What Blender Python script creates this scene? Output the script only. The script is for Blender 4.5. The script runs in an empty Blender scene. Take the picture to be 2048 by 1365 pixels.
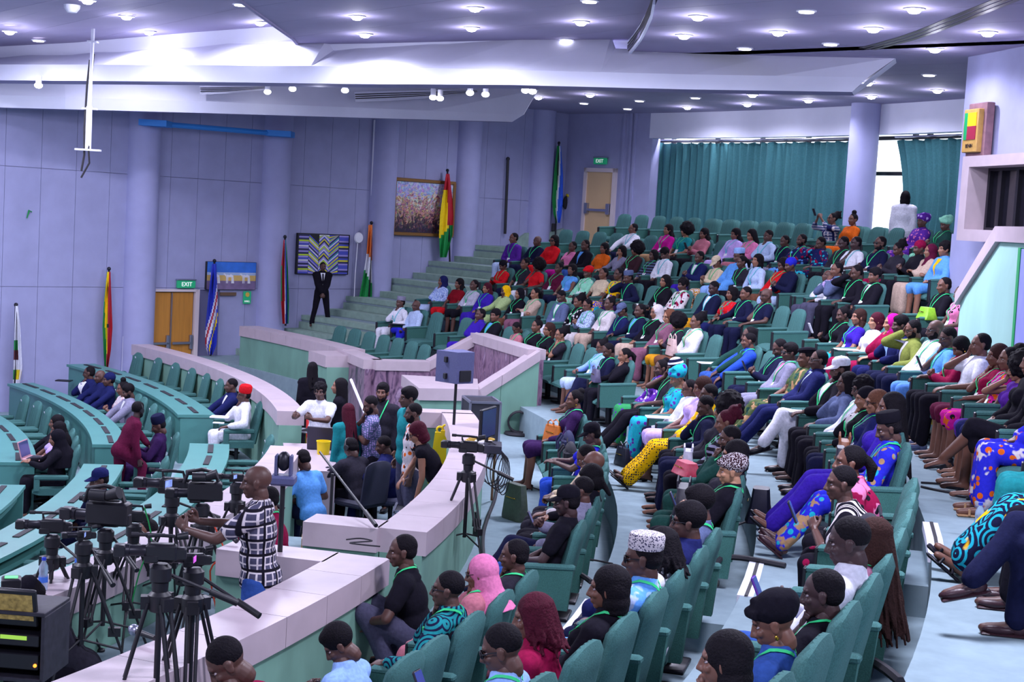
import bpy, bmesh, math, random
import numpy as np
from mathutils import Vector, Matrix
from mathutils.bvhtree import BVHTree
from math import sin, cos, pi, radians as R
random.seed(7); rng = np.random.default_rng(7)
SC = bpy.context.scene; COL = SC.collection

# ------------------------------------------------------------------ camera
FPX, PITCH, ROLL = 3003.862, 0.0843133, 0.0578496
CAM = Vector((21.9621, -16.1804, 3.3670))          # the hub of the curved hall is the world origin; row A floor is z = 0
RA, DR, DZ = 23.0572, 1.23216, 0.42669             # chair-back radius of the front row, row spacing, row rise
cp_, sp_ = cos(PITCH), sin(PITCH); cr_, sr_ = cos(ROLL), sin(ROLL)
FWD = Vector((0, cp_, -sp_)); UP0 = Vector((0, sp_, cp_)); RT0 = Vector((1, 0, 0))
c_right = RT0*cr_ + UP0*sr_; c_up = -RT0*sr_ + UP0*cr_
cam = bpy.data.cameras.new('camera'); camo = bpy.data.objects.new('camera', cam); COL.objects.link(camo)
cam.sensor_width = 36; cam.sensor_fit = 'HORIZONTAL'; cam.lens = FPX*36/2048; cam.clip_start = .1; cam.clip_end = 200
M = Matrix((c_right, c_up, -FWD)).transposed().to_4x4(); M.translation = CAM; camo.matrix_world = M
SC.camera = camo
# ------------------------------------------------------------------ world, exposure
SC.view_settings.view_transform = 'Standard'; SC.view_settings.look = 'None'; SC.view_settings.gamma = 1
SC.view_settings.use_curve_mapping = False; SC.view_settings.exposure = 0.0
SC.cycles.max_bounces = 5; SC.cycles.diffuse_bounces = 3; SC.cycles.glossy_bounces = 2; SC.cycles.transmission_bounces = 3
SC.cycles.sample_clamp_indirect = 4
W = bpy.data.worlds.new('hall_light'); SC.world = W; W.use_nodes = True
W.node_tree.nodes['Background'].inputs[0].default_value = (.70, .72, 1.0, 1); W.node_tree.nodes['Background'].inputs[1].default_value = .85
LAMP_W = 150          # each recessed downlight
HALL_W = 430         # the rows of lamps over the part of the hall outside the frame
LAMP_COL = (.80, .80, 1.0)
def lamp(kind, loc, energy, name='hall_lamp', color=LAMP_COL, size=.3, spot=150, blend=.6, aim=None):
    L = bpy.data.lights.new(name, kind); L.energy = energy; L.color = color
    if kind == 'SPOT': L.spot_size = R(spot); L.spot_blend = blend; L.shadow_soft_size = size
    elif kind == 'AREA': L.shape = 'DISK'; L.size = size
    else: L.shadow_soft_size = size
    o = bpy.data.objects.new(name, L); COL.objects.link(o); o.location = loc
    if aim is not None: o.rotation_euler = (Vector(aim) - Vector(loc)).to_track_quat('-Z', 'Y').to_euler()
    return o
for x, y in ((27, -14), (24, -8), (29, -6), (20, -14), (15, -6), (10, 2), (14, 6), (19, 2), (25, 1), (8, -8), (6, 10)):
    lamp('AREA', (x, y, 5.55), HALL_W, size=1.2)

# ------------------------------------------------------------------ pixel of the 2048x1365 frame -> point of the hall
def ray(u, v):
    U, V = u - 1024, v - 682.5
    a, b = U*cr_ + V*sr_, -U*sr_ + V*cr_
    return FWD + RT0*(a/FPX) - UP0*(b/FPX)
def at(u, v, z):
    d = ray(u, v); return CAM + d*((z - CAM.z)/d.z)
def ar(u, v, r):                                    # on the cylinder of radius r around the hub
    d = ray(u, v); a = d.x**2 + d.y**2; b = 2*(CAM.x*d.x + CAM.y*d.y); c = CAM.x**2 + CAM.y**2 - r*r
    return CAM + d*((-b + math.sqrt(max(0, b*b - 4*a*c)))/2/a)
WA = .785; WD = Vector((cos(WA), sin(WA), 0)); WN = Vector((sin(WA), -cos(WA), 0))   # the flag wall runs through the hub
def aw(u, v, off=0):                                # on the flag wall
    d = ray(u, v); t = (off - CAM.dot(WN))/d.dot(WN); return CAM + d*t
def ad(u, v, D): return CAM + ray(u, v)*D
def pix(P):
    q = Vector(P) - CAM; D = q.dot(FWD); a = FPX*q.dot(RT0)/D; b = -FPX*q.dot(UP0)/D
    return 1024 + a*cr_ - b*sr_, 682.5 + a*sr_ + b*cr_, D
def pol(r, a, z=0): return Vector((r*cos(a), r*sin(a), z))
def ang(P): return math.atan2(P[1], P[0])

# ------------------------------------------------------------------ materials
def srgb(h):
    h = h.lstrip('#'); c = [int(h[i:i+2], 16)/255 for i in (0, 2, 4)]
    return tuple((x/12.92 if x <= .04045 else ((x+.055)/1.055)**2.4) for x in c)
MATS = {}
class NT:
    def __init__(s, name):
        s.m = bpy.data.materials.new(name); s.m.use_nodes = True; s.n = s.m.node_tree.nodes; s.l = s.m.node_tree.links
        s.b = s.n['Principled BSDF']
    def new(s, t, **k):
        x = s.n.new(t)
        for a, v in k.items(): setattr(x, a, v)
        return x
    def link(s, a, b): s.l.new(a, b)
def mat(name, col, rough=.6, metal=0, scale=0, amount=.15, bump=0, spec=.5, emit=0, stretch=None, trans=0):
    if name in MATS: return MATS[name]
    t = NT(name); col = srgb(col) if isinstance(col, str) else col
    b = t.b; b.inputs['Base Color'].default_value = (*col, 1); b.inputs['Roughness'].default_value = rough
    b.inputs['Metallic'].default_value = metal; b.inputs['Specular IOR Level'].default_value = spec
    if trans: b.inputs['Transmission Weight'].default_value = trans
    if emit: b.inputs['Emission Color'].default_value = (*col, 1); b.inputs['Emission Strength'].default_value = emit
    if scale:
        tc = t.new('ShaderNodeTexCoord'); no = t.new('ShaderNodeTexNoise'); no.inputs['Scale'].default_value = scale; no.inputs['Detail'].default_value = 5
        src = tc.outputs['Object']
        if stretch:
            mp = t.new('ShaderNodeMapping'); mp.inputs['Scale'].default_value = stretch; t.link(src, mp.inputs[0]); src = mp.outputs[0]
        t.link(src, no.inputs['Vector'])
        rp = t.new('ShaderNodeValToRGB'); e = rp.color_ramp.elements
        e[0].position = .3; e[1].position = .7
        e[0].color = (*[c*(1-amount) for c in col], 1); e[1].color = (*[min(1, c*(1+amount)) for c in col], 1)
        t.link(no.outputs['Fac'], rp.inputs[0]); t.link(rp.outputs[0], b.inputs['Base Color'])
        if bump:
            bp = t.new('ShaderNodeBump'); bp.inputs['Strength'].default_value = bump; bp.inputs['Distance'].default_value = .01
            t.link(no.outputs['Fac'], bp.inputs['Height']); t.link(bp.outputs[0], b.inputs['Normal'])
    MATS[name] = t.m; return t.m
def tinted(name, rough=.7, scale=60, amount=.18, bump=.15, pattern=None, spec=.3, metal=0):
    """base colour comes from the object's own colour; prints add the object's second and third colours"""
    if name in MATS: return MATS[name]
    t = NT(name); b = t.b; b.inputs['Roughness'].default_value = rough; b.inputs['Specular IOR Level'].default_value = spec
    b.inputs['Metallic'].default_value = metal
    oi = t.new('ShaderNodeObjectInfo'); tc = t.new('ShaderNodeTexCoord')
    col = oi.outputs['Color']
    def attr(n):
        a = t.new('ShaderNodeAttribute'); a.attribute_type = 'OBJECT'; a.attribute_name = n; return a.outputs['Color']
    def mix(f, a, c):
        mx = t.new('ShaderNodeMix'); mx.data_type = 'RGBA'; t.link(f, mx.inputs[0]); t.link(a, mx.inputs[6]); t.link(c, mx.inputs[7]); return mx.outputs[2]
    def step(x, lo, hi):
        r = t.new('ShaderNodeMapRange'); r.inputs[1].default_value = lo; r.inputs[2].default_value = hi; t.link(x, r.inputs[0]); return r.outputs[0]
    if pattern:
        if pattern == 'blobs':
            v = t.new('ShaderNodeTexVoronoi'); v.inputs['Scale'].default_value = 14; t.link(tc.outputs['Object'], v.inputs['Vector'])
            no = t.new('ShaderNodeTexNoise'); no.inputs['Scale'].default_value = 9; t.link(tc.outputs['Object'], no.inputs['Vector'])
            col = mix(step(v.outputs['Distance'], .33, .36), attr('c2'), col)
            col = mix(step(no.outputs['Fac'], .56, .6), col, attr('c3'))
        elif pattern == 'rings':
            v = t.new('ShaderNodeTexVoronoi'); v.inputs['Scale'].default_value = 8; t.link(tc.outputs['Object'], v.inputs['Vector'])
            mt = t.new('ShaderNodeMath', operation='SINE'); m2 = t.new('ShaderNodeMath', operation='MULTIPLY'); m2.inputs[1].default_value = 26
            t.link(v.outputs['Distance'], m2.inputs[0]); t.link(m2.outputs[0], mt.inputs[0])
            col = mix(step(mt.outputs[0], .1, .3), col, attr('c2'))
            no = t.new('ShaderNodeTexNoise'); no.inputs['Scale'].default_value = 5; t.link(tc.outputs['Object'], no.inputs['Vector'])
            col = mix(step(no.outputs['Fac'], .6, .63), col, attr('c3'))
        elif pattern in ('check', 'stripe', 'vstripe'):
            sx = t.new('ShaderNodeSeparateXYZ'); t.link(tc.outputs['Object'], sx.inputs[0])
            def wave(o, k, lo, hi):
                m = t.new('ShaderNodeMath', operation='MULTIPLY'); m.inputs[1].default_value = k; s_ = t.new('ShaderNodeMath', operation='SINE')
                t.link(o, m.inputs[0]); t.link(m.outputs[0], s_.inputs[0]); return step(s_.outputs[0], lo, hi)
            if pattern == 'check':
                at_ = t.new('ShaderNodeMath', operation='ARCTAN2'); t.link(sx.outputs[0], at_.inputs[0]); t.link(sx.outputs[1], at_.inputs[1]); ad_ = t.new('ShaderNodeMath', operation='MULTIPLY'); ad_.inputs[1].default_value = .15; t.link(at_.outputs[0], ad_.inputs[0])
                col = mix(wave(ad_.outputs[0], 120, .72, .8), col, attr('c2')); col = mix(wave(sx.outputs[2], 120, .72, .8), col, attr('c2'))
                col = mix(wave(ad_.outputs[0], 60, .8, .9), col, attr('c3')); col = mix(wave(sx.outputs[2], 60, .8, .9), col, attr('c3'))
            elif pattern == 'stripe': col = mix(wave(sx.outputs[2], 110, .2, .35), col, attr('c2'))
            else: col = mix(wave(sx.outputs[0], 110, .2, .35), col, attr('c2'))
        elif pattern == 'fine':
            v = t.new('ShaderNodeTexVoronoi'); v.inputs['Scale'].default_value = 95; t.link(tc.outputs['Object'], v.inputs['Vector'])
            col = mix(step(v.outputs['Distance'], .40, .48), attr('c2'), col)
        elif pattern == 'dots':
            v = t.new('ShaderNodeTexVoronoi'); v.inputs['Scale'].default_value = 38; v.inputs['Randomness'].default_value = .35; t.link(tc.outputs['Object'], v.inputs['Vector'])
            col = mix(step(v.outputs['Distance'], .36, .4), attr('c2'), col)
    no = t.new('ShaderNodeTexNoise'); no.inputs['Scale'].default_value = scale; no.inputs['Detail'].default_value = 3; t.link(tc.outputs['Object'], no.inputs['Vector'])
    rp = t.new('ShaderNodeValToRGB'); e = rp.color_ramp.elements; e[0].position = .3; e[1].position = .7
    e[0].color = (1-amount,)*3 + (1,); e[1].color = (1, 1, 1, 1); t.link(no.outputs['Fac'], rp.inputs[0])
    mx = t.new('ShaderNodeMix'); mx.data_type = 'RGBA'; mx.blend_type = 'MULTIPLY'; mx.inputs[0].default_value = 1
    t.link(col, mx.inputs[6]); t.link(rp.outputs[0], mx.inputs[7]); t.link(mx.outputs[2], b.inputs['Base Color'])
    if bump:
        bp = t.new('ShaderNodeBump'); bp.inputs['Strength'].default_value = bump; bp.inputs['Distance'].default_value = .01
        t.link(no.outputs['Fac'], bp.inputs['Height']); t.link(bp.outputs[0], b.inputs['Normal'])
    MATS[name] = t.m; return t.m
def marble_mat():
    t = NT('marble_veined'); b = t.b; b.inputs['Roughness'].default_value = .3
    tc = t.new('ShaderNodeTexCoord'); mp = t.new('ShaderNodeMapping'); mp.inputs['Scale'].default_value = (1, 1, .45); t.link(tc.outputs['Object'], mp.inputs[0])
    n1 = t.new('ShaderNodeTexNoise'); n1.inputs['Scale'].default_value = 3.2; n1.inputs['Detail'].default_value = 9; n1.inputs['Distortion'].default_value = 2.2; t.link(mp.outputs[0], n1.inputs['Vector'])
    rp = t.new('ShaderNodeValToRGB'); e = rp.color_ramp.elements
    e[0].position = .32; e[0].color = (*srgb('#3d2b44'), 1); e[1].position = .72; e[1].color = (*srgb('#b9a2b8'), 1)
    for p, c in ((.45, '#7d6179'), (.53, '#8d6f86'), (.58, '#5c4561'), (.64, '#937993')):
        x = e.new(p); x.color = (*srgb(c), 1)
    t.link(n1.outputs['Fac'], rp.inputs[0]); t.link(rp.outputs[0], b.inputs['Base Color']); return t.m
WALL = mat('wall_paint', '#9799bf', .75, scale=3, amount=.05, bump=.05)
COLUMN = mat('column_paint', '#9b9dc6', .7, scale=3, amount=.04)
CARPET = mat('carpet', '#8497a0', .95, scale=9, amount=.07, bump=.1, spec=.1)
GREEN = mat('green_plaster', '#6c9686', .8, scale=2.2, amount=.16, bump=.05, stretch=(1, 1, .5))
STAIRG = mat('green_terrazzo', '#8aa397', .8, scale=6, amount=.15)
CREAM = mat('cream_stone', '#b3a3ac', .4, scale=5, amount=.06)
MARBLE = marble_mat()
CEIL = mat('ceiling_panel', '#928bab', .8, scale=2, amount=.03)
BEAM = mat('white_plaster', '#e0e1f4', .8, scale=2, amount=.03)
DESK = mat('teal_laminate', '#49837e', .42, scale=3, amount=.05)
CHAIR = mat('teal_upholstery', '#3f6765', .95, scale=140, amount=.22, bump=.2, spec=.15)
CHAIRD = mat('teal_upholstery_panel', '#3a655f', .9, scale=140, amount=.2, bump=.15, spec=.15)
BLACK = mat('black_plastic', '#16151d', .45); DARK = mat('dark_metal', '#22212b', .4, metal=.5); RUBBER = mat('black_rubber', '#1d1b24', .75)
GOLD = mat('polished_brass', '#c79a3a', .22, metal=1); WHITE = mat('white_paint', '#dcdcec', .5); STEEL = mat('brushed_steel', '#a9abc0', .32, metal=.9)
WOOD = mat('door_veneer', '#b0762c', .5, scale=4, amount=.12, stretch=(6, 6, .4)); TAN = mat('tan_door_paint', '#cfae86', .6)
CURT = mat('teal_curtain', '#3c6a70', .9, scale=30, amount=.1, bump=.08, spec=.1)
GLOW = mat('lamp_glow', (.93, .92, 1.0), emit=14); GLOWD = mat('lamp_glow_soft', (1, .97, 1.0), emit=3.0)
SKYW = mat('daylit_pane', (.86, .93, .97), emit=2.2)
YELLOW = mat('yellow_paint', '#e3c400', .45); BLUEP = mat('blue_paint', '#2a7fd0', .6); REDV = mat('red_velvet', '#b01018', .8)
GREYB = mat('grey_speaker_paint', '#4d5078', .6, scale=80, amount=.1, bump=.1); CARD = mat('cardboard', '#a98f72', .8, scale=6, amount=.08)
GLASS = mat('dark_glass', '#17161f', .08, spec=.6); PAPER = mat('paper', '#e8e8ee', .7)
SIGNG = mat('sign_green', '#1d9a6a', .5, emit=.25); SIGNW = mat('sign_white', '#f2f6f4', .5, emit=.5)
LEATHB = mat('black_leather', '#191722', .35, scale=40, amount=.2, bump=.1)

# ------------------------------------------------------------------ mesh builder
class MB:
    def __init__(s): s.v = []; s.f = []; s.mi = []; s.cur = 0
    def add(s, vs, fs, mi=None):
        n = len(s.v); s.v += [tuple(v) for v in vs]
        for f in fs: s.f.append([i + n for i in f]); s.mi.append(s.cur if mi is None else mi)
        return s
    def box(s, c, d, rot=None, mi=None):
        x, y, z = [k/2 for k in d]; vs = [Vector(p) for p in ((-x,-y,-z),(x,-y,-z),(x,y,-z),(-x,y,-z),(-x,-y,z),(x,-y,z),(x,y,z),(-x,y,z))]
        if rot is not None: vs = [rot @ v for v in vs]
        c = Vector(c); return s.add([v + c for v in vs], [(0,3,2,1),(4,5,6,7),(0,1,5,4),(1,2,6,5),(2,3,7,6),(3,0,4,7)], mi)
    def bbox(s, c, d, bev=.01, rot=None, mi=None):      # box with chamfered vertical and top edges
        x, y, z = [k/2 for k in d]; b = min(bev, x*.9, y*.9, z*.9); vs = []
        for zz, ins in ((-z, b), (-z+b, 0), (z-b, 0), (z, b)):
            X, Y = x-ins, y-ins
            vs += [(-X, -Y+b*.7, zz), (-X+b*.7, -Y, zz), (X-b*.7, -Y, zz), (X, -Y+b*.7, zz), (X, Y-b*.7, zz), (X-b*.7, Y, zz), (-X+b*.7, Y, zz), (-X, Y-b*.7, zz)]
        vs = [Vector(v) for v in vs]
        if rot is not None: vs = [rot @ v for v in vs]
        c = Vector(c); fs = [tuple(range(7, -1, -1)), tuple(range(24, 32))]
        for k in range(3):
            for i in range(8): j = (i+1) % 8; fs.append((k*8+i, k*8+j, k*8+8+j, k*8+8+i))
        return s.add([v + c for v in vs], fs, mi)
    def tube(s, pts, r, seg=8, mi=None, closed_ends=True):
        pts = [Vector(p) for p in pts]; rs = r if isinstance(r, (list, tuple)) else [r]*len(pts); vs = []; fs = []; ref = None
        for i, p in enumerate(pts):
            d = (pts[min(i+1, len(pts)-1)] - pts[max(i-1, 0)]).normalized()
            if ref is None: ref = d.orthogonal().normalized()
            ref = (ref - d*ref.dot(d)); ref = ref.normalized() if ref.length > 1e-6 else d.orthogonal().normalized()
            w = d.cross(ref)
            for k in range(seg): a = 2*pi*k/seg; vs.append(p + ref*(rs[i]*cos(a)) + w*(rs[i]*sin(a)))
        for i in range(len(pts)-1):
            for k in range(seg): j = (k+1) % seg; fs.append((i*seg+k, i*seg+j, (i+1)*seg+j, (i+1)*seg+k))
        if closed_ends: fs.append(tuple(range(seg-1, -1, -1))); n = (len(pts)-1)*seg; fs.append(tuple(range(n, n+seg)))
        return s.add(vs, fs, mi)
    def cyl(s, a, b, r, r2=None, seg=14, mi=None): return s.tube([a, b], [r, r if r2 is None else r2], seg, mi)
    def lathe(s, prof, c=(0,0,0), seg=16, mi=None, mtx=None):
        vs = []; fs = []; c = Vector(c)
        for r, z in prof:
            for k in range(seg):
                a = 2*pi*k/seg; p = Vector((max(r, 1e-4)*cos(a), max(r, 1e-4)*sin(a), z)); vs.append((mtx @ p if mtx else p) + c)
        for i in range(len(prof)-1):
            for k in range(seg): j = (k+1) % seg; fs.append((i*seg+k, i*seg+j, (i+1)*seg+j, (i+1)*seg+k))
        fs.append(tuple(range(seg-1, -1, -1))); n = (len(prof)-1)*seg; fs.append(tuple(range(n, n+seg)))
        return s.add(vs, fs, mi)
    def sph(s, c, r, seg=12, rings=8, rot=None, mi=None):
        rx, ry, rz = r if isinstance(r, (tuple, list)) else (r, r, r); vs = []; fs = []; c = Vector(c)
        for i in range(1, rings):
            t = pi*i/rings
            for k in range(seg):
                a = 2*pi*k/seg; vs.append(Vector((rx*sin(t)*cos(a), ry*sin(t)*sin(a), rz*cos(t))))
        top = len(vs); vs.append(Vector((0, 0, rz))); vs.append(Vector((0, 0, -rz)))
        if rot is not None: vs = [rot @ v for v in vs]
        for i in range(rings-2):
            for k in range(seg): j = (k+1) % seg; fs.append((i*seg+k, (i+1)*seg+k, (i+1)*seg+j, i*seg+j))
        for k in range(seg):
            j = (k+1) % seg; fs.append((top, k, j)); n = (rings-2)*seg; fs.append((top+1, n+j, n+k))
        return s.add([v + c for v in vs], fs, mi)
    def cap(s, a, b, ra, rb=None, seg=10):               # round-ended tapered limb
        a, b = Vector(a), Vector(b); rb = ra if rb is None else rb; d = (b-a); L = d.length
        if L < 1e-5: return s.sph(a, ra, seg)
        d /= L; P = [a - d*ra*.98, a - d*ra*.7, a, a.lerp(b, .5), b, b + d*rb*.7, b + d*rb*.98]; Rr = [ra*.2, ra*.71, ra, (ra+rb)/2, rb, rb*.71, rb*.2]
        return s.tube(P, Rr, seg)
    def arc(s, r0, r1, a0, a1, z0, z1, n=None, mi=None, z1b=None):     # solid ring sector; z1b: top at the other end
        n = n or max(1, int(abs(a1-a0)*r1/.5)); vs = []; fs = []
        for i in range(n+1):
            t = i/n; a = a0 + (a1-a0)*t; zt = z1 if z1b is None else z1 + (z1b-z1)*t
            vs += [pol(r0, a, z0), pol(r1, a, z0), pol(r1, a, zt), pol(r0, a, zt)]
        for i in range(n):
            for k in range(4): j = (k+1) % 4; fs.append((i*4+k, i*4+4+k, i*4+4+j, i*4+j))
        fs.append((0, 1, 2, 3)); m = n*4; fs.append((m+3, m+2, m+1, m))
        if a1 < a0: fs = [tuple(reversed(f)) for f in fs]
        return s.add(vs, fs, mi)
    def prism(s, poly, z0, z1, mi=None):                 # poly: plan outline; z may be numbers or per-vertex lists
        n = len(poly); zb = z0 if isinstance(z0, (list, tuple)) else [z0]*n; zt = z1 if isinstance(z1, (list, tuple)) else [z1]*n
        vs = [(p[0], p[1], zb[i]) for i, p in enumerate(poly)] + [(p[0], p[1], zt[i]) for i, p in enumerate(poly)]
        A = sum(poly[i][0]*poly[(i+1) % n][1] - poly[(i+1) % n][0]*poly[i][1] for i in range(n))
        fs = [tuple(range(n-1, -1, -1)), tuple(range(n, 2*n))] + [(i, (i+1) % n, n+(i+1) % n, n+i) for i in range(n)]
        if A < 0: fs = [tuple(reversed(f)) for f in fs]
        return s.add(vs, fs, mi)
    def mesh(s, name, mats, smooth=True):
        m = bpy.data.meshes.new(name); m.from_pydata(s.v, [], s.f)
        for k in (mats if isinstance(mats, (list, tuple)) else [mats]): m.materials.append(k)
        if any(s.mi): m.polygons.foreach_set('material_index', s.mi)
        if smooth:
            m.polygons.foreach_set('use_smooth', [True]*len(m.polygons)); m.set_sharp_from_angle(angle=R(38))
        m.update(); return m
    def build(s, name, mats, parent=None, smooth=True):
        o = bpy.data.objects.new(name, s.mesh(name, mats, smooth)); COL.objects.link(o)
        if parent: o.parent = parent
        return o
def smooth(pts, n=4):
    P = [Vector(p) for p in pts]; out = []
    for i in range(len(P)-1):
        a, b, c, d = P[max(i-1, 0)], P[i], P[i+1], P[min(i+2, len(P)-1)]
        for k in range(n): t = k/n; out.append(.5*((2*b) + (c-a)*t + (2*a-5*b+4*c-d)*t*t + (3*b-a-3*c+d)*t**3))
    return out + [P[-1]]
def empty(name, loc=(0,0,0), rz=0):
    o = bpy.data.objects.new(name, None); COL.objects.link(o); o.location = loc; o.rotation_euler = (0, 0, rz); o.empty_display_size = .1; return o
LABELS = {}
def tag(o, label, cat, group=None):
    label = ' '.join(label.split()); 
    if label in LABELS and not (group and LABELS[label] == group): print('DUP LABEL', label)
    LABELS[label] = group
    o['label'] = label; o['category'] = cat
    if group: o['group'] = group
    return o
def struct(o): o['kind'] = 'structure'; return o
def inst(name, me, parent=None, loc=(0,0,0), rot=(0,0,0), color=None):
    o = bpy.data.objects.new(name, me); COL.objects.link(o); o.location = loc; o.rotation_euler = rot
    if parent: o.parent = parent
    if color is not None: o.color = (*color, 1)
    return o
def text(name, s, size, m, parent, loc, rot, ext=.003):
    c = bpy.data.curves.new(name, 'FONT'); c.body = s; c.size = size; c.extrude = ext; c.align_x = 'CENTER'; c.align_y = 'CENTER'; c.materials.append(m)
    o = bpy.data.objects.new(name, c); COL.objects.link(o)
    me = bpy.data.meshes.new_from_object(o.evaluated_get(bpy.context.evaluated_depsgraph_get())); bpy.data.objects.remove(o); bpy.data.curves.remove(c)
    o = bpy.data.objects.new(name, me); COL.objects.link(o); o.parent = parent; o.location = loc; o.rotation_euler = rot; return o
def ribbon(pts, w, th, up=Vector((0,0,1))):
    mb = MB(); pts = [Vector(p) for p in pts]; vs = []
    for i, p in enumerate(pts):
        d = (pts[min(i+1, len(pts)-1)] - pts[max(i-1, 0)]).normalized(); w_ = d.cross(up).normalized()*(w/2)
        vs += [p - w_, p + w_, p + w_ + up*th, p - w_ + up*th]
    fs = []
    for i in range(len(pts)-1):
        for k in range(4): j = (k+1) % 4; fs.append((i*4+k, i*4+j, i*4+4+j, i*4+4+k))
    fs += [(3, 2, 1, 0), tuple(len(vs)-4+k for k in range(4))]
    return mb.add(vs, fs)
# ------------------------------------------------------------------ floors and steps
def rk(k): return RA + .10 + DR*k
FL = [0, DZ, 2*DZ, 3*DZ, 4*DZ, 5*DZ, 6*DZ, 6*DZ]      # floor height of rows A..H
LOW = -.69
A0_, A1_ = -.80, WA
def sector(name, r0, r1, a0, a1, z0, z1, m, parent=None):
    return MB().arc(r0, r1, a0, a1, z0, z1).build(name, m, parent)
floors = []
for k in range(7):
    r1 = rk(k) if k < 6 else 33.6
    floors.append(struct(sector('floor', 21.60 if k == 0 else rk(k-1), r1, A0_, A1_, (-1.3 if k == 0 else FL[k]-.9), FL[k], CARPET)))
lower = struct(sector('floor', 17.75, 21.62, A0_, A1_, -1.5, LOW, CARPET))
struct(sector('floor', 19.58, 21.4, -.75, -.03, LOW-.1, -.15, CARPET))
struct(sector('floor', 16.35, 17.76, A0_, A1_, -1.6, -.97, CARPET)); struct(sector('floor', 6, 16.36, A0_, A1_, -1.7, -1.25, CARPET))
for a0, a1 in ((.150, .206), (-.252, -.207)):          # aisle steps halfway up each riser, with a pale nosing and a dark grip line
    for k in range(1, 6):
        if k == 5 and a0 < 0: continue
        r = rk(k-1); z = FL[k-1]
        st = sector('step', r-.40, r+.004, a0, a1, z-.02, z + DZ/2, CARPET, floors[k])
        nb = MB().arc(r-.415, r-.30, a0, a1, z + DZ/2 - .05, z + DZ/2 + .008)
        nb.build('nosing', WHITE, st); MB().arc(r-.37, r-.345, a0, a1, z + DZ/2, z + DZ/2 + .013).build('grip_strip', RUBBER, st)
        MB().arc(r-.02, r+.09, a0, a1, FL[k]-.05, FL[k]+.008).build('nosing', WHITE, floors[k])
        MB().arc(r+.03, r+.055, a0, a1, FL[k], FL[k]+.013).build('grip_strip', RUBBER, floors[k])
flight = struct(empty('floor_stair_flight'))
for k in range(1, 7):                                   # side flight along the flag wall, three risers to each row
    r = rk(k-1); z = FL[k-1]; d = DR/3
    for j in (1, 2): MB().arc(r - d*(2.2-j)*1.0, r+.004 + (.0), .662, WA, z-.02, z + DZ/3*j).build('step', STAIRG, flight)
    MB().arc(r-.02, r+.3, .662, WA, FL[k]-.1, FL[k]+.004).build('step', STAIRG, flight)
for j in range(5): MB().arc(20.15 + .30*j, 21.65, .722, WA, LOW-.02, LOW + .69/5*(j+1)-.002).build('step', STAIRG, flight)
def wall_s(P): return Vector((P[0], P[1], 0)).dot(WD)
sk = [aw(u, v) for u, v in ((478, 726), (500, 716), (640, 652), (700, 636), (735, 613), (761, 602), (794, 576), (831, 575), (882, 538), (900, 536), (955, 507), (1000, 501), (1049, 466), (1100, 464), (1140, 452))]
mb = MB(); vs = []
for p in sk:
    s = wall_s(p); zz = p.z
    for off, z in ((.0, -.75), (.07, -.75), (.07, zz), (.0, zz)): q = WD*s + WN*off; vs.append((q.x, q.y, z))
fs = []
for i in range(len(sk)-1):
    for k in range(4): j = (k+1) % 4; fs.append((i*4+k, i*4+4+k, i*4+4+j, i*4+j))
struct(mb.add(vs, fs + [(0, 1, 2, 3), tuple(len(vs)-1-k for k in range(4))]).build('baseboard_flag_wall', STAIRG))

# ------------------------------------------------------------------ the flag wall: panels, columns
CZ = 6.03
wl = struct(empty('wall_left'))
def wpt(s, off, z): q = WD*s + WN*off; return Vector((q.x, q.y, z))
def wbox(mb, s0, s1, o0, o1, z0, z1, mi=None):
    vs = [wpt(s, o, z) for z in (z0, z1) for s, o in ((s0, o0), (s1, o0), (s1, o1), (s0, o1))]
    return mb.add(vs, [(0,1,2,3), (7,6,5,4), (4,5,1,0), (5,6,2,1), (6,7,3,2), (7,4,0,3)], mi)
b = wbox(MB(), 8, 33, -.35, -.03, -1.6, 6.6).build('backing', mat('wall_joint', '#6d6d92', .8), wl)
cols = [20.24, 23.50, 26.50, 29.16, 31.70]
edges = [8.5, *[c for c in cols], 32.7]
doorS = (20.50, 21.55)
for i in range(len(edges)-1):
    a, c = edges[i], edges[i+1]; n = max(1, round((c-a)/.72)); w = (c-a)/n
    for j in range(n):
        s0, s1 = a + w*j, a + w*(j+1)
        for z0, z1 in ((-1.55, 1.44), (1.44, 3.72), (3.72, 6.5)):
            if z0 < 1 and s1 > doorS[0]-.05 and s0 < doorS[1]+.1:
                z0 = 1.40
            wbox(MB(), s0+.004, s1-.004, -.04, 0, z0+.004, z1-.004).build('wall_panel', WALL, wl)
for c in cols:
    p = wpt(c, -.02, 0); MB().lathe([(.35, -1.5), (.35, 6.5)], (p.x, p.y, 0), 28).build('column', COLUMN, wl)
for (u0, v0, u1, v1, rr, m, lab) in ((265, 222, 245, 752, .028, WHITE, 'white conduit pipe running up the wall beside the door column'),
        (749, 240, 741, 446, .022, WHITE, 'thin white conduit pipe above the orange white and green flag'),):
    p, q = aw(u0, v0, .04), aw(u1, v1, .04); tag(MB().cyl(p, q, rr).build('conduit_pipe', m), lab, 'pipe')
p, q = aw(1016, 318, .1), aw(1010, 468, .1); tag(MB().cyl(p, q, .035).sph(p, .05).build('bare_flag_pole', BLACK), 'bare black pole standing on the stairs against the wall', 'pole')
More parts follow.
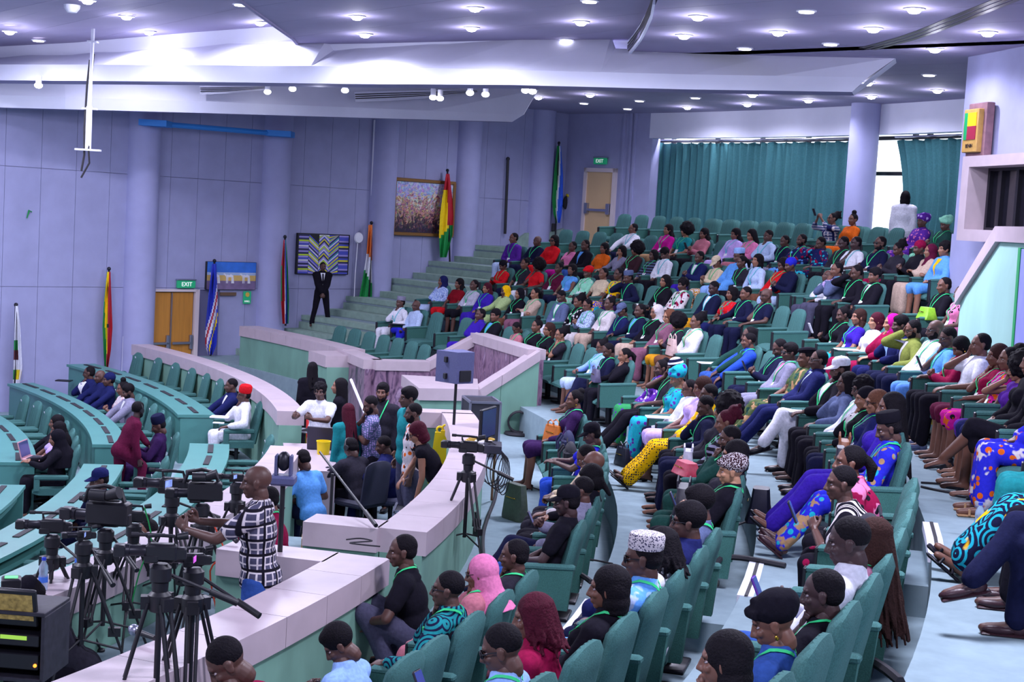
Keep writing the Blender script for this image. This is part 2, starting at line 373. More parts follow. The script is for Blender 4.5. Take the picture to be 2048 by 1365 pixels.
# facet with the upper exit door, then the curtained back wall
P0, P1 = wpt(32.65, 0, 0), pol(32.75, .700)
fd = (P1 - P0).normalized(); fn = Vector((fd.y, -fd.x, 0)); fn = fn if fn.dot(CAM - P0) > 0 else -fn; fl = (P1-P0).length
wb = struct(empty('wall_back'))
def fbox(mb, t0, t1, o0, o1, z0, z1, mi=None):
    vs = []
    for z in (z0, z1):
        for t, o in ((t0, o0), (t1, o0), (t1, o1), (t0, o1)): q = P0 + fd*t + fn*o; vs.append((q.x, q.y, z))
    fs = [(0,3,2,1), (4,5,6,7), (0,1,5,4), (1,2,6,5), (2,3,7,6), (3,0,4,7)]
    return mb.add(vs, fs, mi)
fbox(MB(), -.2, fl+.1, -.3, 0, 2.0, 6.3).build('wall_panel', WALL, wb)
for t in (.70, .78, .83): fbox(MB(), fl*t, fl*t+.06, 0, .05, 2.0, 6.1).build('pilaster_rib', WALL, wb)
def facet_t(u, v):
    d = ray(u, v); t = (P0 - CAM).dot(fn)/d.dot(fn); P = CAM + d*t; return (P-P0).dot(fd), P.z
t0, zt = facet_t(1173, 336); t1, _ = facet_t(1236, 340)
dr = tag(empty('exit_door'), 'single tan exit door with push bar behind the upper seats', 'door'); dr['kind'] = 'structure'; dr.name = 'door_1'
fbox(MB(), t0+.1, t1-.1, .0, .05, FL[6], zt-.1).build('door_leaf', TAN, dr)
m_ = MB(); fbox(m_, t0, t0+.1, 0, .09, FL[6], zt); fbox(m_, t1-.1, t1, 0, .09, FL[6], zt); fbox(m_, t0, t1, 0, .09, zt-.1, zt); m_.build('door_frame', mat('door_frame_paint', '#cdbfc4', .6), dr)
m_ = MB(); fbox(m_, t0+.16, t1-.16, .05, .13, FL[6]+1.0, FL[6]+1.06); fbox(m_, t0+.12, t0+.22, .05, .14, FL[6]+.93, FL[6]+1.2); fbox(m_, t1-.22, t1-.12, .05, .14, FL[6]+.93, FL[6]+1.2); m_.build('push_bar', STEEL, dr)
def exit_sign(P, right, label, w=.43, h=.16):
    right = right.normalized(); o = empty('exit_sign', P, math.atan2(right.y, right.x)); tag(o, label, 'sign')
    MB().bbox((0, 0, 0), (w, .06, h), .01).build('sign_box', SIGNG, o); MB().bbox((0, .0, h/2+.015), (w*1.08, .09, .03), .008).build('housing', STEEL, o)
    text('lettering', 'EXIT', h*.78, SIGNW, o, (0, -.034, 0), (pi/2, 0, 0)); return o
tt, zz = facet_t(1205, 323); q = P0 + fd*tt + fn*.08; exit_sign((q.x, q.y, zz), Vector((fd.x, fd.y, 0)) if fd.dot(c_right) > 0 else -fd, 'green EXIT sign above the tan door by the upper seats')
p = aw(372, 569, .08); exit_sign((p.x, p.y, p.z), WD, 'green EXIT sign above the brown double door')
# brown double door in the flag wall
dd = tag(empty('double_door', wpt(21.0, 0, LOW)), 'brown wooden double door with steel push bars below the EXIT sign', 'door'); dd.rotation_euler = (0, 0, WA); dd.name = 'door_2'; dd['kind'] = 'structure'
for x in (-.27, .27):
    lf = MB().bbox((x, -.0, 1.02), (.52, .05, 2.04), .008).build('door_leaf', WOOD, dd)
    MB().bbox((x, -.075, .98), (.46, .03, .06), .01).bbox((x + (.2 if x < 0 else .22), -.06, 1.0), (.07, .06, .30), .01).build('push_bar', STEEL, lf)
MB().box((0, -.03, 1.02), (.02, .06, 2.02)).build('meeting_strip', STEEL, dd)
MB().box((.60, 0, 1.05), (.10, .16, 2.1)).box((-.57, 0, 1.05), (.06, .16, 2.1)).box((0, 0, 2.08), (1.2, .16, .05)).build('door_frame', mat('door_frame_paint', '#cdbfc4'), dd)
# back wall valance, big column, windows
MB().arc(32.75, 33.0, .30, .700, 5.42, 6.3).build('valance', BEAM, wb)
_c = ar(1726, 300, 32.55); c1 = pol(32.55, ang(_c)); MB().lathe([(.30, 2.2), (.30, 6.2)], c1, 32).build('column', COLUMN, wb)
MB().arc(33.55, 33.7, .28, .71, 2.2, 2.9).build('sill_wall', WALL, wb)
win = struct(empty('window_1'))
MB().arc(33.62, 33.66, .28, .71, 2.9, 5.6).build('pane', SKYW, win)
mbw = MB()
for a in (.46, .447, .515, .56, .605, .65, .695, .40, .35): mbw.arc(33.4, 33.5, a-.0012, a+.0012, 2.8, 5.6)
mbw.arc(33.4, 33.5, .28, .71, 4.62, 4.70).arc(33.4, 33.5, .28, .71, 5.36, 5.44).build('window_frame', DARK, win)
def curtain(label, a0, a1, r=33.1, z0=2.75, z1=5.34, swell=0):
    n = int((a1-a0)*r*30); nz = 9; vs = []; fs = []; ph = random.uniform(0, 9)
    for side in (0, .02):
        for j in range(nz):
            tz = j/(nz-1)
            for i in range(n+1):
                t = i/n; a = a0 + (a1-a0)*t; x = (a-a0)*r
                f = sin(x*26 + ph + 1.1*sin(x*3.1) + .35*sin(tz*3+x))*.062*(.6+.4*(1-tz)) + .04*sin(x*6.3+ph)
                pull = swell*max(0, 1-abs(t-1)/.5)*(sin(pi*tz)*.5)
                zz = z0 + (z1-z0)*tz - (0 if j < nz-1 else .03*abs(sin(x*9)))
                vs.append(pol(r + f + side, a - pull*.02, zz))
        base = 0 if side == 0 else nz*(n+1)
        for j in range(nz-1):
            for i in range(n):
                q = (base+j*(n+1)+i, base+j*(n+1)+i+1, base+(j+1)*(n+1)+i+1, base+(j+1)*(n+1)+i); fs.append(q if side else q[::-1])
    o = MB().add(vs, fs).build('curtain', CURT); tag(o, label, 'curtain')
    MB().tube([pol(r, a0+(a1-a0)*i/12, z1+.05) for i in range(13)], .018, 6).build('curtain_rail', STEEL, o)
    return o
curtain('wide pleated teal curtain left of the round column', .488, .703)
curtain('narrow teal curtain right of the bright window gap', .290, ang(ar(1786, 330, 33.1)), swell=1)
# interpreter booth on the right
bo = struct(empty('wall_right'))
MB().arc(29.0, 29.3, -.20, .2095, 3.4, 6.3).build('wall_panel', WALL, bo); MB().arc(29.0, 30.5, .200, .2095, 1.9, 6.3).build('wall_panel', WALL, bo)
MB().arc(28.97, 29.2, -.2, .2095, 1.6, 3.45).build('wall_panel', WALL, bo)
booth = struct(empty('window_2')); aB = ang(ar(1919, 400, 28.55)); aJ = ang(ar(1942, 400, 28.62))
MB().arc(28.55, 29.05, -.20, aB, 4.38, 4.53).build('window_head', CREAM, booth); MB().arc(28.55, 29.05, -.20, aB, 3.36, 3.52).build('window_sill', CREAM, booth)
MB().arc(28.55, 29.05, aJ, aB, 3.52, 4.38).build('window_jamb', CREAM, booth)
MB().arc(28.90, 28.94, -.2, aJ, 3.5, 4.4).build('pane', GLASS, booth)
mbw = MB()
for a in (aJ-.001, aJ-.013, aJ-.030, aJ-.06, aJ-.09): mbw.arc(28.84, 28.9, a-.0012, a+.0012, 3.5, 4.4)
mbw.arc(28.84, 28.9, -.2, aJ, 3.52, 3.56).arc(28.84, 28.9, -.2, aJ, 4.34, 4.38).build('window_frame', DARK, booth)
# sloping parapet behind row D
pr = struct(empty('wall_stair_parapet'))
def slab(poly, r0, r1, name, m, parent):               # poly in (angle, z), thickness between two radii
    n = len(poly); vs = [pol(r0, a, z) for a, z in poly] + [pol(r1, a, z) for a, z in poly]
    A = sum(poly[i][0]*poly[(i+1) % n][1] - poly[(i+1) % n][0]*poly[i][1] for i in range(n))
    fs = [tuple(range(n-1, -1, -1)), tuple(range(n, 2*n))] + [(i, (i+1) % n, n+(i+1) % n, n+i) for i in range(n)]
    if A < 0: fs = [tuple(reversed(f)) for f in fs]
    return MB().add(vs, fs).build(name, m, parent)
RP = 27.05
def apx(u, v, r): P = ar(u, v, r); return ang(P), P.z
a_l, z_l = apx(1921, 600, RP); a_m, z_m = apx(2000, 480, RP); a_r = a_m - .16
slab([(a_l, 1.0), (a_l, z_l), (a_m, z_m), (a_r, z_m), (a_r, 1.0)], RP, RP+.2, 'plaster_face', mat('pale_green_plaster', '#8fb9b2', .8, scale=2.2, amount=.08, stretch=(1, 1, .5)), pr)
slab([(a_l+.001, z_l-.06), (a_l+.001, z_l+.07), (a_m+.0008, z_m+.14), (a_m-.0012, z_m-.02)], RP-.06, RP+.32, 'sloping_coping', CREAM, pr)
slab([(a_m+.0008, z_m+.14), (a_r, z_m+.14), (a_r, z_m-.02), (a_m-.0012, z_m-.02)], RP-.06, RP+.32, 'coping_stone', CREAM, pr)
bn = empty('roller_banner'); tag(bn, 'blue banner with a green border against the pale green parapet', 'banner')
ab0, zb0 = apx(2043, 498, RP-.12); ab1, zb1 = apx(2028, 690, RP-.12)
slab([(ab0, zb0), (ab0-.05, zb0), (ab1-.05, zb1-.3), (ab1-.0005, zb1-.3)], RP-.14, RP-.12, 'banner_sheet', mat('banner_blue', '#8d93dc', .6, scale=3, amount=.12), bn)
slab([(ab0+.0004, zb0+.01), (ab0-.0028, zb0+.01), (ab1-.0034, zb1-.3), (ab1-.0008, zb1-.3)], RP-.15, RP-.118, 'banner_border', mat('banner_green', '#149b57', .6), bn)
# wooden plaque with a flag on the booth wall
pq = empty('flag_plaque'); ac, zc = apx(1967, 262, 28.95); c = pol(28.95, ac, zc); pq.location = c; pq.rotation_euler = (0, 0, ac + pi/2 + pi)
tag(pq, 'wooden wall plaque with a green, yellow and red flag lettered BENIN', 'plaque')
pq.rotation_euler = (0, 0, ac - pi/2); pq.scale = (.86, .86, .90)
MB().bbox((0, -.06, 0), (.62, .14, .86), .01).build('backboard', mat('plaque_wood_dark', '#7c5a63', .6, scale=9, amount=.2), pq)
MB().bbox((-.03, -.17, -.01), (.50, .10, .68), .01).build('plaque_panel', mat('plaque_wood', '#b08a4a', .5, scale=9, amount=.15), pq)
MB().box((-.18, -.226, .06), (.11, .012, .42)).build('green_stripe', mat('flag_green', '#149257', .4), pq)
MB().box((.02, -.226, .165), (.29, .012, .21)).build('yellow_stripe', mat('flag_yellow', '#efc21a', .4), pq)
MB().box((.02, -.226, -.045), (.29, .012, .21)).build('red_stripe', mat('flag_maroon', '#93233f', .4), pq)
text('lettering', 'BENIN', .085, mat('ink', '#2b1d20'), pq, (-.03, -.224, -.25), (pi/2, 0, 0))

# ------------------------------------------------------------------ parapets and copings
def coped(name, r0, r1, a0, a1, zb, zt, over=(.03, .03), th=.2, stone=.62, face=GREEN, ztb=None, parent=None):
    w = parent or struct(empty(name))
    MB().arc(r0+over[0], r1-over[1], a0, a1, zb, zt-th if ztb is None else min(zt, ztb)-th).build('plaster_face', face, w)
    n = max(1, round(abs(a1-a0)*r1/stone)); g = .003/r1
    for i in range(n):
        b0, b1 = a0 + (a1-a0)*i/n, a0 + (a1-a0)*(i+1)/n
        MB().arc(r0, r1, b0+g, b1-g, zt-th, zt, n=max(1, int((b1-b0)*r1/.22))).build('coping_stone', CREAM, w)
    return w
def radial(name, a, w, r0, r1, zb, zt, th=.2, stone=.62, face=GREEN, zt1=None, parent=None, over=.03):
    W_ = parent or struct(empty(name)); zt1 = zt if zt1 is None else zt1; d = pol(1, a); n_ = Vector((-d.y, d.x, 0))
    def pr_(rA, rB, hw, zb_, zA, zB, nm, m):
        P = [d*rA - n_*hw, d*rB - n_*hw, d*rB + n_*hw, d*rA + n_*hw]
        MB().prism(P, zb_ if isinstance(zb_, list) else zb_, [zA, zB, zB, zA]).build(nm, m, W_)
    pr_(r0, r1, w/2-over, zb, zt-th, zt1-th, 'plaster_face', face)
    n = max(1, round((r1-r0)/stone))
    for i in range(n):
        f0, f1 = i/n, (i+1)/n; rA, rB = r0+(r1-r0)*f0+.003, r0+(r1-r0)*f1-.003; zA, zB = zt+(zt1-zt)*f0, zt+(zt1-zt)*f1
        pr_(rA, rB, w/2, [zA-th, zB-th, zB-th, zA-th], zA, zB, 'coping_stone', CREAM)
    return W_
coped('wall_desk_coping', 19.30, 19.68, .238, .708, -1.0, .45)
wp2 = coped('wall_pit_inner', 19.22, 19.60, -.62, .082, -1.0, .45)
sector('ledge', 19.35, 20.0, .095, .2, LOW-.2, .12, CREAM, wp2)
mw = coped('wall_media_outer', 21.34, 21.76, -.192, .150, LOW-.3, .75)
radial('', .155, .36, 21.0, 21.76, LOW-.2, .75, parent=mw)
radial('', -.186, .36, 20.72, 21.36, LOW-.2, .75, parent=mw)
nw = coped('wall_media_near', 21.34, 21.76, -.74, -.238, LOW-.3, .75)
radial('', -.2455, .34, 20.5, 21.36, LOW-.2, .75, parent=nw)
coped('wall_front_left', 21.62, 22.05, .500, .706, LOW-.3, .80)
coped('wall_front_left_end', 21.10, 21.62, .475, .515, LOW-.3, .74)
# entrance well with marble lining between the two blocks
mz = struct(empty('wall_marble_well'))
def mwall(P, Q, w, zb, zp, zq, face, th=.16, both=True):
    P, Q = Vector((*P[:2], 0)), Vector((*Q[:2], 0)); d = (Q-P).normalized(); n_ = Vector((-d.y, d.x, 0)); L = (Q-P).length
    def pr_(A, B, hw, zb_, zA, zB, nm, m): MB().prism([A-n_*hw, B-n_*hw, B+n_*hw, A+n_*hw], zb_, [zA, zB, zB, zA]).build(nm, m, mz)
    k = max(1, round(L/.75))
    for i in range(k):
        f0, f1 = i/k, (i+1)/k; A, B = P.lerp(Q, f0)+d*.003, P.lerp(Q, f1)-d*.003; zA, zB = zp+(zq-zp)*f0, zp+(zq-zp)*f1
        pr_(A, B, w/2-.03, zb, zA-th, zB-th, 'facing_slab', face); pr_(A, B, w/2, [zA-th, zB-th, zB-th, zA-th], zA, zB, 'coping_stone', CREAM)
q0, q1, q2, q3 = pol(21.75, .505), pol(21.60, .428), pol(22.55, .425), pol(23.42, .420)
q4, q5 = pol(23.42, .302), pol(22.2, .298)
mwall(q0, q1, .34, LOW-.3, .79, .79, MARBLE); mwall(q1, q2, .34, LOW-.3, .79, .79, MARBLE); mwall(q2, q3, .30, LOW-.3, .80, 1.30, MARBLE)
mwall(q3, q4, .30, LOW-.3, 1.30, 1.30, MARBLE); mwall(q4, q5, .30, -.2, 1.30, .52, GREEN); 
d_ = (q4-q5).normalized(); n_ = Vector((-d_.y, d_.x, 0)); n_ = n_ if n_.dot(CAM-q4) < 0 else -n_
mwall(q4 + n_*.18, q5 + n_*.18, .05, LOW-.3, 1.12, .34, MARBLE, th=.01)
pl = [at(803, 750, .72), at(955, 758, .72), at(957, 779, .72), at(838, 777, .72)]
pc = sum((Vector(p) for p in pl), Vector())/4
MB().prism([Vector(p) for p in pl], .54, .72).build('coping_stone', CREAM, mz)
MB().prism([pc + (Vector(p)-pc)*.95 for p in pl], LOW-.2, .54).build('plaster_face', GREEN, mz)
struct(sector('floor', 21.5, 23.5, .31, .418, -.9, LOW, CARPET))

# ------------------------------------------------------------------ ceiling with stepped bays, beams and grilles
def clip(poly, n, c):                                   # keep n.p <= c
    out = []
    for i in range(len(poly)):
        a, b = poly[i], poly[(i+1) % len(poly)]; da, db = a[0]*n[0]+a[1]*n[1]-c, b[0]*n[0]+b[1]*n[1]-c
        if da <= 0: out.append(a)
        if (da < 0) != (db < 0) and da != db: t = da/(da-db); out.append((a[0]+(b[0]-a[0])*t, a[1]+(b[1]-a[1])*t))
    return out
ce = struct(empty('ceiling'))
zL = lambda x, y: 6.28 + .09*(x-17.5) if x > 9 else 5.5
zM = lambda x, y: 6.2 + .04*(x-23); zR = lambda x, y: CZ
arc1 = [(18.0, -30), (18.0, 0), (18.07, 6.7), (18.1, 8.6), (17.95, 11.0), (17.75, 13.0), (17.5, 14.6)]
arc2 = [(23.4, -30), (23.42, 0), (23.54, 4.83), (23.55, 7.24), (23.48, 9.09), (23.28, 10.6)]
b1L, b1R = at(0, 161, 5.2), at(1704, 184, 5.5)
def b1line(x): t = (x-b1L.x)/(b1R.x-b1L.x); return b1L.y + (b1R.y-b1L.y)*t
back = .9
L_ = [(2, -30), *arc1[:5], (17.75, b1line(17.75)+back), (17.6, b1line(17.6)+3), (2, b1line(2)+3)]
M_ = [*arc1[:5], (17.75, b1line(17.75)+back), (17.6, b1line(17.6)+3), (23.2, b1line(23.2)+3), (23.3, b1line(23.3)+back), *reversed(arc2[:5])]
R_ = [*arc2[:5], (23.3, b1line(23.3)+back), (45, b1line(45)+back), (45, -30)]
R2_ = [(b1L.x-3, b1line(b1L.x-3)+back), (45, b1line(45)+back), (45, 40), (b1L.x-3, 40)]
for P, zf in ((L_, zL), (M_, zM), (R_, zR), (R2_, zR)):
    for i in range(-20, 46):
        s0 = i*1.25; q = clip(clip(P, (.7071, .7071), s0+1.246), (-.7071, -.7071), -s0-.004)
        if len(q) < 3: continue
        if zf is zL:                                     # split so the sloping bay stays planar per piece
            pass
        MB().prism(q, [zf(*p) for p in q], [zf(*p)+.06 for p in q]).build('ceiling_panel', CEIL, ce, smooth=False)
MB().box((22, 5, 6.75), (60, 70, .05)).build('ceiling_slab', mat('ceiling_joint', '#5b5670'), ce)
for P, zf in ((L_, zL), (M_, zM), (R_, zR), (R2_, zR)): MB().prism(P, [zf(*p)+.065 for p in P], [zf(*p)+.08 for p in P]).build('ceiling_backing', mat('ceiling_joint', '#5b5670'), ce, smooth=False)
def face(name, lo, hi, m, parent, th=.06):              # a band between two polylines, with thickness
    n = len(lo); up = Vector((.3, .5, .2)); vs = [*lo, *hi, *[Vector(p)+up*th for p in lo], *[Vector(p)+up*th for p in hi]]; fs = []
    for i in range(n-1):
        fs += [(i, i+1, n+i+1, n+i), (2*n+i, 3*n+i, 3*n+i+1, 2*n+i+1), (i, 2*n+i, 2*n+i+1, i+1), (n+i, n+i+1, 3*n+i+1, 3*n+i)]
    fs += [(0, n, 3*n, 2*n), (n-1, 3*n-1, 4*n-1, 2*n-1)]
    o = MB().add(vs, fs).build(name, m, parent, smooth=False); return o
def resample(pts, us):
    out = []
    for u in us:
        for (a, b) in zip(pts, pts[1:]):
            if a[0] <= u <= b[0] or b is pts[-1]: t = (u-a[0])/(b[0]-a[0]); out.append((u, a[1]+(b[1]-a[1])*t)); break
    return out
bm1 = struct(empty('trim_1'))
us = [-60, 100, 200, 342, 480, 620, 640, 700, 860, 1022, 1200, 1212, 1380, 1550, 1704]
zb = lambda u: 5.2 + .3*u/1704
lo = [at(u, v, zb(u)) for u, v in resample([(-60, 160), (0, 161), (342, 163), (700, 168), (1022, 170), (1380, 179), (1704, 184)], us)]
fo = [P + Vector((0, 0, .30)) for P in lo]
zf_px = dict(resample([(-60, 129), (0, 129), (342, 130), (700, 133), (1022, 140), (1380, 149), (1735, 155)], us))
fo = []
for P, u in zip(lo, us):                                # fold height that meets the measured line, straight above the lower edge
    v = zf_px[u]; D = pix(P)[2]; P2 = ad(u, v, D); fo.append(Vector((P.x, P.y, P2.z)))
fo[-1] = fo[-1] + (b1R-b1L).normalized()*.22
nrm = Vector((-(b1R-b1L).y, (b1R-b1L).x, 0)).normalized(); nrm = nrm if nrm.y > 0 else -nrm
hi = []
for i, (P, u) in enumerate(zip(fo, us)):
    zt = (zL if u < 632 else zM if u < 1206 else zR)
    e = (1-i/(len(us)-1)); Q = P + nrm*(.2 + 1.2*e); hi.append(Vector((Q.x, Q.y, max(P.z+.05, zt(Q.x, Q.y)+.03))))
hi[-1] = fo[-1] + (b1R-b1L).normalized()*.40 + nrm*.1; hi[-1].z = CZ+.02
face('lower_face', lo, fo, BEAM, bm1); face('upper_face', fo, hi, BEAM, bm1)
face('soffit', [P + nrm*.62 for P in lo], lo, mat('soffit_painted_shade', '#8e8ab0', .8), bm1, th=.01)  # underside shade is put into the colour, darker than the white beam faces
face('end_face', [lo[-1], lo[-1]+nrm*.62], [hi[-1], hi[-1]+nrm*.62], BEAM, bm1, th=.02)
face('rear_face', [P + nrm*.62 for P in lo], [Vector((P.x, P.y, 6.5)) + nrm*.62 for P in lo], BEAM, bm1, th=.02)
bm2 = struct(empty('trim_2'))
us = [-40, 130, 260, 400, 550, 700, 860, 1024]
z2 = lambda u: 4.75 + .55*max(u, 0)/1024
lo = [at(u, v, z2(u)) for u, v in resample([(-40, 214), (0, 215), (400, 226), (700, 235), (1024, 244)], us)]
vf = dict(resample([(-40, 189), (0, 190), (400, 203), (700, 215), (1050, 229)], us)); fo = []
for P, u in zip(lo, us): P2 = ad(u, vf[u], pix(P)[2]); fo.append(Vector((P.x, P.y, P2.z)))
b2d = (lo[-1]-lo[0]); b2d.z = 0; b2d.normalize(); n2 = Vector((-b2d.y, b2d.x, 0)); n2 = n2 if n2.y > 0 else -n2
fo[-1] = fo[-1] + b2d*.25
hi = [P + n2*.5 + Vector((0, 0, .75)) for P in fo]; hi[-1] = fo[-1] + b2d*.35 + n2*.1; hi[-1].z = CZ
face('lower_face', lo, fo, BEAM, bm2); face('upper_face', fo, hi, BEAM, bm2)
face('soffit', [P + n2*.3 for P in lo], lo, mat('soffit_painted_shade', '#8e8ab0'), bm2, th=.01)
face('end_face', [lo[-1], lo[-1]+n2*.3], [hi[-1], hi[-1]+n2*.3], BEAM, bm2, th=.02)
def grille(label, path, z0, z1, out, slots=4):
    g = empty('air_grille'); tag(g, label, 'vent'); up = Vector((0, 0, 1))
    P = [Vector((p[0], p[1], 0)) for p in path]; out = Vector(out).normalized()
    def band(za, zb_, o, nm, m, th=.03):
        a = [p + out*o + up*(za if not callable(za) else za(p)) for p in P]; b = [p + out*o + up*(zb_ if not callable(zb_) else zb_(p)) for p in P]
        n = len(P); vs = a + b + [p - out*th for p in a] + [p - out*th for p in b]; fs = []
        for i in range(n-1): fs += [(i, i+1, n+i+1, n+i), (2*n+i, 3*n+i, 3*n+i+1, 2*n+i+1), (i, 2*n+i, 2*n+i+1, i+1), (n+i, n+i+1, 3*n+i+1, 3*n+i)]
        fs += [(0, n, 3*n, 2*n), (n-1, 3*n-1, 4*n-1, 2*n-1)]
        MB().add(vs, fs).build(nm, m, g, smooth=False)
    h = z1-z0; band(z0, z1, 0, 'frame', BEAM)
    for i in range(slots):
        a = z0 + h*(.18 + .70*i/slots); band(a, a + h*.09, .012, 'slot', BLACK, .02)
    return g
grille('long curved air grille stepping down in the middle of the ceiling', [(23.28, 10.7), (23.40, 9.7), (23.48, 9.09), (23.53, 8.2), (23.55, 7.24), (23.56, 6), (23.54, 4.83), (23.50, 3.5), (23.42, 2.2)], 5.98, 6.24, (-1, -.1, 0))
MB().tube([Vector((x, y, 0)) + Vector((.02, 0, 6.02)) for x, y in arc1[1:5]], .02, 6).build('bay_edge', WHITE, ce)
MB().add([Vector((x, y, z)) + Vector((o, 0, 0)) for o in (0, .05) for z in (5.98, 6.36) for x, y in arc1[:5]], [(i, i+1, 5+i+1, 5+i) for i in range(4)] + [(10+i, 15+i, 15+i+1, 10+i+1) for i in range(4)] + [(i, 10+i, 11+i, i+1) for i in range(4)]).build('bay_riser', CEIL, ce, smooth=False)
def on_b2(u, v, o=.0):
    d = ray(u, v); P = fo[0]; t = (P - CAM).dot(n2)/d.dot(n2); return CAM + d*t - n2*o
for lab, pxs in (('left air grille above the far white beam', ((398, 172, 190), (450, 172, 188), (530, 172, 180))), ('right air grille above the far white beam', ((707, 184, 205), (780, 182, 202), (860, 181, 196), (950, 180, 187)))):
    g = tag(empty('air_grille'), lab, 'vent'); tops = [on_b2(u, a, .05) for u, a, b in pxs]; bots = [on_b2(u, b, .12) for u, a, b in pxs]
    face('frame', bots, tops, BEAM, g, th=.05)
    for k in range(3):
        f0, f1 = .3 + .2*k, .38 + .2*k
        face('slot', [b.lerp(t, f0) - n2*.03 for b, t in zip(bots, tops)], [b.lerp(t, f1) - n2*.03 for b, t in zip(bots, tops)], BLACK, g, th=.01)
sl = [at(u, v, CZ) for u, v in ((1722, 96), (1760, 86), (1800, 75), (1840, 61), (1880, 45), (1935, 22), (1990, 0), (2040, -22))]
g = tag(empty('air_slot'), 'long dark slot diffuser curving across the ceiling at right', 'vent')
for k in range(3):
    pts = [p + Vector((.10*k, .05*k, -.005)) for p in sl]
    ribbon(pts, .075, .02).build('slot', BLACK, g)
# ------------------------------------------------------------------ recessed lamps
def zc(u):  return 0
BR = [(19,62),(175,0),(253,32),(298,63),(322,87),(520,44),(534,73),(691,34),(714,32),(730,68),(950,15),(943,55),(935,89),(1162,43),(1133,79),(1313,106),(1357,72),(1396,32),(1368,70),(1557,63),(1829,17),(1747,56),(1976,64),(1870,97),(1736,165),(1875,180),(1743,192),(1863,205),(1617,200),(1591,220),(1495,208),(1463,225),(1375,214),(1505,189),(1348,229),(1077,194),(1180,189)]
BR = [p for i, p in enumerate(BR) if p not in ((691, 34), (1357, 72))]
DM = [(77,80),(481,8),(733,98),(1179,1),(1613,21),(1490,96),(1661,87),(1858,149),(1391,195),(1726,213),(1168,206),(1255,217),(1279,201)]
NTHW = 'first second third fourth fifth sixth seventh eighth ninth tenth eleventh twelfth thirteenth fourteenth fifteenth sixteenth seventeenth eighteenth nineteenth twentieth'.split()
def NTH(i): return NTHW[i] if i < 20 else 'twenty-' + NTHW[i-20] if i > 19 else ''
def bay(u, v):
    for zf in (zL, zM, zR):
        z = 6.1
        for _ in range(6): P = at(u, v, z); z = zf(P.x, P.y)
        if v > 160: return at(u, v, CZ)
        x1 = 18.05; 
        ok = (zf is zL and P.x < x1) or (zf is zM and x1 <= P.x < 23.5) or (zf is zR and P.x >= 23.5)
        if ok: return P
    return P
dome = MB().lathe([(.085, 0), (.08, -.03), (.055, -.055), (.0, -.066)], seg=16).mesh('lamp_dome', GLOW)
ring = MB().lathe([(.085, .0), (.125, .0), (.125, -.012), (.085, -.016)], seg=20).mesh('lamp_ring', WHITE)
disc = MB().lathe([(.095, .0), (.093, -.03), (0, -.036)], seg=16).mesh('lamp_disc', GLOWD)
for grp, L, me in (('bright recessed downlights', BR, dome), ('dim flush downlights', DM, disc)):
    for u, v in L:
        P = bay(u, v); o = empty('downlight', P)
        zone = 'on the near ceiling' if v < 130 else 'beyond the near white beam'; same = sorted(p for p in L if (p[1] < 130) == (v < 130)); r_ = same.index((u, v))
        tag(o, f"{'bright domed' if me is dome else 'flat dim round'} downlight {zone}, {NTH(r_)} from the left", 'light', grp)
        inst('diffuser', me, o); inst('trim_ring', ring, o)
        if me is dome:
            lamp('SPOT', (P.x, P.y, P.z-.09), LAMP_W, 'downlight_lamp', size=.07, spot=165, blend=.5)
            lamp('POINT', (P.x, P.y, P.z-.20), 13, 'downlight_lamp', size=.05)
for i, (u, v) in enumerate(((77,171),(477,187),(535,184),(585,178),(690,181),(866,195),(880,197),(940,186),(971,189),(1051,181),(1065,183))):
    P = at(u, v, 5.45 if u > 200 else 5.1); o = empty('track_light', P); tag(o, f'small bright track spotlight between the white beams, {NTH(i)} from the left', 'light', 'track spotlights between the beams')
    MB().cyl((0, 0, .03), (0, 0, .16), .05).build('lamp_body', WHITE, o); MB().sph((0, 0, .0), (.07, .07, .05)).build('lamp_face', GLOW, o)
for P in (at(300, 176, 5.1), at(640, 178, 5.3), at(60, 176, 5.0)):
    lamp('POINT', (P.x, P.y-.0, P.z), 26, 'track_lamp', size=.1)
# ceiling gadgets
P = ad(186, 84, 25.2); hm = tag(empty('ceiling_mount', P), 'white drop pole with dangling cables hanging from the ceiling at left', 'mount')
Q = at(176, 296, 0); D = pix(P)[2]
Q = ad(176, 300, D); x = Vector(Q) - P
MB().cyl((0, 0, .55), (x.x, x.y, x.z*.62), .03).cyl((x.x*.98, x.y, x.z*.6), (x.x, x.y, x.z), .05).build('pole', WHITE, hm)
for c_, d in (((x.x, x.y, x.z), (.42, .12, .03)), ((x.x*.7, x.y*.7, x.z*.62), (.24, .1, .03)), ((0, 0, 0), (.16, .16, .03))): MB().box(c_, d).build('plate', WHITE, hm)
MB().tube([(-.04, 0, -.3), (-.07, -.02, x.z*.4), (-.09, -.02, x.z*.8), (x.x-.06, x.y, x.z*1.05), (x.x-.10, x.y, x.z*1.2)], .02, 6).tube([(.03, -.03, -.2), (.0, -.05, x.z*.5), (x.x+.02, x.y-.04, x.z), (x.x+.03, x.y, x.z*1.12), (x.x-.1, x.y, x.z*1.26)], .018, 6).build('cable', RUBBER, hm)
for (u, v, lab, m) in ((144, 10, 'small white surface spotlight beside a bright ceiling lamp', WHITE), (113, 99, 'grey smoke sensor dome on the left part of the ceiling', mat('sensor_grey', '#9a98b4'))):
    P = bay(u, v); tag(MB().lathe([(.12, 0), (.115, -.05), (.07, -.11), (0, -.12)], P, 16).build('ceiling_sensor', m), lab, 'sensor')
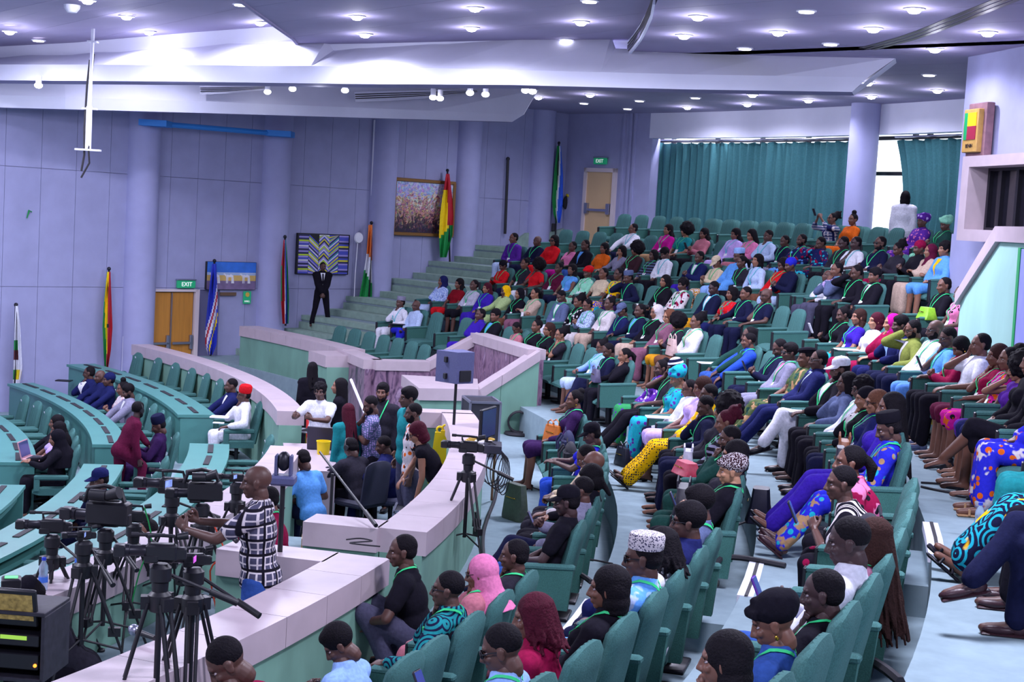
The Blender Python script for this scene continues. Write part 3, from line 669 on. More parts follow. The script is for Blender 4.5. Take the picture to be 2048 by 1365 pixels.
# blue bar between two columns
P, Q = aw(285, 245, .50), aw(583, 270, .50); bb = tag(empty('blue_bar'), 'blue metal bar fixed across the wall between two columns', 'bar')
MB().cyl(P, Q, .055, seg=8).build('bar', BLUEP, bb)
for p in (P, Q): 
    d = (Q-P).normalized(); MB().box(p + d*(.3 if p is P else -.3), (.55, .55, .12)).build('clamp_plate', BLUEP, bb)
# ------------------------------------------------------------------ curved desks
def desk(label, r0, r1, a0, a1, zt, zf, e0=True, e1=True, slots=True):
    o = tag(empty('curved_desk'), label, 'desk')
    MB().arc(r0-.03, r1+.02, a0, a1, zt-.045, zt).build('desk_top', DESK, o)
    MB().arc(r0, r0+.03, a0+.002, a1-.002, zf, zt-.045).build('front_panel', DESK, o)
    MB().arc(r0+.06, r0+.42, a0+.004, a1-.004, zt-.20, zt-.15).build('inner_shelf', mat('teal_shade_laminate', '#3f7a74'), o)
    for e, a in ((e0, a0), (e1, a1)):
        if e:
            s = 1 if a == a0 else -1; MB().arc(r0+.01, r1, min(a+s*.001, a+s*.004), max(a+s*.001, a+s*.004), zf, zt-.045).build('end_panel', DESK, o)
    if slots:
        n = max(1, int(abs(a1-a0)*r1/.86)); 
        for i in range(n):
            a = a0 + (a1-a0)*(i+.5)/n; b = .19/r1
            MB().arc((r0+r1)/2-.02, (r0+r1)/2+.05, a-b*1.7, a+b*1.7, zt, zt+.012).build('microphone_slot', RUBBER, o)
    return o
UZ, MZ, LZ = .06, -.22, -.50
desk('longest curved teal desk in front of the row with the red-capped man', 18.15, 18.66, .355, .722, UZ, LOW)
desk('curved teal desk with the three men in navy behind it', 16.86, 17.30, .292, .700, MZ, -.97)
desk('curved teal desk at the left edge with the pink laptop', 15.58, 16.06, .297, .74, LZ, -1.25)
desk('curved teal desk between the cameras and the pit coping', 18.15, 18.62, -.42, .208, UZ, LOW)
desk('curved teal desk passing behind the striped navy cap', 16.80, 17.26, -.34, .198, MZ, -.97)
desk('short piece of curved teal desk at the left edge below the laptop desk', 15.55, 16.04, -.25, .192, LZ, -1.25)

# ------------------------------------------------------------------ chairs
def back_mesh(name, w0, w1, z0, z1, y0, y1, th, ribs, amp, m):
    nx, nz = ribs*4, 9; vs = []; fs = []
    for side in (1, -1):
        for j in range(nz+1):
            t = j/nz; z = z0 + (z1-z0)*t; y = y0 + (y1-y0)*t; w = w0 + (w1-w0)*t**1.5
            if t > .8: w *= math.sqrt(max(0, 1-((t-.8)/.2)**2*.22))
            for i in range(nx+1):
                x = -1 + 2*i/nx; edge = 1-abs(x)**6*.75; k = 1 - max(0, (t-.86)/.14)**2*.7
                d = th/2*edge*k
                if side > 0: d += amp*(abs(sin(pi*ribs*(x+1)/2)) - 1)*(1-abs(x)**4) + .012*(1-x*x)*sin(pi*t) - .03*(1-x*x)*.0
                else: d -= .0
                zz = z - (.035*(abs(x)**3) if t > .9 else 0)
                vs.append((x*w/2, y + side*d, zz))
    n = (nz+1)*(nx+1)
    for s in (0, 1):
        for j in range(nz):
            for i in range(nx):
                q = [s*n + j*(nx+1)+i, s*n + j*(nx+1)+i+1, s*n + (j+1)*(nx+1)+i+1, s*n + (j+1)*(nx+1)+i]; fs.append(q[::-1] if s == 0 else q)
    for j in range(nz):
        for i in (0, nx):
            q = [j*(nx+1)+i, n + j*(nx+1)+i, n + (j+1)*(nx+1)+i, (j+1)*(nx+1)+i]; fs.append(q if i else q[::-1])
    for i in range(nx):
        for j in (0, nz):
            q = [j*(nx+1)+i, j*(nx+1)+i+1, n + j*(nx+1)+i+1, n + j*(nx+1)+i]; fs.append(q[::-1] if j else q)
    return MB().add(vs, fs).mesh(name, m)
B_ = back_mesh('backrest', .50, .42, .36, .955, .17, .045, .10, 7, .012, CHAIR)
def seat_mesh(name, w, y0, y1, z0, z1, m, ribs=6):
    nx, ny = 18, 10; vs = []; fs = []
    for s in (1, -1):
        for j in range(ny+1):
            t = j/ny; y = y0 + (y1-y0)*t
            for i in range(nx+1):
                x = -1 + 2*i/nx; fall = (max(0, (t-.7)/.3)**2)*.055 + abs(x)**5*.025
                z = (z1 - fall + .008*abs(sin(pi*ribs*(x+1)/2))) if s > 0 else z0 + (max(0, (t-.75)/.25)**2)*.03
                vs.append((x*w/2, y, z))
    n = (nx+1)*(ny+1)
    for s in (0, 1):
        for j in range(ny):
            for i in range(nx):
                q = [s*n+j*(nx+1)+i, s*n+j*(nx+1)+i+1, s*n+(j+1)*(nx+1)+i+1, s*n+(j+1)*(nx+1)+i]; fs.append(q if s == 0 else q[::-1])
    for j in range(ny):
        for i in (0, nx): q = [j*(nx+1)+i, n+j*(nx+1)+i, n+(j+1)*(nx+1)+i, (j+1)*(nx+1)+i]; fs.append(q[::-1] if i else q)
    for i in range(nx):
        for j in (0, ny): q = [j*(nx+1)+i, j*(nx+1)+i+1, n+j*(nx+1)+i+1, n+j*(nx+1)+i]; fs.append(q if j else q[::-1])
    return MB().add(vs, fs).mesh(name, m)
S_ = seat_mesh('seat', .50, .14, .62, .31, .425, CHAIR)
def arm_mesh():
    b = MB(); P = [(.07, .30), (.55, .30), (.58, .58), (.56, .60), (.04, .63)]
    vs = [(x, y, z) for x in (-.03, .03) for y, z in P]; n = len(P)
    b.add(vs, [tuple(range(n)), tuple(range(2*n-1, n-1, -1))] + [(i, n+i, n+(i+1) % n, (i+1) % n) for i in range(n)])
    return b.mesh('side_panel', CHAIRD, smooth=False)
AR_ = arm_mesh()
PAD_ = MB().bbox((0, .30, .628), (.075, .54, .045), .014, rot=Matrix.Rotation(R(-3), 3, 'X')).mesh('arm_pad', CHAIR)
CAPM = MB().bbox((0, .575, .46), (.066, .02, .33), .006).mesh('arm_end_cap', BLACK)
PED_ = MB().bbox((0, .30, .015), (.34, .26, .03), .008).cyl((0, .32, .02), (0, .33, .33), .045).bbox((0, .30, .30), (.46, .10, .04), .008).mesh('pedestal', DARK)
DBACK = back_mesh('backrest', .46, .34, .40, 1.02, .10, -.03, .10, 5, .012, CHAIR)
DSEAT = seat_mesh('seat', .48, .10, .58, .34, .46, CHAIR)
DARM = MB().bbox((0, .33, .60), (.085, .46, .07), .02).bbox((0, .52, .50), (.07, .08, .20), .015).mesh('armrest', CHAIR)
DLOGO = MB().lathe([(.022, 0), (.022, .004), (0, .005)], seg=12, mtx=Matrix.Rotation(R(-90), 3, 'X')).mesh('badge', WHITE)
_db = MB().cyl((0, .32, .06), (0, .32, .36), .03)
for k in range(5): a = 2*pi*k/5; _db.tube([(0, .32, .07), (.28*cos(a), .32+.28*sin(a), .03)], [.025, .018], 6)
DBASE = _db.mesh('swivel_base', DARK)
BLOCKS = {}
ORD = ['front', 'second', 'third', 'fourth', 'fifth', 'sixth', 'seventh', 'back']
def seat_pose(row, n):
    k = 'ABCDEFGH'.index(row); r = RA + DR*k; a = n*.6/r; return pol(r, a, FL[k]), a + pi/2
def chair(row, n, label, group=None, both=False):
    loc, rz = seat_pose(row, n); o = empty('auditorium_chair', loc, rz); tag(o, label, 'chair', group)
    inst('backrest', B_, o); inst('seat', S_, o); inst('pedestal', PED_, o)
    for x in ((.30, -.30) if both else (.30,)):
        p = inst('side_panel', AR_, o, (x, 0, 0)); inst('arm_pad', PAD_, p); inst('end_cap', CAPM, p)
    return o
def desk_chair(r, a, z, label, group=None, yaw=0):
    o = empty('swivel_chair', pol(r, a, z), a + pi/2 + yaw); tag(o, label, 'chair', group)
    inst('backrest', DBACK, o); inst('seat', DSEAT, o); inst('swivel_base', DBASE, o); inst('armrest', DARM, o, (.27, 0, 0)); inst('armrest', DARM, o, (-.27, 0, 0))
    inst('badge', DLOGO, o, (0, .055, .93), (R(-12), 0, 0)); return o
# seats no one sits on, by row and place along the row
EMPTY = [('A', 'far', [24.3, 23.3, 22.3, 21.3, 20.3, 19.3, 18.35]), ('A', 'middle', [2.7, 1.7, .7, -1.3, -2.3]), ('A', 'near', [-13.4, -15.5]),
    ('B', 'far', [22.8, 20.8, 17.8, 12.8, 11.8]), ('B', 'middle', [-4.1, -6]), ('B', 'near', [-17.9]),
    ('C', 'far', [20, 9]), ('C', 'middle', [5.05, -.05, -5.95]), ('C', 'near', [-13.06, -14.06]),
    ('D', 'far', [18.4, 15.4, 10.4, 9.4]), ('E', 'far', [20.8, 13.4]),
    ('F', 'far', [32.1, 31.1, 30.1, 29.1, 27.1, 23.0]), ('G', 'far', [32.5, 31.5, 30.5, 29.5, 28.5, 27.5, 26.5, 25.5, 24.5, 23.5, 22.5, 18.5, 17.5]),
    ('H', 'far', [30.9, 29.9, 28.9, 27.9, 26.9, 25.9, 24.9, 23.9, 22.9, 21.9, 18.6, 17.6])]
nth = ['first', 'second', 'third', 'fourth', 'fifth', 'sixth', 'seventh', 'eighth', 'ninth', 'tenth', 'eleventh', 'twelfth', 'thirteenth']
for row, blk, L in EMPTY:
    k = 'ABCDEFGH'.index(row)
    for i, n in enumerate(L):
        which = f'{nth[i]} empty green chair from the far end' if len(L) > 1 else 'only empty green chair'
        rowname = {7: 'back', 6: 'seventh'}.get(k, ORD[k])
        chair(row, n, f'{which} of the {rowname} row, {blk} block', None, both=(n == L[-1] and blk != 'middle'))
for r, lab, L, z in ((19.28, 'empty teal swivel chair behind the longest curved desk, {} from the door', [.69, .645, .602, .56, .52, .48, .438], LOW),
        (17.95, 'empty teal swivel chair behind the desk of the navy-clad men, {} after the grey-suited man', [.425, .385, .345], -.97),
        (16.62, 'empty teal swivel chair at the leftmost curved desk, {} from the white flag', [.61, .565, .52, .475, .43], -1.25),
        (19.15, 'empty teal swivel chair below the pit coping, {} from the red-capped man', [.165, .115, .065], LOW),
        (17.85, 'empty teal swivel chair behind the striped navy cap, {} from the aisle', [.15, .10, -.07], -.97)):
    for i, a in enumerate(L): desk_chair(r, a, z, lab.format(nth[i]), yaw=random.uniform(-.1, .1))
# ------------------------------------------------------------------ people: one continuous body each, with clothes and hair as parts
SKIN = tinted('skin', .48, 25, .12, .04, spec=.4); EYEW = mat('eye_white', '#a89aa0', .4); EYED = mat('eye_dark', '#120c10', .25); LIP = tinted('lip', .4, 25, .1, 0)
CLOTH = tinted('cloth', .9, 40, .25, .3, spec=.08); HAIR = tinted('hair', .75, 90, .45, .6, spec=.12); LEATHER = tinted('leather', .38, 60, .2, .1)
PRINT = {p: tinted('cloth_'+p, .9, 40, .18, .25, pattern=p, spec=.08) for p in ('blobs', 'rings', 'check', 'stripe', 'vstripe', 'dots', 'fine')}
LANY = tinted('lanyard_ribbon', .6, 50, .1, 0)
V = Vector
REQ = {}
LODS = {'near': (.0105, .32, 5), 'mid': (.016, .34, 3), 'far': (.023, .34, 2)}
def request(key, mb, vox, ratio, it):
    if key not in REQ: REQ[key] = [mb, vox, ratio, it, None]
    return key
def bake():
    tmp = []
    for key, q in REQ.items():
        if q[4] is not None: continue
        me = bpy.data.meshes.new('t'); me.from_pydata(q[0].v, [], q[0].f); o = bpy.data.objects.new('t', me); COL.objects.link(o)
        r = o.modifiers.new('r', 'REMESH'); r.mode = 'VOXEL'; r.voxel_size = q[1]; r.use_smooth_shade = True
        s = o.modifiers.new('s', 'SMOOTH'); s.factor = .5; s.iterations = q[3]
        if q[2] < 1: d = o.modifiers.new('d', 'DECIMATE'); d.ratio = q[2]
        tmp.append((key, o, me))
    dg = bpy.context.evaluated_depsgraph_get()
    for key, o, me in tmp: REQ[key][4] = bpy.data.meshes.new_from_object(o.evaluated_get(dg))
    for key, o, me in tmp: bpy.data.objects.remove(o); bpy.data.meshes.remove(me)
def mesh_arrays(me):
    n = len(me.vertices); v = np.empty(n*3, np.float32); me.vertices.foreach_get('co', v)
    lt = np.empty(len(me.polygons), np.int32); me.polygons.foreach_get('loop_total', lt); li = np.empty(len(me.loops), np.int32); me.loops.foreach_get('vertex_index', li)
    mi = np.empty(len(me.polygons), np.int32); me.polygons.foreach_get('material_index', mi)
    return v.reshape(-1, 3), li, lt, mi
def join_arrays(parts, name, mats):
    vs, li, lt, mi, n = [], [], [], [], 0
    for v, l, t, m in parts: vs.append(v); li.append(l+n); lt.append(t); mi.append(m); n += len(v)
    v = np.concatenate(vs); l = np.concatenate(li); t = np.concatenate(lt); m = np.concatenate(mi)
    me = bpy.data.meshes.new(name); me.vertices.add(len(v)); me.vertices.foreach_set('co', v.ravel()); me.loops.add(len(l)); me.loops.foreach_set('vertex_index', l)
    me.polygons.add(len(t)); me.polygons.foreach_set('loop_start', np.concatenate([[0], np.cumsum(t)[:-1]]).astype(np.int32)); me.polygons.foreach_set('loop_total', t)
    for k in mats: me.materials.append(k)
    me.polygons.foreach_set('material_index', m); me.polygons.foreach_set('use_smooth', np.ones(len(t), bool)); me.update(calc_edges=True); me.validate(); return me
def xform(arr, M4):
    v, l, t, m = arr; A = np.array(M4); return (v @ A[:3, :3].T + A[:3, 3]).astype(np.float32), l, t, m
def flipx(arr):
    v, l, t, m = arr; v = v*np.array([-1, 1, 1], np.float32); l2 = l.copy(); p = 0
    for k in t: l2[p:p+k] = l[p:p+k][::-1]; p += k
    return v, l2, t, m
# head template (face towards +Y)
def head_soup(sex):
    b = MB(); f = sex == 'f'
    b.sph((0, -.014, .030), (.073, .094, .086), 24, 16).sph((0, .016, -.035), (.057 if f else .060, .073, .076), 20, 14).sph((0, .060, -.088), (.026 if f else .032, .024, .022), 14, 10)
    b.sph((0, .066, .030), (.054, .022, .020), 14, 10)
    b.tube([(0, .084, .016), (0, .097, -.010), (0, .107, -.031), (0, .094, -.040)], [.009, .011, .016, .010], 10).sph((.013, .092, -.034), .011).sph((-.013, .092, -.034), .011)
    for s in (1, -1):
        b.sph((s*.036, .062, -.024), (.022, .022, .020), 12, 8); b.sph((s*.075, -.008, -.012), (.010, .020, .032), 12, 10, rot=Matrix.Rotation(R(s*-18), 3, 'Z')); b.sph((s*.079, -.014, .004), (.008, .018, .018), 10, 8)
    b.sph((0, .086, -.060), (.024, .012, .0075), 14, 8).sph((0, .083, -.070), (.021, .012, .0085), 14, 8)
    b.cap((0, -.02, -.06), (0, -.028, -.105), .048 if f else .053, .048 if f else .053, 16)
    return b
for sx in 'mf':
    request(('head', sx, 'near'), head_soup(sx), .0058, .55, 2); request(('head', sx, 'mid'), head_soup(sx), .0085, .42, 1); request(('head', sx, 'far'), head_soup(sx), .0125, .40, 1)
# hand template: right hand, wrist at the origin, fingers along +Y, palm down, thumb on -X
def hand_soup(curl):
    b = MB(); b.sph((0, .048, 0), (.036, .052, .014), 16, 10).cap((0, -.03, 0), (0, .02, 0), .022, .024)
    for i, (x, L) in enumerate(((-.027, .070), (-.009, .078), (.009, .073), (.026, .058))):
        p = V((x, .085, .002)); a = 0; pts = [V((x*.8, .05, .0)), p]
        for k, f in enumerate((.45, .32, .25)):
            a += R(curl)*(1 + .12*i); p = p + V((x*.12, cos(a)*L*f, -sin(a)*L*f)); pts.append(p)
        b.tube(pts + [pts[-1] + (pts[-1]-pts[-2]).normalized()*.005], [.010, .0095, .009, .0082, .0075, .003], 8)
    b.tube([(-.02, .015, -.002), (-.046, .040, -.010), (-.056, .066, -.020), (-.052, .088, -.030), (-.051, .092, -.031)], [.013, .0115, .010, .0085, .003], 8)
    return b
for c in (14, 42, 72):
    request(('hand', c, 'near'), hand_soup(c), .0046, .5, 1); request(('hand', c, 'mid'), hand_soup(c), .006, .4, 1); request(('hand', c, 'far'), hand_soup(c), .009, .3, 1)
# ---- pose
def ik(S, T, hint, l1, l2):
    d = T - S; L = d.length; mx = (l1+l2)*.985
    if L > mx: T = S + d*(mx/L); d = T - S; L = mx
    L = max(L, .08); u = d.normalized(); a = (l1*l1 - l2*l2 + L*L)/(2*L); h = math.sqrt(max(0, l1*l1 - a*a)); hp = hint - u*hint.dot(u)
    hp = hp.normalized() if hp.length > 1e-4 else u.orthogonal(); return S + u*a + hp*h, T
def joints(p):
    J = {}; sit = p['mode'] == 'sit'; lam = R(p['lean']); f = p['sex'] == 'f'
    td = V((0, sin(lam), cos(lam))); J['td'] = td; J['trot'] = Matrix.Rotation(-lam, 3, 'X'); tr = J['trot']
    Lt = .46 if sit else .49
    H = {'sit': V((0, .25, .50)), 'stand': V((0, 0, .90)), 'squat': V((0, -.18, .26)), 'floor': V((0, 0, .14))}[p['mode']]
    J['hip'] = H; J['neck'] = H + td*Lt; hd = R(p['lean']*.35 if abs(p['lean']) < 40 else p['lean']*.7)
    J['head'] = J['neck'] + V((0, sin(hd)*.15 + .012, cos(hd)*.15)); sw = .158 if f else .178
    neck = J['neck']
    for s, k in ((1, 'R'), (-1, 'L')):
        J['sh'+k] = neck + tr @ V((s*sw, 0, -.055))
    a = p['arms']; hc = J['head']; ch = H.lerp(neck, .6); up = V((0, 0, 1))
    def tgt(s, k, nm):
        x = {'rest': (V((s*.275, H.y+.24, H.z+.175)), V((s, -.6, -.5)), 14), 'lap': (V((s*.065, H.y+.20, H.z+.115)), V((s, -.3, -.4)), 42),
             'cross': (ch + V((-s*.13, .19, -.04 if s > 0 else -.01)), V((s, .2, -1)), 42), 'chin': (hc + V((s*.035, .085, -.185)), V((s*.7, .5, -1)), 72),
             'face': (hc + V((s*.045, .10, -.11)), V((s*.9, .6, -1)), 42), 'brow': (hc + V((s*.05, .10, -.05)), V((s*.9, .6, -1)), 42),
             'phone': (V((s*.05, ch.y+.27, ch.z-.02)), V((s, -.1, -1)), 72), 'write': (V((s*.11, ch.y+.30, H.z+.20)), V((s, -.2, -.5)), 42),
             'clasp': (hc + V((s*.02, .13, -.20)), V((s, .5, -1)), 72), 'type': (V((s*.10, ch.y+.36, H.z+.28)), V((s, -.2, -.6)), 14),
             'up': (hc + V((s*.06, .30, .0)), V((s, .2, -1)), 72),
             'down': (J['sh'+k] + V((s*.05, .03, -.53)), V((s*.3, -1, 0)), 42), 'front': (V((s*.02, .19, H.z-.02)), V((s, -.3, 0)), 42), 'hold': (J['sh'+k] + V((-s*.03, .44, -.12)), V((s, .0, -1)), 72),
             'fold': (ch + V((-s*.10, .16, -.06)), V((s, .0, -1)), 42), 'table': (V((s*.18, H.y+.46, H.z+.02)), V((s, -.2, .4)), 14), 'knee': (V((s*.16, H.y+.36, H.z+.14)), V((s, -.3, -.2)), 42),
             'back': (H + V((s*.18, -.12, .18)), V((s, -1, 0)), 42)}[nm]; return x
    def pair(a):
        for suf, kk in (('R', 'R'), ('L', 'L')):
            if a.endswith(suf) and a[:-1] in ('chin', 'face', 'brow', 'up', 'write', 'phone', 'hold', 'table'):
                other = 'fold' if p['mode'] == 'stand' and a[:-1] == 'chin' else ('down' if p['mode'] == 'stand' else ('lap' if a[:-1] in ('phone', 'write') else 'rest')); return {kk: a[:-1], ('L' if kk == 'R' else 'R'): other}
        return {'R': a, 'L': a}
    pr = pair(a)
    for s, k in ((1, 'R'), (-1, 'L')):
        T, hint, c = tgt(s, k, pr[k]); nm = pr[k]; E, T = ik(J['sh'+k], T, hint, .275, .245); J['el'+k] = E; J['wr'+k] = T; J['curl'+k] = c; fa = (T-E).normalized()
        if nm in ('chin', 'face', 'brow', 'clasp'): y = (V((0, 0, 1)) + V((-s*.25, -.15, 0)) + fa*.4).normalized(); z = V((s*.25, 1, -.1)) if nm in ('chin', 'clasp') else V((s*.8, .7, 0))
        elif nm in ('phone', 'hold', 'up'): y = (fa + V((-s*.2, .2, .6))).normalized(); z = V((s, .3, 0))
        elif nm in ('down',): y = fa; z = V((s, .1, 0))
        else: y = (fa + V((0, .15, -.1))).normalized(); z = V((s*.25, 0, 1))
        x = y.cross(z).normalized(); z = x.cross(y); Mh = Matrix((x, y, z)).transposed().to_4x4(); Mh.translation = T + y*.012; J['hand'+k] = Mh
    lg = p['legs']
    for s, k in ((1, 'R'), (-1, 'L')):
        if sit:
            hj = V((s*.09, .27, .485)); kn = V((s*.115, .675, .505)); an = V((s*.115, .69, .085)); to = V((s*.13, .86, .035))
            if lg == 'wide': kn.x = an.x = s*.21; to.x = s*.25
            if lg == 'together': kn.x = s*.075; an.x = s*.07; to.x = s*.07
            if lg == 'out': kn = V((s*.12, .69, .475)); an = V((s*.12, .98, .11)); to = V((s*.14, 1.11, .16))
            if lg == 'back': an = V((s*.11, .55, .10)); to = V((s*.12, .70, .035))
            if lg[:5] == 'cross':
                if lg[5] == k: kn = V((-s*.03, .70, .605)); an = V((-s*.20, .90, .31)); to = V((-s*.22, 1.03, .22))
                else: kn = V((s*.07, .67, .50)); an = V((s*.06, .66, .085)); to = V((s*.08, .83, .035))
            if lg[:4] == 'fig4' and lg[4] == k: kn = V((s*.25, .60, .56)); an = V((-s*.14, .66, .595)); to = V((-s*.27, .74, .60))
        elif p['mode'] == 'squat':
            hj = V((s*.10, -.16, .27)); kn = V((s*.17, .22, .47)); an = V((s*.13, .02, .09)); to = V((s*.15, .18, .035))
        elif p['mode'] == 'floor':
            hj = V((s*.10, .02, .14)); kn = V((s*.17, .30, .44)); an = V((s*.13, .48, .09)); to = V((s*.15, .63, .05))
        else:
            hj = V((s*.09, 0, .88)); kn = V((s*.10, .015, .48)); an = V((s*.11, -.02, .085)); to = V((s*.14, .13, .035))
            if lg == 'apart': kn.x = s*.15; an.x = s*.22; to.x = s*.27
            if lg == 'walk': y = .22*s; kn = V((s*.10, y*.7+.04, .49)); an = V((s*.10, y*1.3-.08, .10)); to = V((s*.11, y*1.3+.08, .05))
            if lg == 'step' and s > 0: kn = V((.13, .30, .66)); an = V((.12, .30, .25)); to = V((.13, .46, .20))
        J['hj'+k], J['kn'+k], J['an'+k], J['to'+k] = hj, kn, an, to
    return J
def torso(b, J, f, g=0.0, bust=True, low=True):
    tr, H, N = J['trot'], J['hip'], J['neck']; at_ = lambda t, y=0: H.lerp(N, t) + tr @ V((0, y, 0))
    if low: b.sph(H + V((0, -.01, .0)), ((.175 if f else .165)+g, .125+g, .115+g), 18, 12)
    b.sph(at_(.28, .01), ((.135 if f else .148)+g, .108+g, .15), 18, 12, rot=tr).sph(at_(.62, .0), ((.145 if f else .168)+g, .108+g, .165+g*.5), 18, 12, rot=tr)
    if f and bust:
        for s in (1, -1): b.sph(at_(.66, .085) + V((s*.065, 0, 0)), (.062+g, .05+g, .058+g), 12, 8)
    b.cap(J['shR'], J['shL'], .060+g, .060+g, 14); b.sph(at_(.93, -.01), (.105+g, .072+g, .052+g*.5), 16, 10)
def limbs(b, J, g=0, upper=1.0, fore=1.0, f=False):
    k_ = .92 if f else 1
    for k in 'RL':
        S, E, T = J['sh'+k], J['el'+k], J['wr'+k]; ru, re, rw = .050*k_+g, .040*k_+g, .027*k_+g
        b.cap(S, S.lerp(E, upper), ru, ru + (re-ru)*upper, 12)
        if upper >= 1 and fore > 0: b.cap(E, E.lerp(T, fore), re, re + (rw-re)*fore, 12)
def legs_(b, J, g=0, shin=1.0, thigh=1.0, f=False, taper=1):
    for k in 'RL':
        h, kn, an = J['hj'+k], J['kn'+k], J['an'+k]
        b.cap(h, h.lerp(kn, thigh), .088+g, .088+g + (.060-.088)*thigh, 14)
        if thigh >= 1 and shin > 0:
            m = kn.lerp(an, .35) + (V((0, -.018, 0))); b.cap(kn, m.lerp(an, max(0, (shin-.35)/.65)*0), .058+g, .056+g, 12) if shin > .3 else None
            e = kn.lerp(an, shin); b.cap(m, e, .054+g, (.040+g*taper) if shin > .6 else .052+g, 12)
def body_soup(J, f):
    b = MB(); torso(b, J, f); limbs(b, J, 0, f=f); legs_(b, J, f=f); b.cap(J['neck'] + V((0, -.02, -.05)), J['head'] + V((0, -.03, -.09)), .058, .052, 14)
    for k in 'RL': b.cap(J['an'+k] + V((0, -.02, -.03)), J['to'+k], .036, .026, 10); b.sph(J['an'+k] + V((0, -.03, -.045)), (.030, .034, .032))
    return b
def top_soup(J, f, kind):
    g = {'dress': .016, 'gown': .030, 'jacket': .026, 'hood': .03}.get(kind, .018); b = MB(); torso(b, J, f, g)
    if kind in ('short', 'polo', 'dress'): limbs(b, J, g+.004, .62, 0, f)
    elif kind in ('sleeveless',): limbs(b, J, g-.006, .10, 0, f)
    else: limbs(b, J, g, 1, .93 if kind != 'three' else .45, f)
    if kind in ('gown', 'kaftan'): 
        for k in 'RL': b.cap(J['elk'[:2]+k] if False else J['el'+k], J['el'+k].lerp(J['wr'+k], .85), .062, .056, 12)
    tr = J['trot']; H = J['hip']
    b.sph(H + tr @ V((0, -.005, -.03)), ((.178 if f else .168)+g, .128+g, .10+g), 16, 10)
    if kind not in ('sleeveless', 'dress'):
        hi_ = .055 if kind in ('jacket', 'gown', 'kaftan', 'hood', 'long', 'shirt') else .035; ax = (J['head'] - J['neck']).normalized(); c_ = J['neck'] + V((0, -.02, -.02)); b.tube([c_ + ax*(hi_+.025), c_ + ax*.02, c_ - ax*.03], [.064+g*.3, .074+g*.3, .10+g*.3], 16)
    if kind == 'gown' or kind == 'kaftan':
        for k in 'RL': b.cap(J['hj'+k], J['hj'+k].lerp(J['kn'+k], .8), .105, .09, 12)
    return b
def bottom_soup(J, f, kind):
    b = MB(); H = J['hip']
    if kind in ('trousers', 'jeans'): b.sph(H, ((.178 if f else .168)+.004, .13, .115), 16, 10); legs_(b, J, .014, .97, f=f, taper=2.0)
    elif kind == 'wide': b.sph(H, (.182, .13, .115), 16, 10); legs_(b, J, .022, .95, f=f, taper=2.2)
    elif kind in ('skirt', 'longskirt'):
        b.sph(H, (.185, .132, .115), 16, 10); e = 1.02 if kind == 'skirt' else 1
        for k in 'RL': b.cap(J['hj'+k], J['hj'+k].lerp(J['kn'+k], e), .098, .078, 14)
        mh = (J['hjR']+J['hjL'])/2; mk = (J['knR']+J['knL'])/2; b.cap(mh, mh.lerp(mk, .97), .095, .070, 14)
        if kind == 'longskirt':
            for k in 'RL': b.cap(J['kn'+k], J['kn'+k].lerp(J['an'+k], .88), .080, .088, 14)
            ma = (J['anR']+J['anL'])/2; b.cap(mk, mk.lerp(ma, .85), .082, .10, 14)
        elif J['hip'].z > .7 or True:
            for k in 'RL': d = (J['an'+k]-J['kn'+k]).normalized(); b.cap(J['kn'+k], J['kn'+k] + d*.06, .076, .074, 14)
    return b
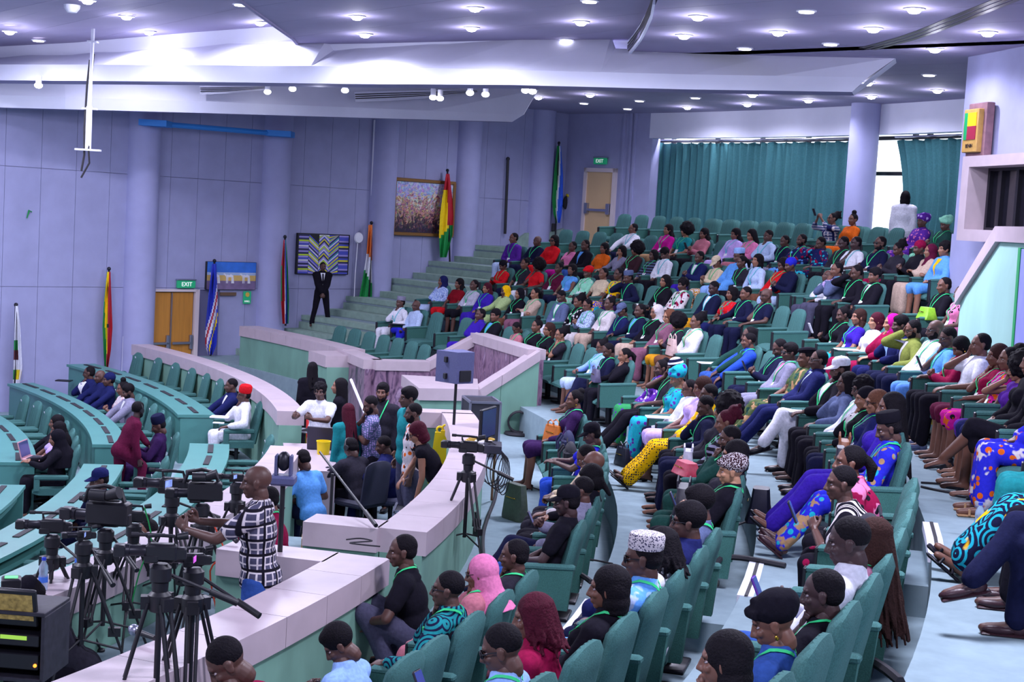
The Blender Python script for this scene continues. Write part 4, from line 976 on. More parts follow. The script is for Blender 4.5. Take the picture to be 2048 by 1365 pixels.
# hair and headwear in the head frame
def strands(b, n, z0, z1, r, a0=60, a1=300, rad=.088, sway=.02, zig=0, drop_y=-.02, seed=1):
    rr = random.Random(seed)
    for i in range(n):
        a = R(a0 + (a1-a0)*(i+.5)/n + rr.uniform(-4, 4)); x, y = sin(a)*rad*.9, cos(a)*rad*1.1 - .015; L = z1 + rr.uniform(-.04, .04); pts = [V((x*.45, y*.45-.01, .105)), V((x*.85, y*.9, .07)), V((x, y, z0))]
        for k in range(1, 6): t = k/5; pts.append(V((x*(1+.12*t) + rr.uniform(-sway, sway)*t, y*(1+.1*t) + drop_y*t + rr.uniform(-sway, sway)*t*.6, z0 + (L-z0)*t)))
        b.tube(pts, [r]*3 + [r*(1-.09*k) for k in range(1, 6)], 6)
def hair_soup(kind):
    b = MB(); cap = lambda g=0, y=-.026, z=.036: b.sph((0, y, z), (.078+g, .094+g, .088+g), 22, 16)
    if kind == 'short': cap(); b.sph((0, -.05, -.005), (.076, .062, .062), 16, 12)
    elif kind == 'fade': cap(-.001, -.022, .040)
    elif kind == 'flat': cap(.008, -.022, .048); b.sph((0, .0, .085), (.07, .085, .05), 16, 12)
    elif kind == 'curly': 
        cap(.012, -.026, .04); rr = random.Random(3)
        for i in range(60): th, ph = rr.uniform(0, 2*pi), rr.uniform(0, 1.45); b.sph((sin(ph)*cos(th)*.086, sin(ph)*sin(th)*.10-.024, cos(ph)*.095+.035), rr.uniform(.016, .024), 7, 5)
    elif kind == 'afro':
        b.sph((0, -.05, .05), (.150, .145, .150), 22, 16); rr = random.Random(4)
        for i in range(110): th, ph = rr.uniform(0, 2*pi), rr.uniform(0, 2.3); b.sph((sin(ph)*cos(th)*.142, sin(ph)*sin(th)*.138-.05, cos(ph)*.142+.05), rr.uniform(.018, .03), 7, 5)
    elif kind == 'bob': cap(.010, -.026, .034); b.sph((0, -.038, -.005), (.097, .084, .105), 22, 16); b.sph((0, -.040, -.070), (.100, .078, .075), 20, 14); b.sph((0, -.040, -.115), (.094, .070, .030), 20, 10)
    elif kind == 'long': cap(.010, -.026, .034); b.sph((0, -.042, -.01), (.096, .080, .105), 22, 16); b.sph((0, -.052, -.11), (.102, .070, .10), 20, 14); b.tube([(0, -.06, -.08), (0, -.085, -.16), (0, -.10, -.24), (0, -.105, -.34)], [.085, .092, .085, .04], 14); b.tube([(.070, -.03, -.06), (.085, -.02, -.14), (.088, .0, -.22), (.082, .01, -.28)], [.034, .036, .030, .012], 10).tube([(-.070, -.03, -.06), (-.085, -.02, -.14), (-.088, .0, -.22), (-.082, .01, -.28)], [.034, .036, .030, .012], 10)
    elif kind == 'bangs': cap(.012, -.02, .036); b.sph((0, .045, .055), (.07, .052, .036), 16, 10); b.sph((0, -.05, -.03), (.094, .075, .09), 18, 12); b.cap((0, -.10, -.05), (.0, -.15, -.16), .03, .02)
    elif kind == 'braids': cap(.006); strands(b, 30, .0, -.34, .013, 62, 298, seed=5)
    elif kind == 'longbraids': cap(.006); strands(b, 34, .0, -.56, .014, 62, 298, seed=6)
    elif kind == 'dreads': cap(.008); strands(b, 30, .0, -.17, .016, 55, 305, .096, .03, seed=7)
    elif kind == 'bun': cap(.002); b.sph((0, -.085, .10), (.050, .048, .046), 14, 10)
    elif kind == 'topbun': cap(.003); b.sph((0, -.03, .15), (.052, .05, .045), 14, 10)
    elif kind == 'pony': cap(.002); b.sph((0, -.115, .03), .03); b.tube([(0, -.12, .03), (0, -.16, -.03), (0, -.15, -.13)], [.034, .042, .02], 10)
    elif kind == 'puff': cap(.002); b.sph((0, -.11, .085), (.085, .075, .08), 16, 12); rr = random.Random(9); [b.sph((rr.uniform(-.07, .07), -.11+rr.uniform(-.06, .06), .085+rr.uniform(-.07, .07)), .022, 7, 5) for _ in range(40)]
    elif kind == 'hijab': b.sph((0, -.030, .020), (.094, .108, .112), 24, 16); b.tube([(0, -.035, -.03), (0, -.04, -.12), (0, -.035, -.20), (0, -.03, -.26)], [.092, .098, .135, .175], 20); b.sph((0, .035, -.145), (.075, .05, .06), 16, 10)
    elif kind == 'veil': b.sph((0, -.030, .020), (.096, .110, .114), 24, 16); b.tube([(0, -.035, -.03), (0, -.045, -.13), (0, -.05, -.25), (0, -.04, -.42)], [.092, .105, .17, .215], 20); b.sph((0, .03, -.15), (.08, .055, .06), 16, 10)
    elif kind == 'wrap': b.sph((0, -.036, .062), (.098, .108, .088), 22, 16); b.tube([(.07, .045, .055), (0, .082, .075), (-.07, .045, .06)], [.025, .030, .025], 10); b.sph((0, -.10, .07), (.07, .05, .06), 14, 10); b.tube([(-.08, .0, .06), (0, .05, .115), (.08, -.02, .10)], .022, 10)
    elif kind == 'gele': b.sph((0, -.04, .075), (.115, .12, .095), 22, 16); b.tube([(-.10, .02, .06), (-.02, .08, .08), (.09, .03, .12)], .028, 10).tube([(.10, .01, .05), (.02, .075, .10), (-.08, .0, .15)], .026, 10); b.sph((0, -.12, .10), (.075, .055, .065), 14, 10)
    elif kind == 'beanie': b.sph((0, -.024, .048), (.088, .104, .092), 22, 16); b.tube([(0, .0, 0)]*1 + [(0, .0, .001)], .001, 4) if False else None
    elif kind == 'headband': b.sph((0, -.024, .045), (.084, .100, .086), 22, 16)
    elif kind == 'beard': b.sph((0, .030, -.072), (.060, .060, .048), 18, 12); b.sph((.050, .015, -.045), (.018, .03, .04), 10, 8); b.sph((-.050, .015, -.045), (.018, .03, .04), 10, 8)
    return b
HK = ['short', 'fade', 'flat', 'curly', 'afro', 'bob', 'long', 'bangs', 'braids', 'longbraids', 'dreads', 'bun', 'topbun', 'pony', 'puff', 'hijab', 'veil', 'wrap', 'gele', 'beanie', 'headband', 'beard']
for k in HK:
    request(('hair', k, 'near'), hair_soup(k), .007, .45, 2 if k not in ('braids', 'longbraids', 'dreads') else 0); request(('hair', k, 'far'), hair_soup(k), .012, .4, 1 if k not in ('braids', 'longbraids', 'dreads') else 0)
HATS = {}
b = MB(); RX = Matrix.Rotation(R(10), 3, 'X')
HATS['kufi'] = MB().lathe([(.084, 0), (.088, .012), (.088, .07), (.082, .085), (.06, .092), (0, .094)], (0, -.022, .052), 24, mtx=Matrix.Scale(1.14, 3, V((0, 1, 0))) @ RX)
HATS['fila'] = MB().lathe([(.085, 0), (.09, .03), (.088, .09), (.07, .115), (.03, .122), (0, .12)], (0, -.024, .045), 24, mtx=Matrix.Rotation(R(-12), 3, 'Y') @ Matrix.Scale(1.14, 3, V((0, 1, 0))) @ RX)
HATS['cap'] = MB().lathe([(.084, 0), (.088, .02), (.082, .06), (.055, .09), (.012, .10), (0, .105)], (0, -.02, .046), 24, mtx=Matrix.Scale(1.14, 3, V((0, 1, 0))) @ Matrix.Rotation(R(6), 3, 'X'))
vs = []
for zz in (0, .008):
    for i in range(11): a = R(-72 + 144*i/10); vs += [(sin(a)*.084, cos(a)*.094-.02, .050+zz), (sin(a)*.078, max(cos(a), .0)*.085 + cos(a)*.094-.01, .040 - .014*cos(a) + .012*abs(sin(a))*-1 + zz)]
fs = []
for i in range(10): fs += [(2*i, 2*i+1, 2*i+3, 2*i+2), (22+2*i, 24+2*i, 25+2*i, 23+2*i), (2*i+1, 23+2*i, 25+2*i, 2*i+3)]
HATS['cap'].add(vs, fs)
HATS['beret'] = MB().lathe([(.082, 0), (.086, .02), (.105, .045), (.095, .07), (.05, .085), (0, .088)], (.012, -.02, .05), 22, mtx=Matrix.Rotation(R(12), 3, 'Y') @ Matrix.Scale(1.12, 3, V((0, 1, 0))))
GLm = MB()
for s in (1, -1):
    GLm.tube([(s*.033 + cos(2*pi*k/12)*.024, .094 - .012*abs(cos(2*pi*k/12)), .006 + sin(2*pi*k/12)*.020) for k in range(13)], .0028, 5); GLm.tube([(s*.057, .086, .008), (s*.074, .03, .010), (s*.080, -.02, .004)], .003, 5)
GLm.tube([(-.010, .100, .010), (.010, .100, .010)], .003, 5); GL_ME = GLm.mesh('glasses', BLACK)
SGm = MB(); SGm.v, SGm.f, SGm.mi = list(GLm.v), [list(f) for f in GLm.f], list(GLm.mi)
for s in (1, -1): SGm.sph((s*.034, .092, .005), (.027, .007, .021), 12, 8)
SG_ME = SGm.mesh('sunglasses', BLACK)
HP_ME = MB().tube([(sin(R(a))*.092, -.01, .02 + cos(R(a))*.105) for a in range(-90, 91, 15)], .009, 6).cyl((.078, -.01, -.0), (.102, -.01, -.0), .036).cyl((-.078, -.01, 0), (-.102, -.01, 0), .036).mesh('headphones', BLACK)
EB_ME = MB().sph((.083, .0, -.015), (.006, .008, .014), 8, 6).mesh('earbud', WHITE)
ER_ME = MB().sph((.080, -.002, -.055), (.006, .009, .013), 8, 6).sph((-.080, -.002, -.055), (.006, .009, .013), 8, 6).mesh('earrings', GOLD)
HOOP_ME = MB().tube([(.082, cos(2*pi*k/14)*.028, -.068 + sin(2*pi*k/14)*.028) for k in range(15)], .003, 5).mesh('hoop_earring', GOLD)
def shoe_me(kind):
    b = MB()
    if kind == 'shoe': b.sph((0, .085, -.052), (.044, .105, .030), 14, 10).sph((0, -.015, -.045), (.036, .055, .040), 12, 8).cap((0, .0, -.03), (0, .06, -.045), .036, .034); b.bbox((0, .05, -.077), (.080, .26, .018), .008)
    elif kind == 'pump': b.sph((0, .075, -.055), (.034, .105, .020), 14, 10).sph((0, -.03, -.03), (.028, .04, .026), 12, 8).tube([(0, .0, -.05), (0, .06, -.068)], [.028, .03], 8).tube([(0, -.05, -.03), (0, -.055, -.085)], [.014, .007], 8)
    elif kind == 'sandal': b.bbox((0, .06, -.075), (.078, .25, .020), .008); b.tube([(-.042, .10, -.07), (-.03, .10, -.03), (.03, .10, -.03), (.042, .10, -.07)], .010, 6).tube([(-.038, .0, -.065), (0, .045, -.0), (.038, .0, -.065)], .008, 6)
    return b.mesh('shoe', LEATHER)
SHOES = {k: shoe_me(k) for k in ('shoe', 'pump', 'sandal')}
PHONE = MB().bbox((0, 0, 0), (.072, .012, .145), .006).mesh('phone_case', LEATHER, smooth=False); SCREEN = MB().box((0, -.0068, 0), (.064, .001, .132)).mesh('phone_screen', mat('phone_glass', '#3c4a86', .15))
C = {'white': '#dcdcea', 'offwhite': '#cfc6cc', 'cream': '#d2bfa4', 'black': '#17151f', 'char': '#2a2833', 'navy': '#1c2152', 'dnavy': '#171a38', 'blue': '#2b4fc0', 'royal': '#2a2cc0', 'lblue': '#8fb2ea', 'pblue': '#b3c6ea', 'sky': '#5f9de6', 'teal': '#1f7f86', 'turq': '#22a6bd', 'green': '#2f8a52', 'dgreen': '#20443f', 'olive': '#7b8440', 'lgreen': '#a9bf86', 'mint': '#8fd6b8',
     'red': '#c81a24', 'dred': '#7d1220', 'maroon': '#571634', 'wine': '#8a1240', 'magenta': '#c01a8e', 'pink': '#d97aa8', 'rose': '#b56d7c', 'lilac': '#c0a6e6', 'purple': '#5a2a96', 'dpurple': '#331c48', 'violet': '#3a22a0', 'orange': '#d3601c', 'mustard': '#c68a1e', 'yellow': '#efb80f', 'brown': '#6b4536', 'dbrown': '#38222a', 'tan': '#a98462', 'beige': '#bfa698', 'grey': '#82809a', 'lgrey': '#b3b2c6', 'dgrey': '#4a4960', 'bgrey': '#596489', 'mauve': '#80536a',
     'jean': '#33539c', 'ljean': '#5f8fdc', 'camo': '#4c5b3a', 'hair': '#151118', 'burg': '#4a1326', 'brownh': '#3a2320', 'greyh': '#57525c', 'pat': '#7fb08c'}
RGB = {k: srgb(v) for k, v in C.items()}
SKINS = [srgb(x) for x in ('#3f2a2c', '#543832', '#6d483c', '#8b5f4c', '#a87a60')]
GREENL = srgb('#2fc57a'); BLUEL = srgb('#4fc3d0')
PEOPLE = []
def parse(line):
    a, phrase = line.split('|'); t = a.split(); d = dict(row=t[0], n=float(t[1]), sex=t[2], skin=int(t[3]), top=t[4].split(':'), bot=t[5].split(':'), hair=t[6].split(':'), arms=t[7], legs=t[8], yaw=float(t[9]), pitch=float(t[10]), lean=float(t[11]), flags=t[12] if t[12] != '-' else '', phrase=phrase.strip(), mode='sit'); return d
def colour(spec):                                      # 'navy' or 'print.rings.teal.black.turq'
    t = spec.split('.'); t = t[1:] if t[0] == 'print' else t
    if t[0] in PRINT: return PRINT[t[0]], RGB[t[1]], RGB[t[2]], RGB[t[3] if len(t) > 3 else t[1]]
    return CLOTH, RGB[t[0]], None, None
def head_matrix(d, J):
    return Matrix.Translation(J['head']) @ (Matrix.Rotation(R(d['yaw']), 4, 'Z') @ Matrix.Rotation(R(d['pitch']), 4, 'X') @ Matrix.Scale(.98, 4))
def lod_of(P):
    D = pix(P)[2]; return 'near' if D < 13.5 else 'mid' if D < 20.5 else 'far'
def prepare(d):
    d['J'] = J = joints(d); f = d['sex'] == 'f'; d['lod'] = L = lod_of(d['loc']); vx, ra, it = LODS[L]
    pk = (d['sex'], d['mode'], d['lean'], d['arms'], d['legs'], L); d['pk'] = pk
    request(('body',)+pk, body_soup(J, f), vx, ra, it)
    if d['top'][0] != 'none': request(('top', d['top'][0])+pk, top_soup(J, f, d['top'][0]), vx*1.12, ra*.8, it+2)
    if d['bot'][0] != 'none': request(('bot', d['bot'][0])+pk, bottom_soup(J, f, d['bot'][0]), vx*1.12, ra*.8, it+2)
MCACHE = {}
def get_mesh(key, m, name):
    k = (key, m.name)
    if k not in MCACHE:
        me = REQ[key][4]; me = me.copy() if len(me.materials) else me; me.materials.clear(); me.materials.append(m); me.name = name
        me.polygons.foreach_set('use_smooth', [True]*len(me.polygons)); MCACHE[k] = me
    return MCACHE[k]
BVH = {}
def bvh_of(key):
    if key not in BVH:
        me = REQ[key][4]; BVH[key] = BVHTree.FromPolygons([v.co.copy() for v in me.vertices], [tuple(p.vertices) for p in me.polygons])
    return BVH[key]
def drape(bvh, pts, w, off):
    vs = []; fs = []; Q = []
    for p in pts:
        q, nn, _, dist = bvh.find_nearest(p)
        if q is None: continue
        s = nn if (p-q).dot(nn) >= 0 or True else -nn; Q.append((q + s*off, s))
    for i, (q, nn) in enumerate(Q):
        d = (Q[min(i+1, len(Q)-1)][0] - Q[max(i-1, 0)][0]).normalized(); wv = d.cross(nn).normalized()*(w/2); vs += [q - wv, q + wv, q + wv + nn*.003, q - wv + nn*.003]
    for i in range(len(Q)-1):
        for k in range(4): j = (k+1) % 4; fs.append((i*4+k, i*4+j, i*4+4+j, i*4+4+k))
    return vs, fs, Q
TOPN = {'jacket': 'jacket', 'gown': 'gown', 'dress': 'dress', 'kaftan': 'kaftan', 'short': 'shirt', 'polo': 'shirt', 'shirt': 'shirt', 'long': 'top', 'three': 'blouse', 'sleeveless': 'top', 'hood': 'jacket'}
BOTN = {'trousers': 'trousers', 'jeans': 'jeans', 'wide': 'trousers', 'skirt': 'skirt', 'longskirt': 'skirt'}
HATN = {'hijab': 'headscarf', 'veil': 'headscarf', 'wrap': 'headwrap', 'gele': 'headwrap', 'beanie': 'beanie', 'headband': 'headband', 'kufi': 'cap', 'fila': 'cap', 'cap': 'cap', 'beret': 'beret'}
def person(d):
    J, L, pk = d['J'], d['lod'], d['pk']; f = d['sex'] == 'f'
    o = empty('person', d['loc'], d['rz']); s_ = d.get('scale', 1.0); o.scale = (s_,)*3
    tag(o, d['label'], 'person', d.get('group')); sk = SKINS[d['skin']]
    HM = head_matrix(d, J)
    parts = [mesh_arrays(REQ[('body',)+pk][4]), xform(mesh_arrays(REQ[('head', d['sex'], L)][4]), HM)]
    for k in 'RL':
        h = mesh_arrays(REQ[('hand', J['curl'+k], L)][4]); h = h if k == 'R' else flipx(h); parts.append(xform(h, J['hand'+k] @ Matrix.Scale(.97 if f else 1.04, 4)))
    if L != 'far' or d['n'] > -99:
        eb = MB()
        for s in (1, -1):
            eb.sph((s*.031, .0665, .003), (.0125, .0105, .0062), 10, 6, mi=1); eb.sph((s*.031, .0745, .003), (.0062, .0038, .0058), 8, 6, mi=2); eb.tube([(s*.014, .086, .022), (s*.031, .083, .027), (s*.047, .072, .022)], [.0026, .0036, .002], 5, mi=2); eb.tube([(s*.019, .0765, .009), (s*.031, .079, .0115), (s*.044, .071, .008)], [.002, .0028, .002], 5, mi=0)
        me = eb.mesh('e', [SKIN, EYEW, EYED]); parts.append(xform(mesh_arrays(me), HM)); bpy.data.meshes.remove(me)
    body = inst('body', join_arrays(parts, 'body', [SKIN, EYEW, EYED]), o, color=sk)
    tk = ('top', d['top'][0])+pk if d['top'][0] != 'none' else ('body',)+pk
    def cloth(key, spec, name):
        m, c1, c2, c3 = colour(spec); q = inst(name, get_mesh(key, m, name), o, color=c1)
        if c2: q['c2'] = list(c2); q['c3'] = list(c3)
        return q
    tp = None
    if d['top'][0] != 'none': tp = cloth(tk, d['top'][1], TOPN[d['top'][0]])
    if d['bot'][0] != 'none': cloth(('bot', d['bot'][0])+pk, d['bot'][1], BOTN[d['bot'][0]])
    lf = 'near' if L != 'far' else 'far'
    hb = d['hair']
    for i in range(0, len(hb), 2):                       # hair[:colour[:hat:colour]]
        k = hb[i]; 
        if k in ('bald', 'none'): continue
        spec = hb[i+1] if i+1 < len(hb) else 'hair'
        if k in HATN:
            m, c1, c2, c3 = colour(spec)
            if k in HATS: 
                ck = ('hat', k, m.name)
                if ck not in MCACHE: MCACHE[ck] = HATS[k].mesh(k, m)
                me = MCACHE[ck]
            else: me = get_mesh(('hair', k, lf), m, HATN[k])
            q = inst(HATN[k], me, o, color=c1)
            if c2: q['c2'] = list(c2); q['c3'] = list(c3)
        else: q = inst('hair', get_mesh(('hair', k, lf), HAIR, 'hair'), o, color=RGB.get(spec, RGB['hair']))
        q.matrix_local = HM
    F_ = d['flags']
    for ch, me, nm in (('G', GL_ME, 'glasses'), ('S', SG_ME, 'sunglasses'), ('H', HP_ME, 'headphones'), ('E', ER_ME, 'earrings'), ('O', HOOP_ME, 'hoop_earring'), ('U', EB_ME, 'earbud')):
        if ch in F_ and not (L == 'far' and ch in 'EUO'): q = inst(nm, me, o); q.matrix_local = HM
    if 'B' in F_: q = inst('beard', get_mesh(('hair', 'beard', lf), HAIR, 'beard'), o, color=RGB['hair']); q.matrix_local = HM
    bv = bvh_of(tk); tr, N, H = J['trot'], J['neck'], J['hip']
    if 'L' in F_ or 'l' in F_:
        vs = []; fs = []; chest = H.lerp(N, .42) + tr @ V((0, .16, 0)); w = .014 if L == 'near' else .015
        for s in (1, -1):
            P = [N + tr @ V((s*.02, -.12, .03)), N + tr @ V((s*.06, -.07, .05)), N + tr @ V((s*.085, .0, .05)), N + tr @ V((s*.08, .08, -.02)), H.lerp(N, .72) + tr @ V((s*.05, .15, 0)), H.lerp(N, .56) + tr @ V((s*.022, .16, 0)), chest]
            P = [a.lerp(b_, t) for a, b_ in zip(P, P[1:]) for t in (0, .5)] + [P[-1]]
            v2, f2, Q = drape(bv, P, w, .006); n = len(vs); vs += v2; fs += [[i+n for i in q] for q in f2]
        me = MB().add(vs, fs).mesh('lanyard', LANY); ln = inst('lanyard', me, o, color=GREENL if 'L' in F_ else BLUEL)
        q, nn = Q[-1]; xx = nn.cross(V((0, 0, 1))).normalized(); zz = xx.cross(nn)*-1; 
        c = q + V((0, 0, -.055)) + nn*.018; MB().box(c, (.085, .006, .12), rot=Matrix((xx, nn, xx.cross(nn))).transposed()).build('badge', PAPER, ln)
    sf = d.get('front') or (d['top'][2] if len(d['top']) > 2 else None)
    if sf:
        cols = sf.split('+'); rows_ = []
        def patch(hw, t0, t1, off, nm, col, v_=True):
            vs = []; fs = []; nr = 8
            for j in range(nr+1):
                t = t0 + (t1-t0)*j/nr; wd = hw*(1-j/nr) if v_ else hw
                for i in (-1, -.5, 0, .5, 1):
                    p = H.lerp(N, t) + tr @ V((i*wd, .35, 0)); hit = bv.ray_cast(p, tr @ V((0, -1, 0)))
                    q = hit[0] if hit[0] is not None else H.lerp(N, t) + tr @ V((i*wd, .12, 0)); vs.append(q + tr @ V((0, off, 0)))
            for side in (0, 1):
                n = len(vs)
            for j in range(nr):
                for i in range(4): a = j*5+i; fs.append((a, a+1, a+6, a+5))
            n = len(vs); vs2 = vs + [v - tr @ V((0, .006, 0)) for v in vs]; fs2 = fs + [tuple(i+n for i in reversed(q)) for q in fs]
            me = MB().add(vs2, fs2).mesh(nm, CLOTH); inst(nm, me, o, color=RGB[col])
        patch(.062, 1.0, .38, .004, 'shirt_front', cols[0])
        if len(cols) > 1: patch(.020, .96, .42, .009, 'necktie', cols[1], False)
    if L != 'far' or 'h' in F_:
        sk_ = d.get('shoe', 'pump:black' if f else 'shoe:black'); kd, cl = sk_.split(':')
        if kd != 'bare':
            for k in 'RL':
                y = (J['to'+k] - J['an'+k] - V((0, 0, -.05))).normalized(); z = V((0, 0, 1)) - y*y.z; z = z.normalized() if z.length > .1 else V((0, 0, 1)); x = y.cross(z)
                Mx = Matrix((x, y, z)).transposed().to_4x4(); Mx.translation = J['an'+k] + V((0, 0, 0)); q = inst('shoe', SHOES[kd], o, color=RGB[cl]); q.matrix_local = Mx
    if 'P' in F_:
        c = (J['wrR'] + J['wrL'])/2 if d['arms'] in ('phone', 'up') else J['wrR' if d['arms'].endswith('R') else 'wrL']
        ph = empty('mobile_phone'); Mx = Matrix.Translation(V(d['loc'])) @ Matrix.Rotation(d['rz'], 4, 'Z') @ Matrix.Translation(c + V((0, .10, .055))) @ Matrix.Rotation(R(-25), 4, 'X'); ph.matrix_world = Mx
        tag(ph, 'mobile phone held by the ' + ' '.join(d['phrase'].split()[:10]), 'phone'); inst('case', PHONE, ph, color=RGB[d.get('phonecol', 'char')]); inst('screen', SCREEN, ph)
    return o
